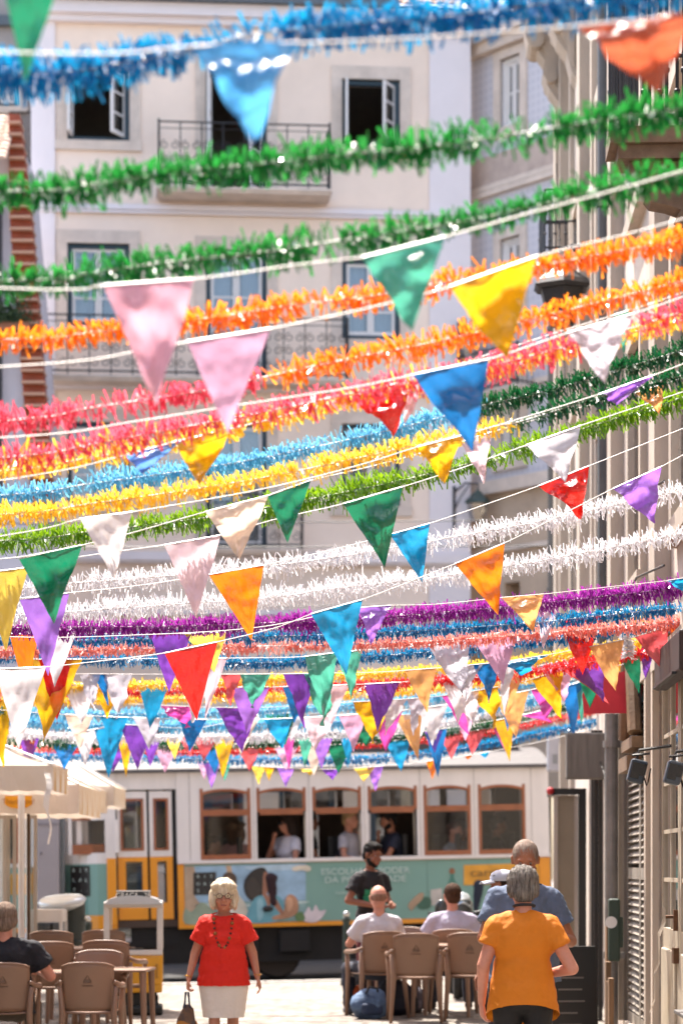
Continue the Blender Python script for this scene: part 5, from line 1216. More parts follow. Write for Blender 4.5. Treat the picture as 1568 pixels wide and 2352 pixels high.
            b.ball((0, .02, .04), (.094, .104, .095), nu=24, nv=16); b.ball((0, .055, -.025), (.085, .062, .075)); 
            for x_ in (-1, 1): b.ball((x_ * .07, .02, -.01), (.026, .05, .055))
        elif st == 'long':
            b.ball((0, .02, .045), (.105, .11, .095), nu=24, nv=16)
            for x_ in (-1, 1): b.ball((x_ * .085, .02, -.04), (.045, .07, .12)); b.ball((x_ * .06, -.03, .085), (.05, .05, .035))
            b.ball((0, .07, -.06), (.1, .06, .14))
        b.T = Matrix.Identity(4)
        fwd = (RH.to_3x3() @ V3((0, -1, 0))).normalized(); cuts = []
        if st in ('short', 'cropped', 'curly'): cuts = [(h((0, -.064, .058)), (RH.to_3x3() @ V3((0, -1, -.75))).normalized())]
        o = remesh(b, 'hair', hair['m'], t, voxel=.006 if detail else .010, smooth=2, cuts=cuts)
        hairnoise(o, hair.get('amp', .006) * s, hair.get('f', 60), RH)
        if detail: strands(o, hair['m'], RH, s, hair.get('n', 1500), hair.get('len', .05), st)
    if beard:
        b = MB(); b.T = RH @ Matrix.Scale(hs, 4); b.ball((0, -.022, -.048), (.068, .068, .062), nu=20, nv=12); b.ball((0, -.062, -.092), (.033, .028, .022)); b.T = Matrix.Identity(4)
        o = remesh(b, 'beard', beard, t, voxel=.006, smooth=2, cuts=[(h((0, -.05, -.04)), (RH.to_3x3() @ V3((0, -.9, 1))).normalized())]); hairnoise(o, .003, 90, RH)
    if glasses:
        b = MB()
        for x_ in (-1, 1):
            b.tube([h((x_ * .034 + .024 * math.cos(a / 14 * 2 * math.pi), -.104, .012 + .019 * math.sin(a / 14 * 2 * math.pi))) for a in range(14)], .0026 * s, closed=True, n=6)
            b.tube([h((x_ * .058, -.103, .016)), h((x_ * .082, -.05, .02)), h((x_ * .082, .01, .02))], .0026 * s, n=6)
        b.tube([h((-.011, -.105, .014)), h((.011, -.105, .014))], .0026 * s, n=6); b.build('glasses', mat('glasses_dark', '2b201c', .3), t)
        if glasses == 'dark':
            b = MB()
            for x_ in (-1, 1): b.ball(h((x_ * .034, -.1, .012)), (.024 * s, .006 * s, .019 * s))
            b.build('dark_lenses', mat('dark_lens', '15181c'), t)
    t['s'] = s
    return t, h, S, dict(el=elb, wr=wri, J=J, dz=dz, s=s)
def wrinkle(o, amp, f):
    me = o.data; 
    for v in me.vertices:
        p = v.co; n_ = noise.noise(V3((p.x * f * .6, p.y * f * .6, p.z * f)) + V3((3.1, 7, 1))) + .5 * noise.noise(p * f * 2.3); v.co = p + v.normal * n_ * amp
def hairnoise(o, amp, f, M):
    me = o.data; Mi = M.inverted()
    for v in me.vertices:
        p = Mi @ v.co; a = math.atan2(p.x, p.z + .02); q_ = V3((p.x * f, p.y * f * .35, p.z * f * .28)); n_ = noise.noise(q_) + .6 * noise.noise(q_ * 2.1); v.co = v.co + v.normal * n_ * amp
def strands(o, m, M, s, n, ln, st):       # loose strands lying over the hair
    from mathutils.bvhtree import BVHTree
    me = o.data; bv = BVHTree.FromPolygons([v.co for v in me.vertices], [p.vertices for p in me.polygons]); b = MB(); rr = random.Random(3); up = (M.to_3x3() @ V3((0, 0, 1))).normalized(); back = (M.to_3x3() @ V3((0, 1, 0))).normalized()
    vs = me.vertices; crown = M @ V3((0, .03, .12))
    for i in range(n):
        v = vs[rr.randrange(len(vs))]; p = v.co + v.normal * .001; d_ = (p - crown); d_ = d_ - v.normal * d_.dot(v.normal) + V3((rr.gauss(0, 1), rr.gauss(0, 1), rr.gauss(0, 1))) * .02
        if d_.length < 1e-4: continue
        d_ = d_.normalized(); side = d_.cross(v.normal).normalized() * rr.uniform(.0007, .0015) * s; L_ = ln * s * rr.uniform(.3, 1); k = len(b.v); q_ = p; nn = v.normal; m_ = 5
        for j in range(m_ + 1):
            f = j / m_; b.v.extend([q_ - side * (1 - f * .7), q_ + side * (1 - f * .7)]); q2 = q_ + d_ * L_ / m_; hit = bv.find_nearest(q2)
            if hit[0] is not None: nn = hit[1]; q2 = hit[0] + nn * (.0015 + .006 * f * f * rr.random()) * s; d_ = (d_ - nn * d_.dot(nn)); d_ = d_.normalized() if d_.length > 1e-5 else V3((0, 0, -1))
            q_ = q2
        for j in range(m_): b.f.append((k + 2 * j, k + 2 * j + 1, k + 2 * j + 3, k + 2 * j + 2)); b.m.append(0)
    b.build('loose_strands', m, o)
def at(u, d): x = (u - 784) / F * d; return (x, d, gz(x, d))
def hairmat(n_, c, c2): return mat(n_, c, .75, .3, 30, .5, 90, stretch=(3, 1, .5), var2=c2, spec=.25)
H_white = hairmat('hair_white', 'e6d8c0', 'bba88c'); H_grey = hairmat('hair_grey', '8a837c', '3a3533'); H_blk = hairmat('hair_black', '1b1613', '0c0a09'); H_brn = hairmat('hair_brown', '5b3f2b', '2c1c12'); H_dk = hairmat('hair_dark_brown', '33231a', '140d09'); H_bl = hairmat('hair_blond', 'b08f62', '6c5236')

# woman in the red top, walking towards the camera
M_redt = mat('scarlet_cotton', 'dc200a', .75, .08, 5, .55, 13, trans=.12, bdist=.03); M_skirt = mat('off_white_twill', 'd8cec6', .8, .06, 4, .5, 14, bdist=.03)
d = 19.8
t, h, S, I = person('woman with a white bob and glasses, in scarlet top and off white skirt', at(514, d), 0, 1.53, 'fair', build_=1.2, belly=.035, fem=True, head=(3, 2), hsc=1.06, sw=.92,
    arms=dict(el=(-.268, .03, 1.10), wl=(-.325, -.06, .86), er=(.268, .03, 1.10), wr=(.318, -.04, .87), hl=(-.05, -.1, -1), hr=(.25, -.1, -1), nl=(1, 0, 0), nr=(-1, 0, 0), curl=(1.0, .45)),
    shirt=dict(m=M_redt, g=.024, hem=.80, sleeve=.66, flare=.035, sf=.014, wr=.012, name='top'), bottom=dict(kind='skirt', m=M_skirt, hem=.50, g=.012),
    hair=dict(style='bob', m=H_white, amp=.008, f=45, sc=1.14), glasses=True, sole='6b4a38', pose=dict(kn=[(-.085, -.06, .5), (.085, .02, .5)], an=[(-.08, -.12, .09), (.085, .1, .1)]))
s = I['s']; b = MB()
for i in range(5): b.ball(S((.01, -.168 + .005 * i, .74 - i * .075)), (.009 * s, .004, .009 * s)); b.cut()
b.build_each('button', mat('brown_button', '857260', .4), t)
b = MB(); N = 17
for i in range(N):
    a = math.pi * i / (N - 1); x = -.085 * math.cos(a); z = 1.42 - .27 * math.sin(a) ** 1.2; y = -.09 - .085 * math.sin(a) ** .8 - .01
    b.ball(S((x, y, z)), .012 * s if i % 3 else .018 * s, i % 3, 8, 6)
b.build('necklace', [mat('bead_amber', '8a5222', .2), mat('bead_dark', '2a1812', .2), mat('bead_brown', '4e2a1a', .2)], t, smooth=True)
for i in (0, 1):
    b = MB(); p = S(I['wr'][i] + V3((0, 0, .03))); b.tube([p + V3((.031 * math.cos(a), .031 * math.sin(a), .004 * math.sin(a * 2))) for a in [k * .52 for k in range(12)]], .004, closed=True, n=6); b.build('bracelet', mat('gold', 'b5853c', .3, metal=1.0), t, smooth=True)
# her bag
hp = Matrix.Translation(Vector(t.location)) @ S(I['wr'][0] + V3((-.012, -.035, -.12)))
tb_ = thing('handbag', 'dark patterned handbag hanging from the hand of the woman in scarlet', 'bag', hp)
b = MB(); prof_ = [(.015, -.10), (.045, -.14), (.07, -.22), (.105, -.36), (.125, -.44), (.11, -.49), (.05, -.5)]
b.lathe([(r_ * 1.0, z) for r_, z in prof_][::-1], n=24, sx=1.0, sy=.55)
for i in range(len(b.v)): v = b.v[i]; b.v[i] = v * 1 + V3((.012 * math.sin(v.z * 40 + v.y * 60), .01 * math.sin(v.z * 33), 0))
m = mat('patterned_bag', '2c2a30', .7, .7, 14, .3, 30, var2='6b4c30'); b.build('body', m, tb_, smooth=True)
b = MB(); b.tube([(-.02, -.0, -.13), (-.012, 0, 0.0), (.012, 0, 0.0), (.02, .0, -.13)], .008, n=8); b.tube([(-.03, -.03, -.13), (0, -.01, .0), (.03, -.03, -.13)], .006, n=6); b.build('handles', mat('bag_navy', '232a40', .6), tb_)
b = MB(); b.lathe([(.074, -.235), (.084, -.262), (.082, -.268), (.072, -.24)], n=24, sx=1.04, sy=.6); b.build('band', mat('ochre_band', 'a36a24', .6), tb_)

# woman in the amber t-shirt, seen from behind
M_amb = mat('amber_jersey', 'd0780a', .75, .08, 5, .5, 12, trans=.08, bdist=.03); M_bk = mat('black_trousers', '121113', .75, .2, 5, .2, 30)
d = 14.9
t, h, S, I = person('grey haired woman in amber t-shirt and black trousers, seen from behind', at(1200, d), 180, 1.655, 'pink', build_=1.14, belly=.03, fem=True, head=(6, 10), neck_y=-.01, sw=.98,
    arms=dict(er=(.258, .02, 1.12), wr=(.262, -.1, .87), el=(-.315, .06, 1.10), wl=(-.15, -.18, 1.05), hl=(.8, -.5, .1), nl=(0, 0, 1), hr=(-.1, -.2, -1), nr=(-1, -.2, 0), curl=(.7, .5)),
    shirt=dict(m=M_amb, g=.019, hem=.80, sleeve=.52, flare=.042, sf=.0, hy=.45, wr=.008, name='t_shirt'), bottom=dict(kind='trousers', m=M_bk, g=.014),
    hair=dict(style='round', m=H_grey, amp=.007, f=60), sole='1c1b1b')
b = MB(); b.tube([h((.062 * math.cos(a), .03 + .055 * math.sin(a), -.115)) for a in [k * .35 - .4 for k in range(12)]], .009, n=6); b.build('strap', mat('strap_black', '1a1a1e'), t)
# broad man in the blue-grey shirt
M_blu = mat('blue_grey_linen', '5a6880', .8, .15, 6, .6, 13, trans=.05, bdist=.03)
d = 16.6
t, h, S, I = person('broad man with short white hair in a blue grey shirt, behind the woman in amber', at(1202, d), 8, 1.84, 'tan', build_=1.22, belly=.05, head=(-12, 24), neck_y=-.03, sw=.98,
    arms=dict(el=(-.27, -.02, 1.12), wl=(-.15, -.28, 1.12), er=(.30, -.04, 1.10), wr=(.12, -.33, 1.13), hl=(.85, -.3, .1), nl=(0, 0, -1), hr=(-.85, -.2, .1), nr=(0, 0, -1), curl=(.6, .6)),
    shirt=dict(m=M_blu, g=.022, hem=.84, sleeve=.66, sf=.0, wr=.012, flare=.03, name='shirt'), bottom=dict(kind='trousers', m=mat('dark_slacks', '2c2c34', .8, .2, 5)), hair=dict(style='cropped', m=hairmat('hair_silver', 'a3968a', '80665a'), amp=.0015, f=90, sc=.985), sole='2a2320')
b = MB(); p = S(I['wr'][1] + V3((.03, .01, 0))); b.tube([p + V3((0, .034 * math.cos(a), .034 * math.sin(a))) for a in [k * .52 for k in range(12)]], .009, closed=True, n=6); b.ball(p + V3((0, -.03, .02)), (.012, .02, .02)); b.build('watch', mat('strap_black', '1a1a1e'), t)
b = MB(); nk = I['J']['neck']
for sx in (-1, 1): b.add([S(nk + V3((sx * .01, -.085, -.075))), S(nk + V3((sx * .085, -.045, .0))), S(nk + V3((sx * .095, -.06, -.07))), S(nk + V3((sx * .05, -.115, -.12)))], [(0, 1, 2, 3)])
b.build('collar', M_blu, t)
# man in a white cap behind him
d = 19.0
t, h, S, I = person('person in a white peaked cap, mostly hidden behind the man in blue grey', at(1157, d), -60, 1.62, 'tan', head=(-12, 4), shirt=dict(m=mat('grey_shirt', '77767c', .8, .1, 5), hem=.85), bottom=dict(kind='trousers', m=mat('dark_slacks', '2c2c34')), hair=dict(style='short', m=H_dk))
b = MB(); b.T = Matrix.Translation(h((0, .01, .062))) @ Matrix.Rotation(R(-12), 4, 'Z'); b.lathe([(.088, -.01), (.09, .02), (.078, .05), (.05, .072), (.01, .08)], n=24, sx=1, sy=1.15)
b.build('cap', mat('white_cap', 'b6bccb', .7), t, smooth=True)
b = MB(); b.T = Matrix.Translation(h((0, .0, .055))) @ Matrix.Rotation(R(-12), 4, 'Z'); gslab(b, lambda a, c: ((a - .5) * .15 * (1 - .4 * c * c), -.085 - .085 * c, .004 - .018 * (2 * a - 1) ** 2 - .014 * c), 8, 5, .006); b.build('peak', mat('white_cap', 'b6bccb'), t, smooth=True)
# waiter
M_bt = mat('black_print_tee', '151216', .8, .2, 5, .2, 26); d = 26.0
t, h, S, I = person('bearded man in a black printed t-shirt and maroon trousers, standing at the tables', at(850, d), 38, 1.76, 'brown', build_=.98, head=(4, 16), neck_y=-.02,
    arms=dict(el=(-.27, .04, 1.14), wl=(-.06, -.22, 1.08), er=(.25, .02, 1.15), wr=(.1, -.24, 1.1), hl=(.6, -.7, .0), hr=(-.5, -.7, 0), nl=(0, 0, 1), nr=(0, 0, -1), curl=(.5, .5)),
    shirt=dict(m=M_bt, g=.018, hem=.90, sleeve=.62, sf=.01, wr=.012, name='t_shirt'), bottom=dict(kind='trousers', m=mat('maroon_jersey', '5c1c24', .8, .15, 5), g=.02), hair=dict(style='curly', m=H_blk, amp=.011, f=70, n=2500, len=.03, sc=.97), beard=H_blk, sole='26242a')
def patch(name, pts, m, parent, host=None, off=.006):    # printed patch pressed onto the front of a garment
    b = MB(); hostm = host.data; 
    from mathutils.bvhtree import BVHTree
    bv = BVHTree.FromPolygons([v.co for v in hostm.vertices], [p.vertices for p in hostm.polygons])
    xs = [p[0] for p in pts]; zs = [p[1] for p in pts]; n = 10; x0, x1, z0, z1 = min(xs), max(xs), min(zs), max(zs); grid = {}
    def inside(x, z):
        c = False; j = len(pts) - 1
        for i in range(len(pts)):
            if (pts[i][1] > z) != (pts[j][1] > z) and x < (pts[j][0] - pts[i][0]) * (z - pts[i][1]) / (pts[j][1] - pts[i][1]) + pts[i][0]: c = not c
            j = i
        return c
    for i in range(n + 1):
        for j in range(n + 1):
            x = x0 + (x1 - x0) * i / n; z = z0 + (z1 - z0) * j / n; loc, nn, *_ = bv.ray_cast(V3((x, -1, z)), V3((0, 1, 0)))
            if loc is not None: grid[i, j] = loc + V3((0, -off, 0))
    for i in range(n):
        for j in range(n):
            if all((i + a, j + c) in grid for a in (0, 1) for c in (0, 1)) and inside(x0 + (x1 - x0) * (i + .5) / n, z0 + (z1 - z0) * (j + .5) / n):
                b.add([grid[i, j], grid[i + 1, j], grid[i + 1, j + 1], grid[i, j + 1]], [(0, 1, 2, 3)])
    return b.build(name, m, parent)
host = [c for c in kids(t) if c.name.startswith('t_shirt')][0]
patch('green_print', [(-.13, 1.27), (.0, 1.29), (.05, 1.22), (.1, 1.18), (.12, 1.08), (.0, 1.04), (-.05, 1.12), (-.14, 1.15)], mat('green_print', '157a52', .7), host, host)
patch('white_print', [(.04, 1.2), (.1, 1.24), (.14, 1.14), (.04, 1.12)], mat('white_print', 'a9b0a0', .7), host, host, .008)
for pts in ([(.055, 1.27), (.068, 1.27), (.068, 1.21), (.055, 1.21)], [(.08, 1.27), (.093, 1.27), (.093, 1.21), (.08, 1.21)], [(.055, 1.246), (.093, 1.246), (.093, 1.234), (.055, 1.234)]): patch('emblem', pts, mat('white_print', 'a9b0a0'), host, host, .007)
# seated men at the right hand tables
M_wt = mat('white_tee', 'c9c4cc', .8, .05, 5, .2, 24, trans=.1)
cA = bpy.data.objects.get('armchair.001')
def seat_on(ch, lab, **kw):
    rzc = math.degrees(ch.rotation_euler.z); p = Matrix.Translation(ch.location) @ Matrix.Rotation(ch.rotation_euler.z, 4, 'Z') @ V3((0, -.02, 0))
    return person(lab, tuple(p), rzc + 180, sit=True, seat=.43, detail=kw.pop('detail', True), voxel=.011, **kw)
chs = {c['label']: c for c in bpy.data.objects if c.name.startswith('armchair')}
def byl(k): return [c for l, c in chs.items() if k in l][0]
M_jn = mat('dark_denim', '262b3a', .8, .2, 6)
t, h, S, I = seat_on(byl('bald man'), 'balding man in a white shirt sitting with his back to the camera', H=1.74, skin_k='pink', build_=1.12, lean=-.06, head=(-8, 8), arms=dict(el=(-.26, -.14, 1.16), wl=(-.18, -.36, 1.17), er=(.26, -.14, 1.16), wr=(.18, -.36, 1.17), hl=(.2, -1, 0), hr=(-.2, -1, 0), nl=(0, 0, -1), nr=(0, 0, -1)), shirt=dict(m=M_wt, hem=.88, sleeve=.65, g=.02, wr=.01), bottom=dict(kind='trousers', m=M_jn), sole='3a3f48')
b = MB(); b.T = Matrix.Identity(4); 
b.T = Matrix.Translation(h((0, .022, .018))); b.ball((0, 0, 0), (.087 * I['s'], .106 * I['s'], .072 * I['s']), nu=20, nv=12); b.T = Matrix.Identity(4)
o = remesh(b, 'hair', hairmat('hair_stubble', '93705e', '705142'), t, voxel=.006, smooth=1, cuts=[(h((0, .0, .062)), V3((0, .15, 1)).normalized()), (h((0, -.055, 0)), V3((0, -1, 0)))])
t, h, S, I = seat_on(byl('short brown hair'), 'brown haired man in a lilac shirt sitting with his back to the camera', H=1.76, skin_k='pink', build_=1.12, lean=.0, sw=1.1, head=(10, 6), arms=dict(el=(-.29, -.1, 1.17), wl=(-.22, -.34, 1.17), er=(.29, -.1, 1.17), wr=(.22, -.34, 1.17), hl=(.2, -1, 0), hr=(-.2, -1, 0), nl=(0, 0, -1), nr=(0, 0, -1)), shirt=dict(m=mat('lilac_tee', 'b3adc0', .8, .06, 5, .2, 24, trans=.1), hem=.88, sleeve=.65, g=.022, wr=.01), bottom=dict(kind='trousers', m=M_jn), hair=dict(style='short', m=H_brn, amp=.004, f=90), sole='2a2320')
t, h, S, I = seat_on(byl('man in navy sitting'), 'grey haired man in a navy t-shirt sitting at the left edge, seen from behind', H=1.82, skin_k='pink', build_=1.3, belly=.04, sw=1.18, lean=-.05, head=(-6, 6), arms=dict(el=(-.36, -.04, 1.16), wl=(-.25, -.28, 1.19), er=(.34, -.08, 1.14), wr=(.22, -.32, 1.16), hl=(.3, -1, 0), hr=(-.2, -1, 0), nl=(0, 0, -1), nr=(0, 0, -1)), shirt=dict(m=mat('navy_tee', '12131d', .8, .2, 5, .2, 24), hem=.86, sleeve=.62, g=.024, wr=.01, sf=.01), bottom=dict(kind='trousers', m=mat('khaki_cloth', '4a3f32', .8, .2, 6)), hair=dict(style='round', m=hairmat('hair_sandy_grey', '97816f', '64544a'), amp=.004, f=80), sole='2a2320')
# passengers inside the tram
def rider(u, y, rz, lab, v_head, **kw):
    p = tr.matrix_basis @ V3((q(u, 1900, y)[0], y, 0)); zh = 1.5 + (HV - v_head) * (p.y / F)
    Hh = kw.pop('H', 1.9); s = Hh / 1.75; seat_ = kw.pop('seat', .45)
    z = zh - (1.72 + (seat_ + .07) / s - .93) * s
    return person(lab, (p.x, p.y, z), rz, H=Hh, sit=True, seat=seat_, detail=False, voxel=.014, group='passengers in the tram', sole='2a2320', **kw)
lap = dict(el=(-.25, -.06, 1.12), wl=(-.12, -.3, 1.08), er=(.25, -.06, 1.12), wr=(.12, -.3, 1.08), hl=(.3, -1, 0), hr=(-.3, -1, 0), nl=(0, 0, -1), nr=(0, 0, -1))
J_ = dict(kind='trousers', m=M_jn)
rider(535, .55, 150, 'long haired passenger in a pink top behind the leftmost arched tram window', 1893, skin_k='pink', arms=lap, shirt=dict(m=mat('dusty_pink', 'b08078', .8), hem=.88), bottom=J_, hair=dict(style='long', m=H_brn))
rider(480, .9, 90, 'passenger in a patterned top at the left edge of the first tram window', 1925, skin_k='fair', arms=lap, shirt=dict(m=mat('floral_top', '9c8478', .8, .6, 20, var2='4a2a30'), hem=.88), bottom=J_, hair=dict(style='short', m=H_dk))
rider(655, .45, -48, 'woman in sunglasses and white top leaning on her hand in the tram window', 1876, skin_k='fair', glasses='dark', fem=True, arms=dict(el=(-.24, -.16, 1.14), wl=(-.07, -.2, 1.40), er=(.26, -.1, 1.12), wr=(.05, -.3, 1.05), hl=(.3, -.1, 1), hr=(-1, -.3, 0), nl=(0, 1, 0), nr=(0, 0, -1), curl=(1.1, .4)), head=(-10, 6), shirt=dict(m=M_wt, hem=.88, sleeve=.5), bottom=dict(kind='trousers', m=mat('maroon_cloth', '2b1216', .8)), hair=dict(style='long', m=H_dk, amp=.012, f=50))
rider(702, .8, 100, 'dark passenger partly hidden by the post between the second and third tram windows', 1872, skin_k='brown', arms=lap, shirt=dict(m=mat('black_cloth', '17161a', .8), hem=.88), bottom=J_, hair=dict(style='curly', m=H_blk))
rider(795, .45, 60, 'short haired passenger in a striped t-shirt in the third tram window', 1868, skin_k='fair', arms=lap, shirt=dict(m=mat('striped_tee', 'b9b4bb', .8), hem=.88, name='striped_t_shirt'), bottom=J_, hair=dict(style='short', m=H_bl))
rider(762, .95, 70, 'stooping passenger in a charcoal top in the third tram window', 1885, skin_k='pink', lean=.5, arms=lap, shirt=dict(m=mat('charcoal_top', '3a353a', .8), hem=.88), bottom=J_, hair=dict(style='cropped', m=hairmat('hair_silver', 'b0a69c', '8a7a70')))
rider(905, .5, -75, 'bearded man in a navy shirt leaning on his fist in the fourth tram window', 1868, skin_k='tan', lean=.15, beard=H_blk, head=(0, 14), arms=dict(el=(-.24, -.2, 1.12), wl=(-.08, -.24, 1.38), er=(.25, -.2, 1.12), wr=(.05, -.32, 1.14), hl=(.3, -.2, 1), hr=(-1, -.2, 0), nl=(0, 1, 0), nr=(0, 0, -1), curl=(1.2, .5)), shirt=dict(m=mat('navy_shirt', '161a2c', .8), hem=.88), bottom=J_, hair=dict(style='curly', m=H_blk))
rider(1035, .5, 60, 'passenger with red brown hair and a pale blue top in the fifth tram window', 1893, skin_k='pink', arms=lap, shirt=dict(m=mat('pale_blue_check', '9aa4b4', .8, .3, 20), hem=.88), bottom=J_, hair=dict(style='short', m=hairmat('hair_auburn', '4e2c22', '24120e')))
rider(1052, 1.1, 70, 'passenger in a grey top behind the pale blue one in the fifth tram window', 1887, skin_k='tan', arms=lap, shirt=dict(m=mat('grey_shirt', '77767c'), hem=.88), bottom=J_, hair=dict(style='long', m=H_dk))
rider(1135, .7, 100, 'dim passenger in dark clothes in the sixth tram window', 1880, skin_k='brown', arms=lap, shirt=dict(m=mat('black_cloth', '17161a'), hem=.88), bottom=J_, hair=dict(style='short', m=H_blk))
# stripes on the striped shirt
m = MATS['striped_tee']; n = m.node_tree.nodes; L = m.node_tree.links; w = n.new('ShaderNodeTexWave'); w.bands_direction = 'Z'; w.inputs['Scale'].default_value = 9; w.inputs['Distortion'].default_value = .6
tc = n.new('ShaderNodeTexCoord'); L.new(tc.outputs['Object'], w.inputs[0]); rp = n.new('ShaderNodeValToRGB'); rp.color_ramp.interpolation = 'CONSTANT'; rp.color_ramp.elements[0].color = lin('3c3a4a'); rp.color_ramp.elements[1].color = lin('c2bcc2'); rp.color_ramp.elements[1].position = .35; L.new(w.outputs[0], rp.inputs[0]); L.new(rp.outputs[0], n['Principled BSDF'].inputs['Base Color'])
# ------------------------------------------------------------------ tinsel garlands and bunting
random.seed(21)
def foil(name, c, tc=None, rough=.28, trans=.42, metal=.0, var=.16, bump=.35, coat=.5, bdist=.02):
    return mat(name, c, rough, var, 7, bump, 26, trans=trans, metal=metal, coat=coat, tcol=tc, spec=.6, bdist=bdist)
TI = {k: foil('tinsel_' + k, c, t_, rough=.3, trans=tr_, var=.0, bump=0, coat=.25) for k, c, t_, tr_ in (
    ('blue', '045c98', '12a6da', .34), ('green', '08592a', '2fa040', .34), ('orange', 'e8740e', 'ffa62c', .42), ('coral', 'd43450', 'f66c86', .38), ('red', 'c8141c', 'ef3a3c', .36),
    ('yellow', 'e6b61e', 'ffe052', .42), ('sky', '4aa8cf', '80cbe6', .4), ('dark_green', '08482a', '117038', .26), ('lime', '36720a', '9cc61c', .32), ('white', 'd9d7da', 'e4e2e6', .38),
    ('purple', '780f82', 'bc3ab8', .32), ('royal', '055a94', '129acc', .32), ('salmon', 'd8786c', 'f0a294', .42), ('pink', 'd94a80', 'f27aa2', .42))}
FL = {k: foil('pennant_' + k, c, None, rough=.16, trans=.52, var=.04, bump=.7, coat=1.0, bdist=.02) for k, c in (
    ('blue', '156cae'), ('cyan', '188ec0'), ('green', '117050'), ('teal', '4aa38c'), ('pink', 'd2a2c0'), ('rose', 'd49cae'), ('pale_pink', 'dcc0ca'), ('yellow', 'dba618'), ('pale_yellow', 'e2c350'),
    ('orange', 'e8780c'), ('red', 'd8231c'), ('silver', 'c2bfca'), ('white', 'd6d2d6'), ('purple', '733ca4'), ('lilac', '9a68c8'), ('peach', 'e2a566'), ('rust', 'b8583a'), ('cream', 'dfc9b8'), ('magenta', 'c84aa0'), ('coral', 'd4565c'), ('light_blue', '5d8fd8'), ('sky_blue', '4a9ad0'))}
M_cord = mat('white_cord', 'bdb6b0', .5, .05, 20)
def path3(pts, dL, dR, ext=True, dz=0):
    u0, u1 = pts[0][0], pts[-1][0]
    P = [P3(u, v, dL + (dR - dL) * u / 1568.0) for u, v in pts]
    if ext:
        def wallx(d): return 1.7 + .039 * d + .0
        e = P[-1]; sl = (P[-1] - P[-2]) if len(P) > 1 else V3((1, 0, 0)); sl = sl / max(.05, sl.x)
        X = wallx(e.y); 
        if X > e.x + .03:
            m = e + sl * ((X - e.x)); m.z = e.z + sl.z * (X - e.x) * 1.05; P.append(m)
        s0 = P[0]; sl = (P[1] - P[0]); sl = sl / max(.05, sl.x); L = s0.x + 5.35
        if L > .1:
            for f in (.5, 1.0): q_ = s0 - sl * L * f; q_.z = s0.z - sl.z * L * f + (.16 * L * f) * f; P.insert(0, q_)
    # resample by arc length with Catmull-Rom
    out = []
    for i in range(len(P) - 1):
        p0, p1, p2, p3 = P[max(0, i - 1)], P[i], P[i + 1], P[min(len(P) - 1, i + 2)]; n = max(2, int((p2 - p1).length / .05))
        for k in range(n):
            t = k / n; out.append(.5 * (2 * p1 + (p2 - p0) * t + (2 * p0 - 5 * p1 + 4 * p2 - p3) * t * t + (3 * p1 - p0 - 3 * p2 + p3) * t ** 3))
    out.append(P[-1]); return out
def tinsel(label, pts, dL, dR, col, R0=.066, dens=430, w=.011, col2=None, split=None, mixf=None, ext=True, vary=.45, endcap=False, cat='tinsel garland'):
    R0 *= 1.1; dens = int(dens * 1.65); w *= .92
    path = path3(pts, dL, dR, ext); t = thing('tinsel_garland', label, cat, path[0], 0, 'tinsel garlands strung across the street')
    seg = [0]
    for i in range(1, len(path)): seg.append(seg[-1] + (path[i] - path[i - 1]).length)
    total = seg[-1]; n = int(total * dens); b = MB(); vs = b.v; fs = b.f; ms = b.m; j = 0
    base = path[0]
    for i in range(n):
        s_ = total * (i + random.random()) / n
        while j < len(seg) - 2 and seg[j + 1] < s_: j += 1
        while j > 0 and seg[j] > s_: j -= 1
        f = (s_ - seg[j]) / (seg[j + 1] - seg[j]); p = path[j].lerp(path[j + 1], f); tg = (path[j + 1] - path[j]).normalized()
        # strips twist round the core in loose bunches
        cl = noise.noise(V3((s_ * 5, 0, R0 * 50 + dL))) * 2.4
        a = random.gauss(cl, 1.35) + (math.pi if random.random() < .5 else 0)
        upv = V3((0, 0, 1)); sd_ = tg.cross(upv).normalized(); u2 = sd_.cross(tg)
        dr = (sd_ * math.sin(a) + u2 * math.cos(a) + tg * random.gauss(0, .33)).normalized()
        if noise.noise(V3((s_ * 3.1, 20, dL * 3))) < -.38 and random.random() < .6: continue
        L = R0 * random.uniform(1 - vary, 1.12) * (1 + .32 * noise.noise(V3((s_ * 4.5, 4, dL))) + .2 * noise.noise(V3((s_ * 17, 9, dL))))
        side = (tg * random.uniform(.3, 1) + dr.cross(tg) * random.uniform(-1, 1)); side = (side - dr * side.dot(dr)).normalized() * w * random.uniform(.35, .6)
        bend = V3((random.gauss(0, 1), random.gauss(0, 1), random.gauss(-.5, .8))) * L * .13
        o = p + V3((random.gauss(0, .004),) * 3) - base
        m1 = o + dr * L * .5 + bend * .4; m2 = o + dr * L + bend; k = len(vs)
        vs.extend([o - side * .5, o + side * .5, m1 - side, m1 + side, m2 - side * .95, m2 + side * .95]); fs.extend([(k, k + 1, k + 3, k + 2), (k + 2, k + 3, k + 5, k + 4)])
        mi = 0
        if split is not None: mi = 1 if p.x > split + random.gauss(0, .02) else 0
        elif mixf is not None: mi = 1 if random.random() < (mixf * (1.8 if dr.z < -.2 else .5) * (1.0 if (p.x / p.y * F + 784) < 620 else .9)) else 0
        ms.extend([mi, mi])
    b.build('tinsel', [TI[col]] + ([TI[col2]] if col2 else []), t)
    b = MB(); b.tube([p - base for p in path[::2]] + [path[-1] - base], .0035, n=5); b.build('core_cord', M_cord, t); return t
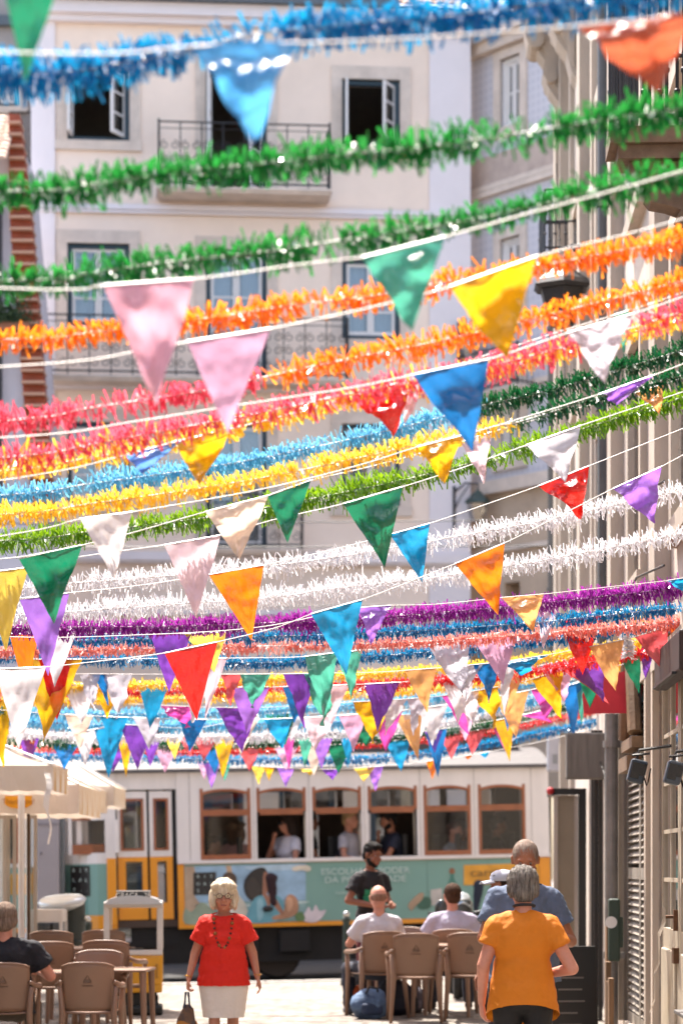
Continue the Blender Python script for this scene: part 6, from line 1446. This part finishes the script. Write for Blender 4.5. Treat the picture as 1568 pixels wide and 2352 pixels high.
def pennant(b, A, B, T, wav, seed, fold=0.0):
    n = 20; W = (B - A).length; nrm = (B - A).cross(T - A).normalized(); 
    if nrm.y > 0: nrm = -nrm
    idx = {}; 
    for r in range(n + 1):
        f = r / n
        for c in range(n + 1):
            g = c / n
            L_ = A.lerp(T, f); R_ = B.lerp(T, f); p = L_.lerp(R_, g)
            q_ = V3((g * (1 - f) * 3.2 + f * 1.1, f * 3.4, seed * 7.3)); e = .35 + .65 * min(1, f * 3.5)
            o = noise.noise(q_) * .8 + .35 * noise.noise(q_ * 2.3 + V3((5, 1, 0))) + .22 * (.5 - abs(noise.noise(q_ * 2.9))) + .16 * (.5 - abs(noise.noise(q_ * 5.5 + V3((2, 0, 0)))))
            edge = .015 * W * noise.noise(V3((f * 9, g * 2, seed))) * (4 * f * (1 - f) if 0 < f < 1 else 0)
            o = o * 1.35 + .55 * math.sin(f * 5.2 + seed * 3 + g * 1.2) * min(1, f * 4) + .35 * math.sin(f * 9 + g * 3.5 + seed); p = p + nrm * o * wav * 1.0 * W * e + (B - A).normalized() * edge + V3((0, 0, 1)) * (-.0 if f > 0 else 0); idx[r, c] = len(b.v); b.v.append(p)
    for r in range(n):
        for c in range(n): b.f.append((idx[r, c], idx[r + 1, c], idx[r + 1, c + 1], idx[r, c + 1])); b.m.append(0)
def bunting(label, pts, dL, dR, flags, ext=True, thick=.0027, extra=True, wav=.14):
    path = path3(pts, dL, dR, ext); t = thing('bunting', label, 'bunting', path[0], 0, 'pennant strings across the street'); base = path[0]
    b = MB(); b.tube([p - base for p in path[::2]] + [path[-1] - base], thick, n=5)
    cord = b.build('cord', M_cord, t)
    D = lambda u: dL + (dR - dL) * u / 1568.0
    us = [p.x / p.y * F + 784 for p in path]; 
    def on(u):
        for i in range(len(path) - 1):
            if us[i] <= u <= us[i + 1]: f = (u - us[i]) / max(1e-6, us[i + 1] - us[i]); return path[i].lerp(path[i + 1], f)
        return path[0] if u < us[0] else path[-1]
    hem = MB()
    for fl in flags:
        col, u0, u1, ut, vt = fl[:5]; wv = fl[5] if len(fl) > 5 else wav
        A, B = on(u0) - base, on(u1) - base; dm = (A + B).y / 2 + base.y
        T_ = P3(ut, vt, dm + random.uniform(-.03, .05)) - base
        m = MB(); pennant(m, A, B, T_, wv, random.uniform(0, 60)); o = m.build('pennant', FL[col], t, smooth=True); o['label'] = col.replace('_', ' ') + ' foil pennant'
        hem.tube([A + (B - A) * k / 8 + V3((0, -.002, 0)) for k in range(9)], thick * 1.35, n=5); hem.cut()
    if flags: hem.build_each('hem_tape', mat('hem_tape', 'bcb5b2', .35, .05, 20), t)
    # pennants on the stretches outside the picture, same spacing
    if extra and ext:
        cols = list(FL); 
        for side in (-1, 1):
            xs = [f[1] for f in flags] or [784]; W = (flags[0][2] - flags[0][1]) if flags else 120
            u = (min(f[1] for f in flags) if flags else 600) - 2.4 * W if side < 0 else (max(f[2] for f in flags) if flags else 900) + 1.6 * W
            while (us[0] < u and side < 0) or (u + W < us[-1] and side > 0):
                if u + W < -20 or u > 1590:
                    A, B = on(u) - base, on(u + W) - base; T_ = (A + B) / 2 + V3((random.uniform(-.03, .03), random.uniform(-.06, .06), -.37)); m = MB(); c_ = random.choice(cols); pennant(m, A, B, T_, .1, random.uniform(0, 60)); o = m.build('pennant', FL[c_], t, smooth=True); o['label'] = c_.replace('_', ' ') + ' foil pennant'
                u += side * W * 1.9
    return t

tinsel('bright blue tinsel garland, the topmost one, above the open blue framed windows', [(0, 168), (250, 148), (420, 118), (550, 84), (784, 56), (1000, 40), (1200, 14), (1450, -18)], 7.5, 7.5, 'blue', R0=.074, dens=560, w=.012)
tinsel('green tinsel garland, upper of the two bright green ones, crossing the top balcony', [(0, 440), (200, 424), (400, 396), (600, 376), (784, 355), (1000, 334), (1200, 305), (1400, 272), (1568, 248)], 7.9, 7.9, 'green', R0=.066, dens=480, w=.012)
tinsel('green tinsel garland, lower of the two bright green ones, just above the teal pennant', [(0, 645), (200, 628), (400, 600), (600, 580), (784, 552), (1000, 520), (1200, 480), (1400, 430), (1568, 398)], 8.3, 8.3, 'green', R0=.062, dens=480, w=.011)
tinsel('orange tinsel garland, the upper of the two orange ones', [(0, 780), (200, 764), (430, 738), (700, 697), (870, 678), (1000, 652), (1200, 618), (1400, 580), (1568, 552)], 9.6, 9.6, 'orange', R0=.058, dens=430, w=.012)
tinsel('tinsel garland, coral pink at the left and orange at the right', [(0, 968), (200, 938), (400, 908), (500, 892), (600, 868), (784, 828), (1000, 785), (1200, 738), (1400, 688), (1568, 645)], 10.2, 10.2, 'coral', col2='orange', split=(600 - 784) / F * 10.2, R0=.062, dens=430, w=.011)
tinsel('mixed red, pink and yellow tinsel garland crossing behind the large pink pennants', [(0, 1052), (200, 1022), (400, 985), (600, 948), (800, 905), (1000, 868), (1200, 822), (1400, 768), (1568, 716)], 10.6, 10.6, 'coral', col2='yellow', mixf=.16, R0=.066, dens=470, w=.010)
tinsel('yellow tinsel garland on the left, just under the red one', [(0, 1082), (200, 1052), (400, 1018), (600, 968), (700, 945)], 11.2, 11.2, 'yellow', R0=.05, dens=420, w=.010)
tinsel('tinsel garland, light blue on the left and dark green on the right', [(0, 1138), (200, 1112), (400, 1085), (600, 1052), (800, 1010), (1000, 962), (1100, 932), (1250, 900), (1400, 855), (1568, 804)], 12.4, 12.4, 'sky', col2='dark_green', split=(1085 - 784) / F * 12.4, R0=.06, dens=620, w=.009)
tinsel('tinsel garland, lemon yellow on the left and dark green at the right end', [(0, 1182), (200, 1158), (400, 1130), (600, 1098), (784, 1060), (960, 1022), (1100, 985), (1180, 972), (1300, 935), (1400, 905), (1568, 862)], 12.2, 12.2, 'yellow', col2='dark_green', split=(1178 - 784) / F * 12.2, R0=.06, dens=480, w=.010)
tinsel('lime green tinsel garland in front of the wall lantern', [(0, 1242), (200, 1222), (500, 1185), (784, 1132), (1000, 1085), (1200, 1028), (1400, 965), (1568, 912)], 13.4, 13.4, 'lime', R0=.074, dens=640, w=.009)
tinsel('white tinsel garland, the upper of the two white ones', [(0, 1352), (160, 1340), (400, 1322), (600, 1302), (784, 1278), (1000, 1240), (1200, 1205), (1400, 1162), (1568, 1125)], 14.8, 14.8, 'white', R0=.072, dens=480, w=.008)
tinsel('white tinsel garland, the lower of the two white ones, right above the purple one', [(0, 1412), (160, 1405), (400, 1388), (600, 1375), (784, 1350), (1000, 1326), (1200, 1295), (1400, 1258), (1568, 1225)], 15.4, 15.4, 'white', R0=.074, dens=480, w=.008)
tinsel('shiny purple tinsel garland across the middle of the picture', [(0, 1440), (200, 1440), (400, 1438), (600, 1431), (784, 1424), (1000, 1408), (1200, 1390), (1400, 1368), (1568, 1350)], 16.6, 16.6, 'purple', R0=.072, dens=760, w=.009)
tinsel('royal blue tinsel garland directly under the purple one', [(0, 1470), (300, 1468), (600, 1462), (900, 1452), (1200, 1432), (1400, 1412), (1568, 1396)], 17.6, 16.7, 'royal', R0=.055, dens=620, w=.009)
tinsel('salmon pink tinsel garland between the two royal blue ones', [(0, 1494), (300, 1490), (700, 1482), (1000, 1472), (1200, 1458), (1568, 1428)], 18.4, 16.9, 'salmon', R0=.055, dens=560, w=.010)
tinsel('royal blue tinsel garland under the salmon pink one', [(0, 1508), (300, 1516), (600, 1522), (784, 1512), (1000, 1496), (1200, 1474), (1568, 1430)], 19.0, 17.1, 'royal', R0=.055, dens=620, w=.009)
tinsel('golden yellow tinsel garland above the red one behind the low pennants', [(0, 1578), (280, 1574), (600, 1562), (900, 1545), (1100, 1528), (1300, 1502), (1568, 1455)], 21, 17.6, 'yellow', R0=.05, dens=520, w=.010)
tinsel('red tinsel garland sandwiched between two golden yellow ones', [(0, 1592), (200, 1590), (600, 1580), (1000, 1564), (1300, 1530), (1568, 1478)], 21.6, 18.0, 'red', R0=.055, dens=520, w=.010)
tinsel('golden yellow tinsel garland under the red one', [(0, 1606), (200, 1608), (600, 1600), (850, 1592), (1100, 1572), (1300, 1545)], 21.6, 21.6, 'yellow', R0=.05, dens=480, w=.010)
tinsel('light blue tinsel garland under the yellow and red ones', [(0, 1632), (300, 1640), (600, 1632), (900, 1612), (1100, 1586), (1300, 1555)], 22.4, 22.4, 'sky', R0=.06, dens=480, w=.010)
tinsel('glittering light blue tinsel garland behind the white pennants', [(0, 1652), (300, 1665), (700, 1660), (1000, 1638), (1200, 1608), (1320, 1582)], 23.0, 23.0, 'sky', R0=.075, dens=480, w=.011)
tinsel('thin white tinsel garland low in the street', [(0, 1680), (200, 1692), (500, 1692), (784, 1682), (1000, 1662), (1180, 1625), (1300, 1600)], 23.6, 23.6, 'white', R0=.06, dens=480, w=.010)
tinsel('dark green tinsel garland low down at the right, ending at the red awning', [(0, 1700), (400, 1712), (750, 1702), (950, 1690), (1100, 1668), (1200, 1648), (1345, 1612)], 24.2, 24.2, 'dark_green', R0=.06, dens=520, w=.010)
tinsel('red tinsel garland under the low dark green one', [(0, 1716), (400, 1728), (750, 1716), (1000, 1698), (1200, 1668), (1330, 1640)], 24.8, 24.8, 'red', R0=.04, dens=480, w=.009)
tinsel('farthest blue tinsel garland just above the tram roof', [(0, 1732), (400, 1742), (784, 1746), (1000, 1728), (1150, 1702), (1320, 1668)], 25.6, 25.6, 'blue', R0=.055, dens=520, w=.010)
tinsel('short tuft of white tinsel dangling before the tan and green pennants', [(1432, 1438), (1440, 1462), (1440, 1508)], 17.6, 17.6, 'white', R0=.06, dens=900, w=.008, ext=False)

bunting('nearest cord with the big green pennant hanging into the top left corner', [(-120, -70), (300, -90), (900, -120), (1568, -190)], 6.6, 6.6, [('green', 2, 150, 58, 192, .1)])
bunting('cord along the topmost blue tinsel, with a big blue pennant and a rust orange one', [(0, 120), (430, 108), (784, 96), (1000, 85), (1300, 62), (1568, 38)], 6.4, 6.4, [('sky_blue', 440, 688, 576, 322, .24), ('rust', 1325, 1590, 1512, 214, .22)], thick=.0034)
bunting('cord behind the lower green tinsel with the rose pennant and the teal pennant', [(0, 662), (240, 656), (445, 642), (700, 606), (832, 592), (1020, 545), (1200, 494), (1400, 440), (1568, 392)], 7.9, 7.9, [('rose', 238, 447, 360, 935, .12), ('teal', 832, 1022, 945, 768, .15)], thick=.0034)
bunting('cord across the orange tinsel with a pink pennant and a yellow pennant', [(0, 843), (330, 805), (430, 786), (620, 756), (880, 700), (1030, 660), (1230, 590), (1400, 548), (1568, 503)], 8.6, 8.6, [('pink', 430, 622, 522, 995, .05), ('yellow', 1033, 1232, 1160, 832, .2)], thick=.0034)
bunting('cord along the red tinsel with a royal blue pennant and a silver pennant', [(0, 1006), (300, 970), (500, 938), (800, 892), (945, 862), (1120, 826), (1300, 766), (1450, 722), (1568, 682)], 9.8, 9.8, [('blue', 945, 1122, 1085, 1038, .14), ('silver', 1302, 1452, 1386, 880, .22)], thick=.003)
bunting('cord with a folded light blue pennant, a yellow one and a red one', [(0, 1104), (288, 1046), (430, 1008), (530, 985), (640, 958), (805, 912), (955, 868), (1120, 815), (1300, 757), (1440, 715), (1568, 672)], 11.0, 11.0, [('light_blue', 286, 425, 326, 1088, .18), ('yellow', 400, 532, 460, 1120, .22), ('red', 806, 957, 903, 1008, .25), ('pale_pink', 920, 990, 928, 975, .3), ('teal', 1408, 1450, 1432, 812, .2)])
bunting('cord with a translucent white pennant, a crumpled yellow one and a folded lilac one', [(0, 1232), (185, 1192), (305, 1176), (600, 1124), (820, 1070), (960, 1026), (1062, 1000), (1200, 960), (1380, 904), (1500, 862), (1568, 836)], 12.0, 12.0, [('white', 185, 305, 263, 1330, .1), ('yellow', 958, 1062, 1020, 1112, .25), ('lilac', 1375, 1502, 1418, 928, .35)])
bunting('cord with a green pennant far left, a cream pink one and a dark green one', [(0, 1284), (45, 1280), (190, 1252), (300, 1225), (475, 1175), (618, 1138), (712, 1104), (850, 1072), (1058, 1016), (1130, 992), (1300, 945), (1460, 902), (1568, 868)], 12.8, 12.8, [('green', 44, 190, 125, 1432, .12), ('cream', 472, 618, 550, 1287, .14), ('green', 614, 714, 660, 1248, .1), ('pale_pink', 1056, 1128, 1112, 1110, .3), ('peach', 1456, 1522, 1516, 950, .3)])
bunting('cord with a pale pink pennant, a large green one and a silver one', [(0, 1312), (190, 1278), (378, 1252), (505, 1230), (620, 1196), (790, 1157), (925, 1118), (1060, 1075), (1210, 1022), (1332, 978), (1568, 900)], 13.2, 13.2, [('pale_yellow', -40, 66, 14, 1496, .06), ('pale_pink', 378, 507, 451, 1420, .1), ('green', 788, 924, 884, 1303, .12), ('silver', 1208, 1333, 1297, 1108, .1)])
bunting('thin cord with lilac, orange, crinkled blue and crumpled red pennants', [(0, 1378), (48, 1374), (158, 1362), (320, 1345), (480, 1320), (605, 1298), (784, 1258), (895, 1228), (985, 1203), (1240, 1115), (1350, 1071), (1568, 984)], 14.4, 14.4, [('lilac', 46, 160, 111, 1552, .08), ('orange', 480, 606, 578, 1472, .1), ('cyan', 895, 986, 969, 1341, .16), ('red', 1236, 1352, 1335, 1190, .24)])
bunting('cord rising from white and red pennants to blue, orange and purple ones', [(0, 1537), (105, 1532), (200, 1522), (380, 1500), (502, 1474), (640, 1440), (715, 1410), (830, 1378), (1045, 1295), (1157, 1248), (1270, 1192), (1408, 1122), (1518, 1072), (1568, 1045)], 14.0, 14.0, [('white', -12, 106, 44, 1722, .08), ('red', 378, 500, 452, 1655, .06), ('cyan', 714, 832, 795, 1550, .12), ('orange', 1044, 1158, 1143, 1412, .12), ('lilac', 1406, 1519, 1500, 1203, .2)])
bunting('cord over the purple tinsel with a shiny lilac pennant and a pale orange one', [(0, 1462), (330, 1458), (600, 1440), (823, 1396), (1000, 1388), (1150, 1373), (1245, 1365), (1400, 1348), (1530, 1334), (1568, 1328)], 16.0, 16.0, [('lilac', 822, 898, 851, 1482, .2), ('peach', 1150, 1247, 1224, 1450, .18), ('cyan', 1530, 1620, 1575, 1365, .2)])
bunting('cord with orange, white, purple and yellow pennants left and a pink foil one right', [(0, 1455), (95, 1455), (350, 1457), (440, 1456), (600, 1447), (784, 1434), (1000, 1410), (1230, 1384), (1400, 1352), (1568, 1333)], 17.0, 17.0, [('orange', 22, 88, 62, 1600, .08), ('white', 93, 175, 126, 1580, .06), ('purple', 345, 440, 388, 1590, .1), ('pale_yellow', 424, 522, 492, 1545, .1), ('pale_pink', 1226, 1290, 1246, 1492, .25)])
bunting('cord with two shiny teal pennants and silver, pink, scarlet and pale yellow ones', [(0, 1512), (300, 1513), (600, 1511), (700, 1508), (800, 1496), (985, 1482), (1083, 1466), (1185, 1446), (1284, 1428), (1390, 1404), (1490, 1394), (1568, 1384)], 18.4, 17.2, [('red', 90, 168, 131, 1662, .08), ('yellow', 60, 190, 105, 1705, .1), ('pale_pink', 474, 522, 470, 1655, .1), ('teal', 700, 776, 745, 1660, .2), ('teal', 774, 832, 806, 1606, .18), ('silver', 982, 1082, 1062, 1600, .2), ('pink', 1083, 1186, 1156, 1574, .08), ('red', 1284, 1387, 1336, 1550, .12), ('pale_yellow', 1392, 1492, 1490, 1442, .3)])
bunting('cord with coral, teal, purple and peach pennants and a large tan one right', [(0, 1546), (185, 1548), (500, 1549), (784, 1546), (932, 1540), (1170, 1518), (1350, 1486), (1460, 1462), (1568, 1428)], 20.4, 16.9, [('silver', 183, 232, 216, 1632, .15), ('blue', 212, 246, 250, 1620, .08), ('silver', 236, 304, 268, 1650, .1), ('coral', 508, 555, 530, 1622, .08), ('teal', 552, 622, 578, 1626, .12), ('purple', 650, 720, 700, 1672, .1), ('teal', 700, 770, 742, 1668, .2), ('peach', 928, 1002, 980, 1636, .06), ('silver', 1050, 1110, 1066, 1610, .15), ('blue', 1088, 1148, 1126, 1616, .14), ('white', 1140, 1186, 1158, 1645, .1), ('cyan', 1166, 1256, 1194, 1552, .2), ('peach', 1352, 1432, 1412, 1588, .05), ('coral', 1456, 1537, 1525, 1546, .06), ('orange', 1532, 1600, 1562, 1500, .08)])
bunting('cord with purple, yellow, white and magenta pennants at mid distance', [(0, 1604), (300, 1617), (560, 1626), (784, 1614), (1000, 1600), (1180, 1570), (1300, 1536), (1420, 1502), (1568, 1455)], 22.4, 18.0, [('yellow', -30, 36, 6, 1762, .08), ('magenta', 370, 440, 428, 1672, .2), ('purple', 497, 576, 541, 1706, .1), ('yellow', 811, 898, 856, 1708, .1), ('white', 878, 936, 886, 1690, .1), ('silver', 935, 980, 950, 1690, .1), ('magenta', 1014, 1064, 1076, 1690, .08), ('white', 1040, 1100, 1088, 1668, .15), ('yellow', 1084, 1146, 1138, 1674, .14), ('yellow', 1221, 1292, 1286, 1652, .06), ('purple', 1306, 1384, 1386, 1612, .06), ('coral', 1292, 1342, 1400, 1618, .05), ('green', 1420, 1472, 1466, 1592, .06), ('purple', 1468, 1512, 1480, 1560, .08)])
bunting('cord with white, blue and purple pennants left and green and white ones in the middle', [(0, 1668), (170, 1684), (275, 1664), (450, 1672), (608, 1640), (800, 1640), (1000, 1640), (1140, 1612), (1290, 1578), (1400, 1545)], 22.8, 22.8, [('white', 168, 226, 196, 1760, .08), ('cyan', 217, 290, 250, 1786, .08), ('purple', 275, 351, 316, 1768, .06), ('cream', 536, 600, 552, 1735, .12), ('green', 608, 682, 655, 1712, .1), ('white', 655, 700, 668, 1705, .1), ('green', 784, 866, 842, 1716, .14), ('white', 925, 985, 952, 1735, .1), ('peach', 905, 968, 960, 1745, .08), ('cream', 968, 1012, 1000, 1700, .1), ('blue', 1148, 1180, 1165, 1680, .06), ('purple', 1170, 1200, 1185, 1650, .06), ('blue', 1288, 1340, 1316, 1696, .08), ('teal', 1320, 1352, 1334, 1668, .08)])
bunting('cord with coral, yellow, teal and lilac pennants low in the street', [(0, 1690), (300, 1692), (450, 1688), (784, 1694), (1000, 1676), (1200, 1642), (1330, 1606)], 24.0, 24.0, [('orange', 52, 84, 72, 1745, .08), ('purple', 45, 92, 64, 1778, .08), ('yellow', 270, 306, 290, 1786, .1), ('purple', 328, 372, 345, 1762, .1), ('pale_yellow', 378, 418, 402, 1746, .1), ('coral', 408, 450, 438, 1740, .08), ('salmon' if False else 'coral', 444, 504, 468, 1748, .08), ('yellow', 488, 540, 512, 1790, .08), ('teal', 684, 720, 700, 1765, .1), ('lilac', 714, 764, 738, 1766, .08), ('cyan', 782, 815, 800, 1760, .1), ('magenta', 648, 676, 664, 1772, .08), ('lilac', 974, 1018, 998, 1730, .08), ('blue', 976, 1026, 1005, 1786, .06), ('yellow', 1132, 1180, 1170, 1750, .08), ('magenta', 1195, 1240, 1268, 1660, .08)])
bunting('farthest cord of small pennants in front of the tram roof edge', [(0, 1728), (150, 1732), (450, 1748), (620, 1762), (784, 1766), (1000, 1746), (1200, 1712), (1320, 1684)], 26.0, 26.0, [('yellow', 138, 158, 150, 1742, .1), ('purple', 150, 176, 162, 1742, .1), ('pink', 452, 482, 470, 1792, .08), ('lilac', 466, 506, 486, 1812, .08), ('teal', 505, 530, 516, 1795, .1), ('pale_yellow', 577, 610, 594, 1802, .08), ('yellow', 606, 630, 618, 1794, .08), ('lilac', 636, 676, 656, 1808, .08), ('pale_yellow', 688, 726, 712, 1782, .2), ('purple', 738, 780, 764, 1792, .15), ('lilac', 842, 880, 862, 1818, .1), ('pale_yellow', 812, 862, 835, 1796, .1), ('orange', 978, 1008, 992, 1790, .12), ('cyan', 1100, 1124, 1114, 1742, .1), ('orange', 1064, 1086, 1074, 1745, .1)], thick=.003)

# more small pennants filling the far stretch above the tram
rp = random.Random(5)
def filler(label, pts, dL, dR, W, gap, cols, u0=-10, u1=1290, drop=.38):
    fl = []; u = u0
    def vat(x):
        for (a, b_), (c, e_) in zip(pts, pts[1:]):
            if a <= x <= c: return b_ + (e_ - b_) * (x - a) / (c - a)
        return pts[-1][1]
    while u < u1:
        if rp.random() < .82:
            d_ = dL + (dR - dL) * u / 1568; w_ = W * F / d_ * rp.uniform(.82, 1.08); fl.append((rp.choice(cols), u, u + w_, u + w_ * rp.uniform(.35, .65), vat(min(max(u, 0), 1500)) + drop * F / d_ * rp.uniform(.75, 1.05), rp.uniform(.04, .1)))
        u += gap * rp.uniform(.75, 1.3)
    return bunting(label, pts, dL, dR, fl, thick=.0026)
pal = ['white', 'silver', 'cream', 'teal', 'green', 'purple', 'lilac', 'yellow', 'pale_yellow', 'coral', 'pale_pink', 'pink', 'cyan', 'blue', 'peach', 'magenta']
filler('crowded cord of mixed pennants behind the large red one, mostly white, teal and purple', [(0, 1560), (300, 1574), (600, 1578), (900, 1568), (1150, 1545), (1300, 1515), (1400, 1492)], 20.9, 18.4, .30, 92, pal, 140, 1330)
filler('crowded cord of mixed pennants level with the light blue tinsel', [(0, 1630), (300, 1648), (600, 1652), (900, 1634), (1150, 1598), (1300, 1565), (1400, 1535)], 22.0, 20.0, .29, 82, pal, 150, 1260, .34)
filler('crowded cord of small pennants over the low white tinsel', [(0, 1700), (300, 1712), (600, 1716), (900, 1702), (1150, 1668), (1300, 1636)], 24.6, 24.0, .26, 66, pal, 120, 1240, .30)
for o in bpy.data.objects:
    if 'label' in o and o.parent is None and len(o['label'].split()) > 16: print('LONG', len(o['label'].split()), o.name, '|', o['label'])
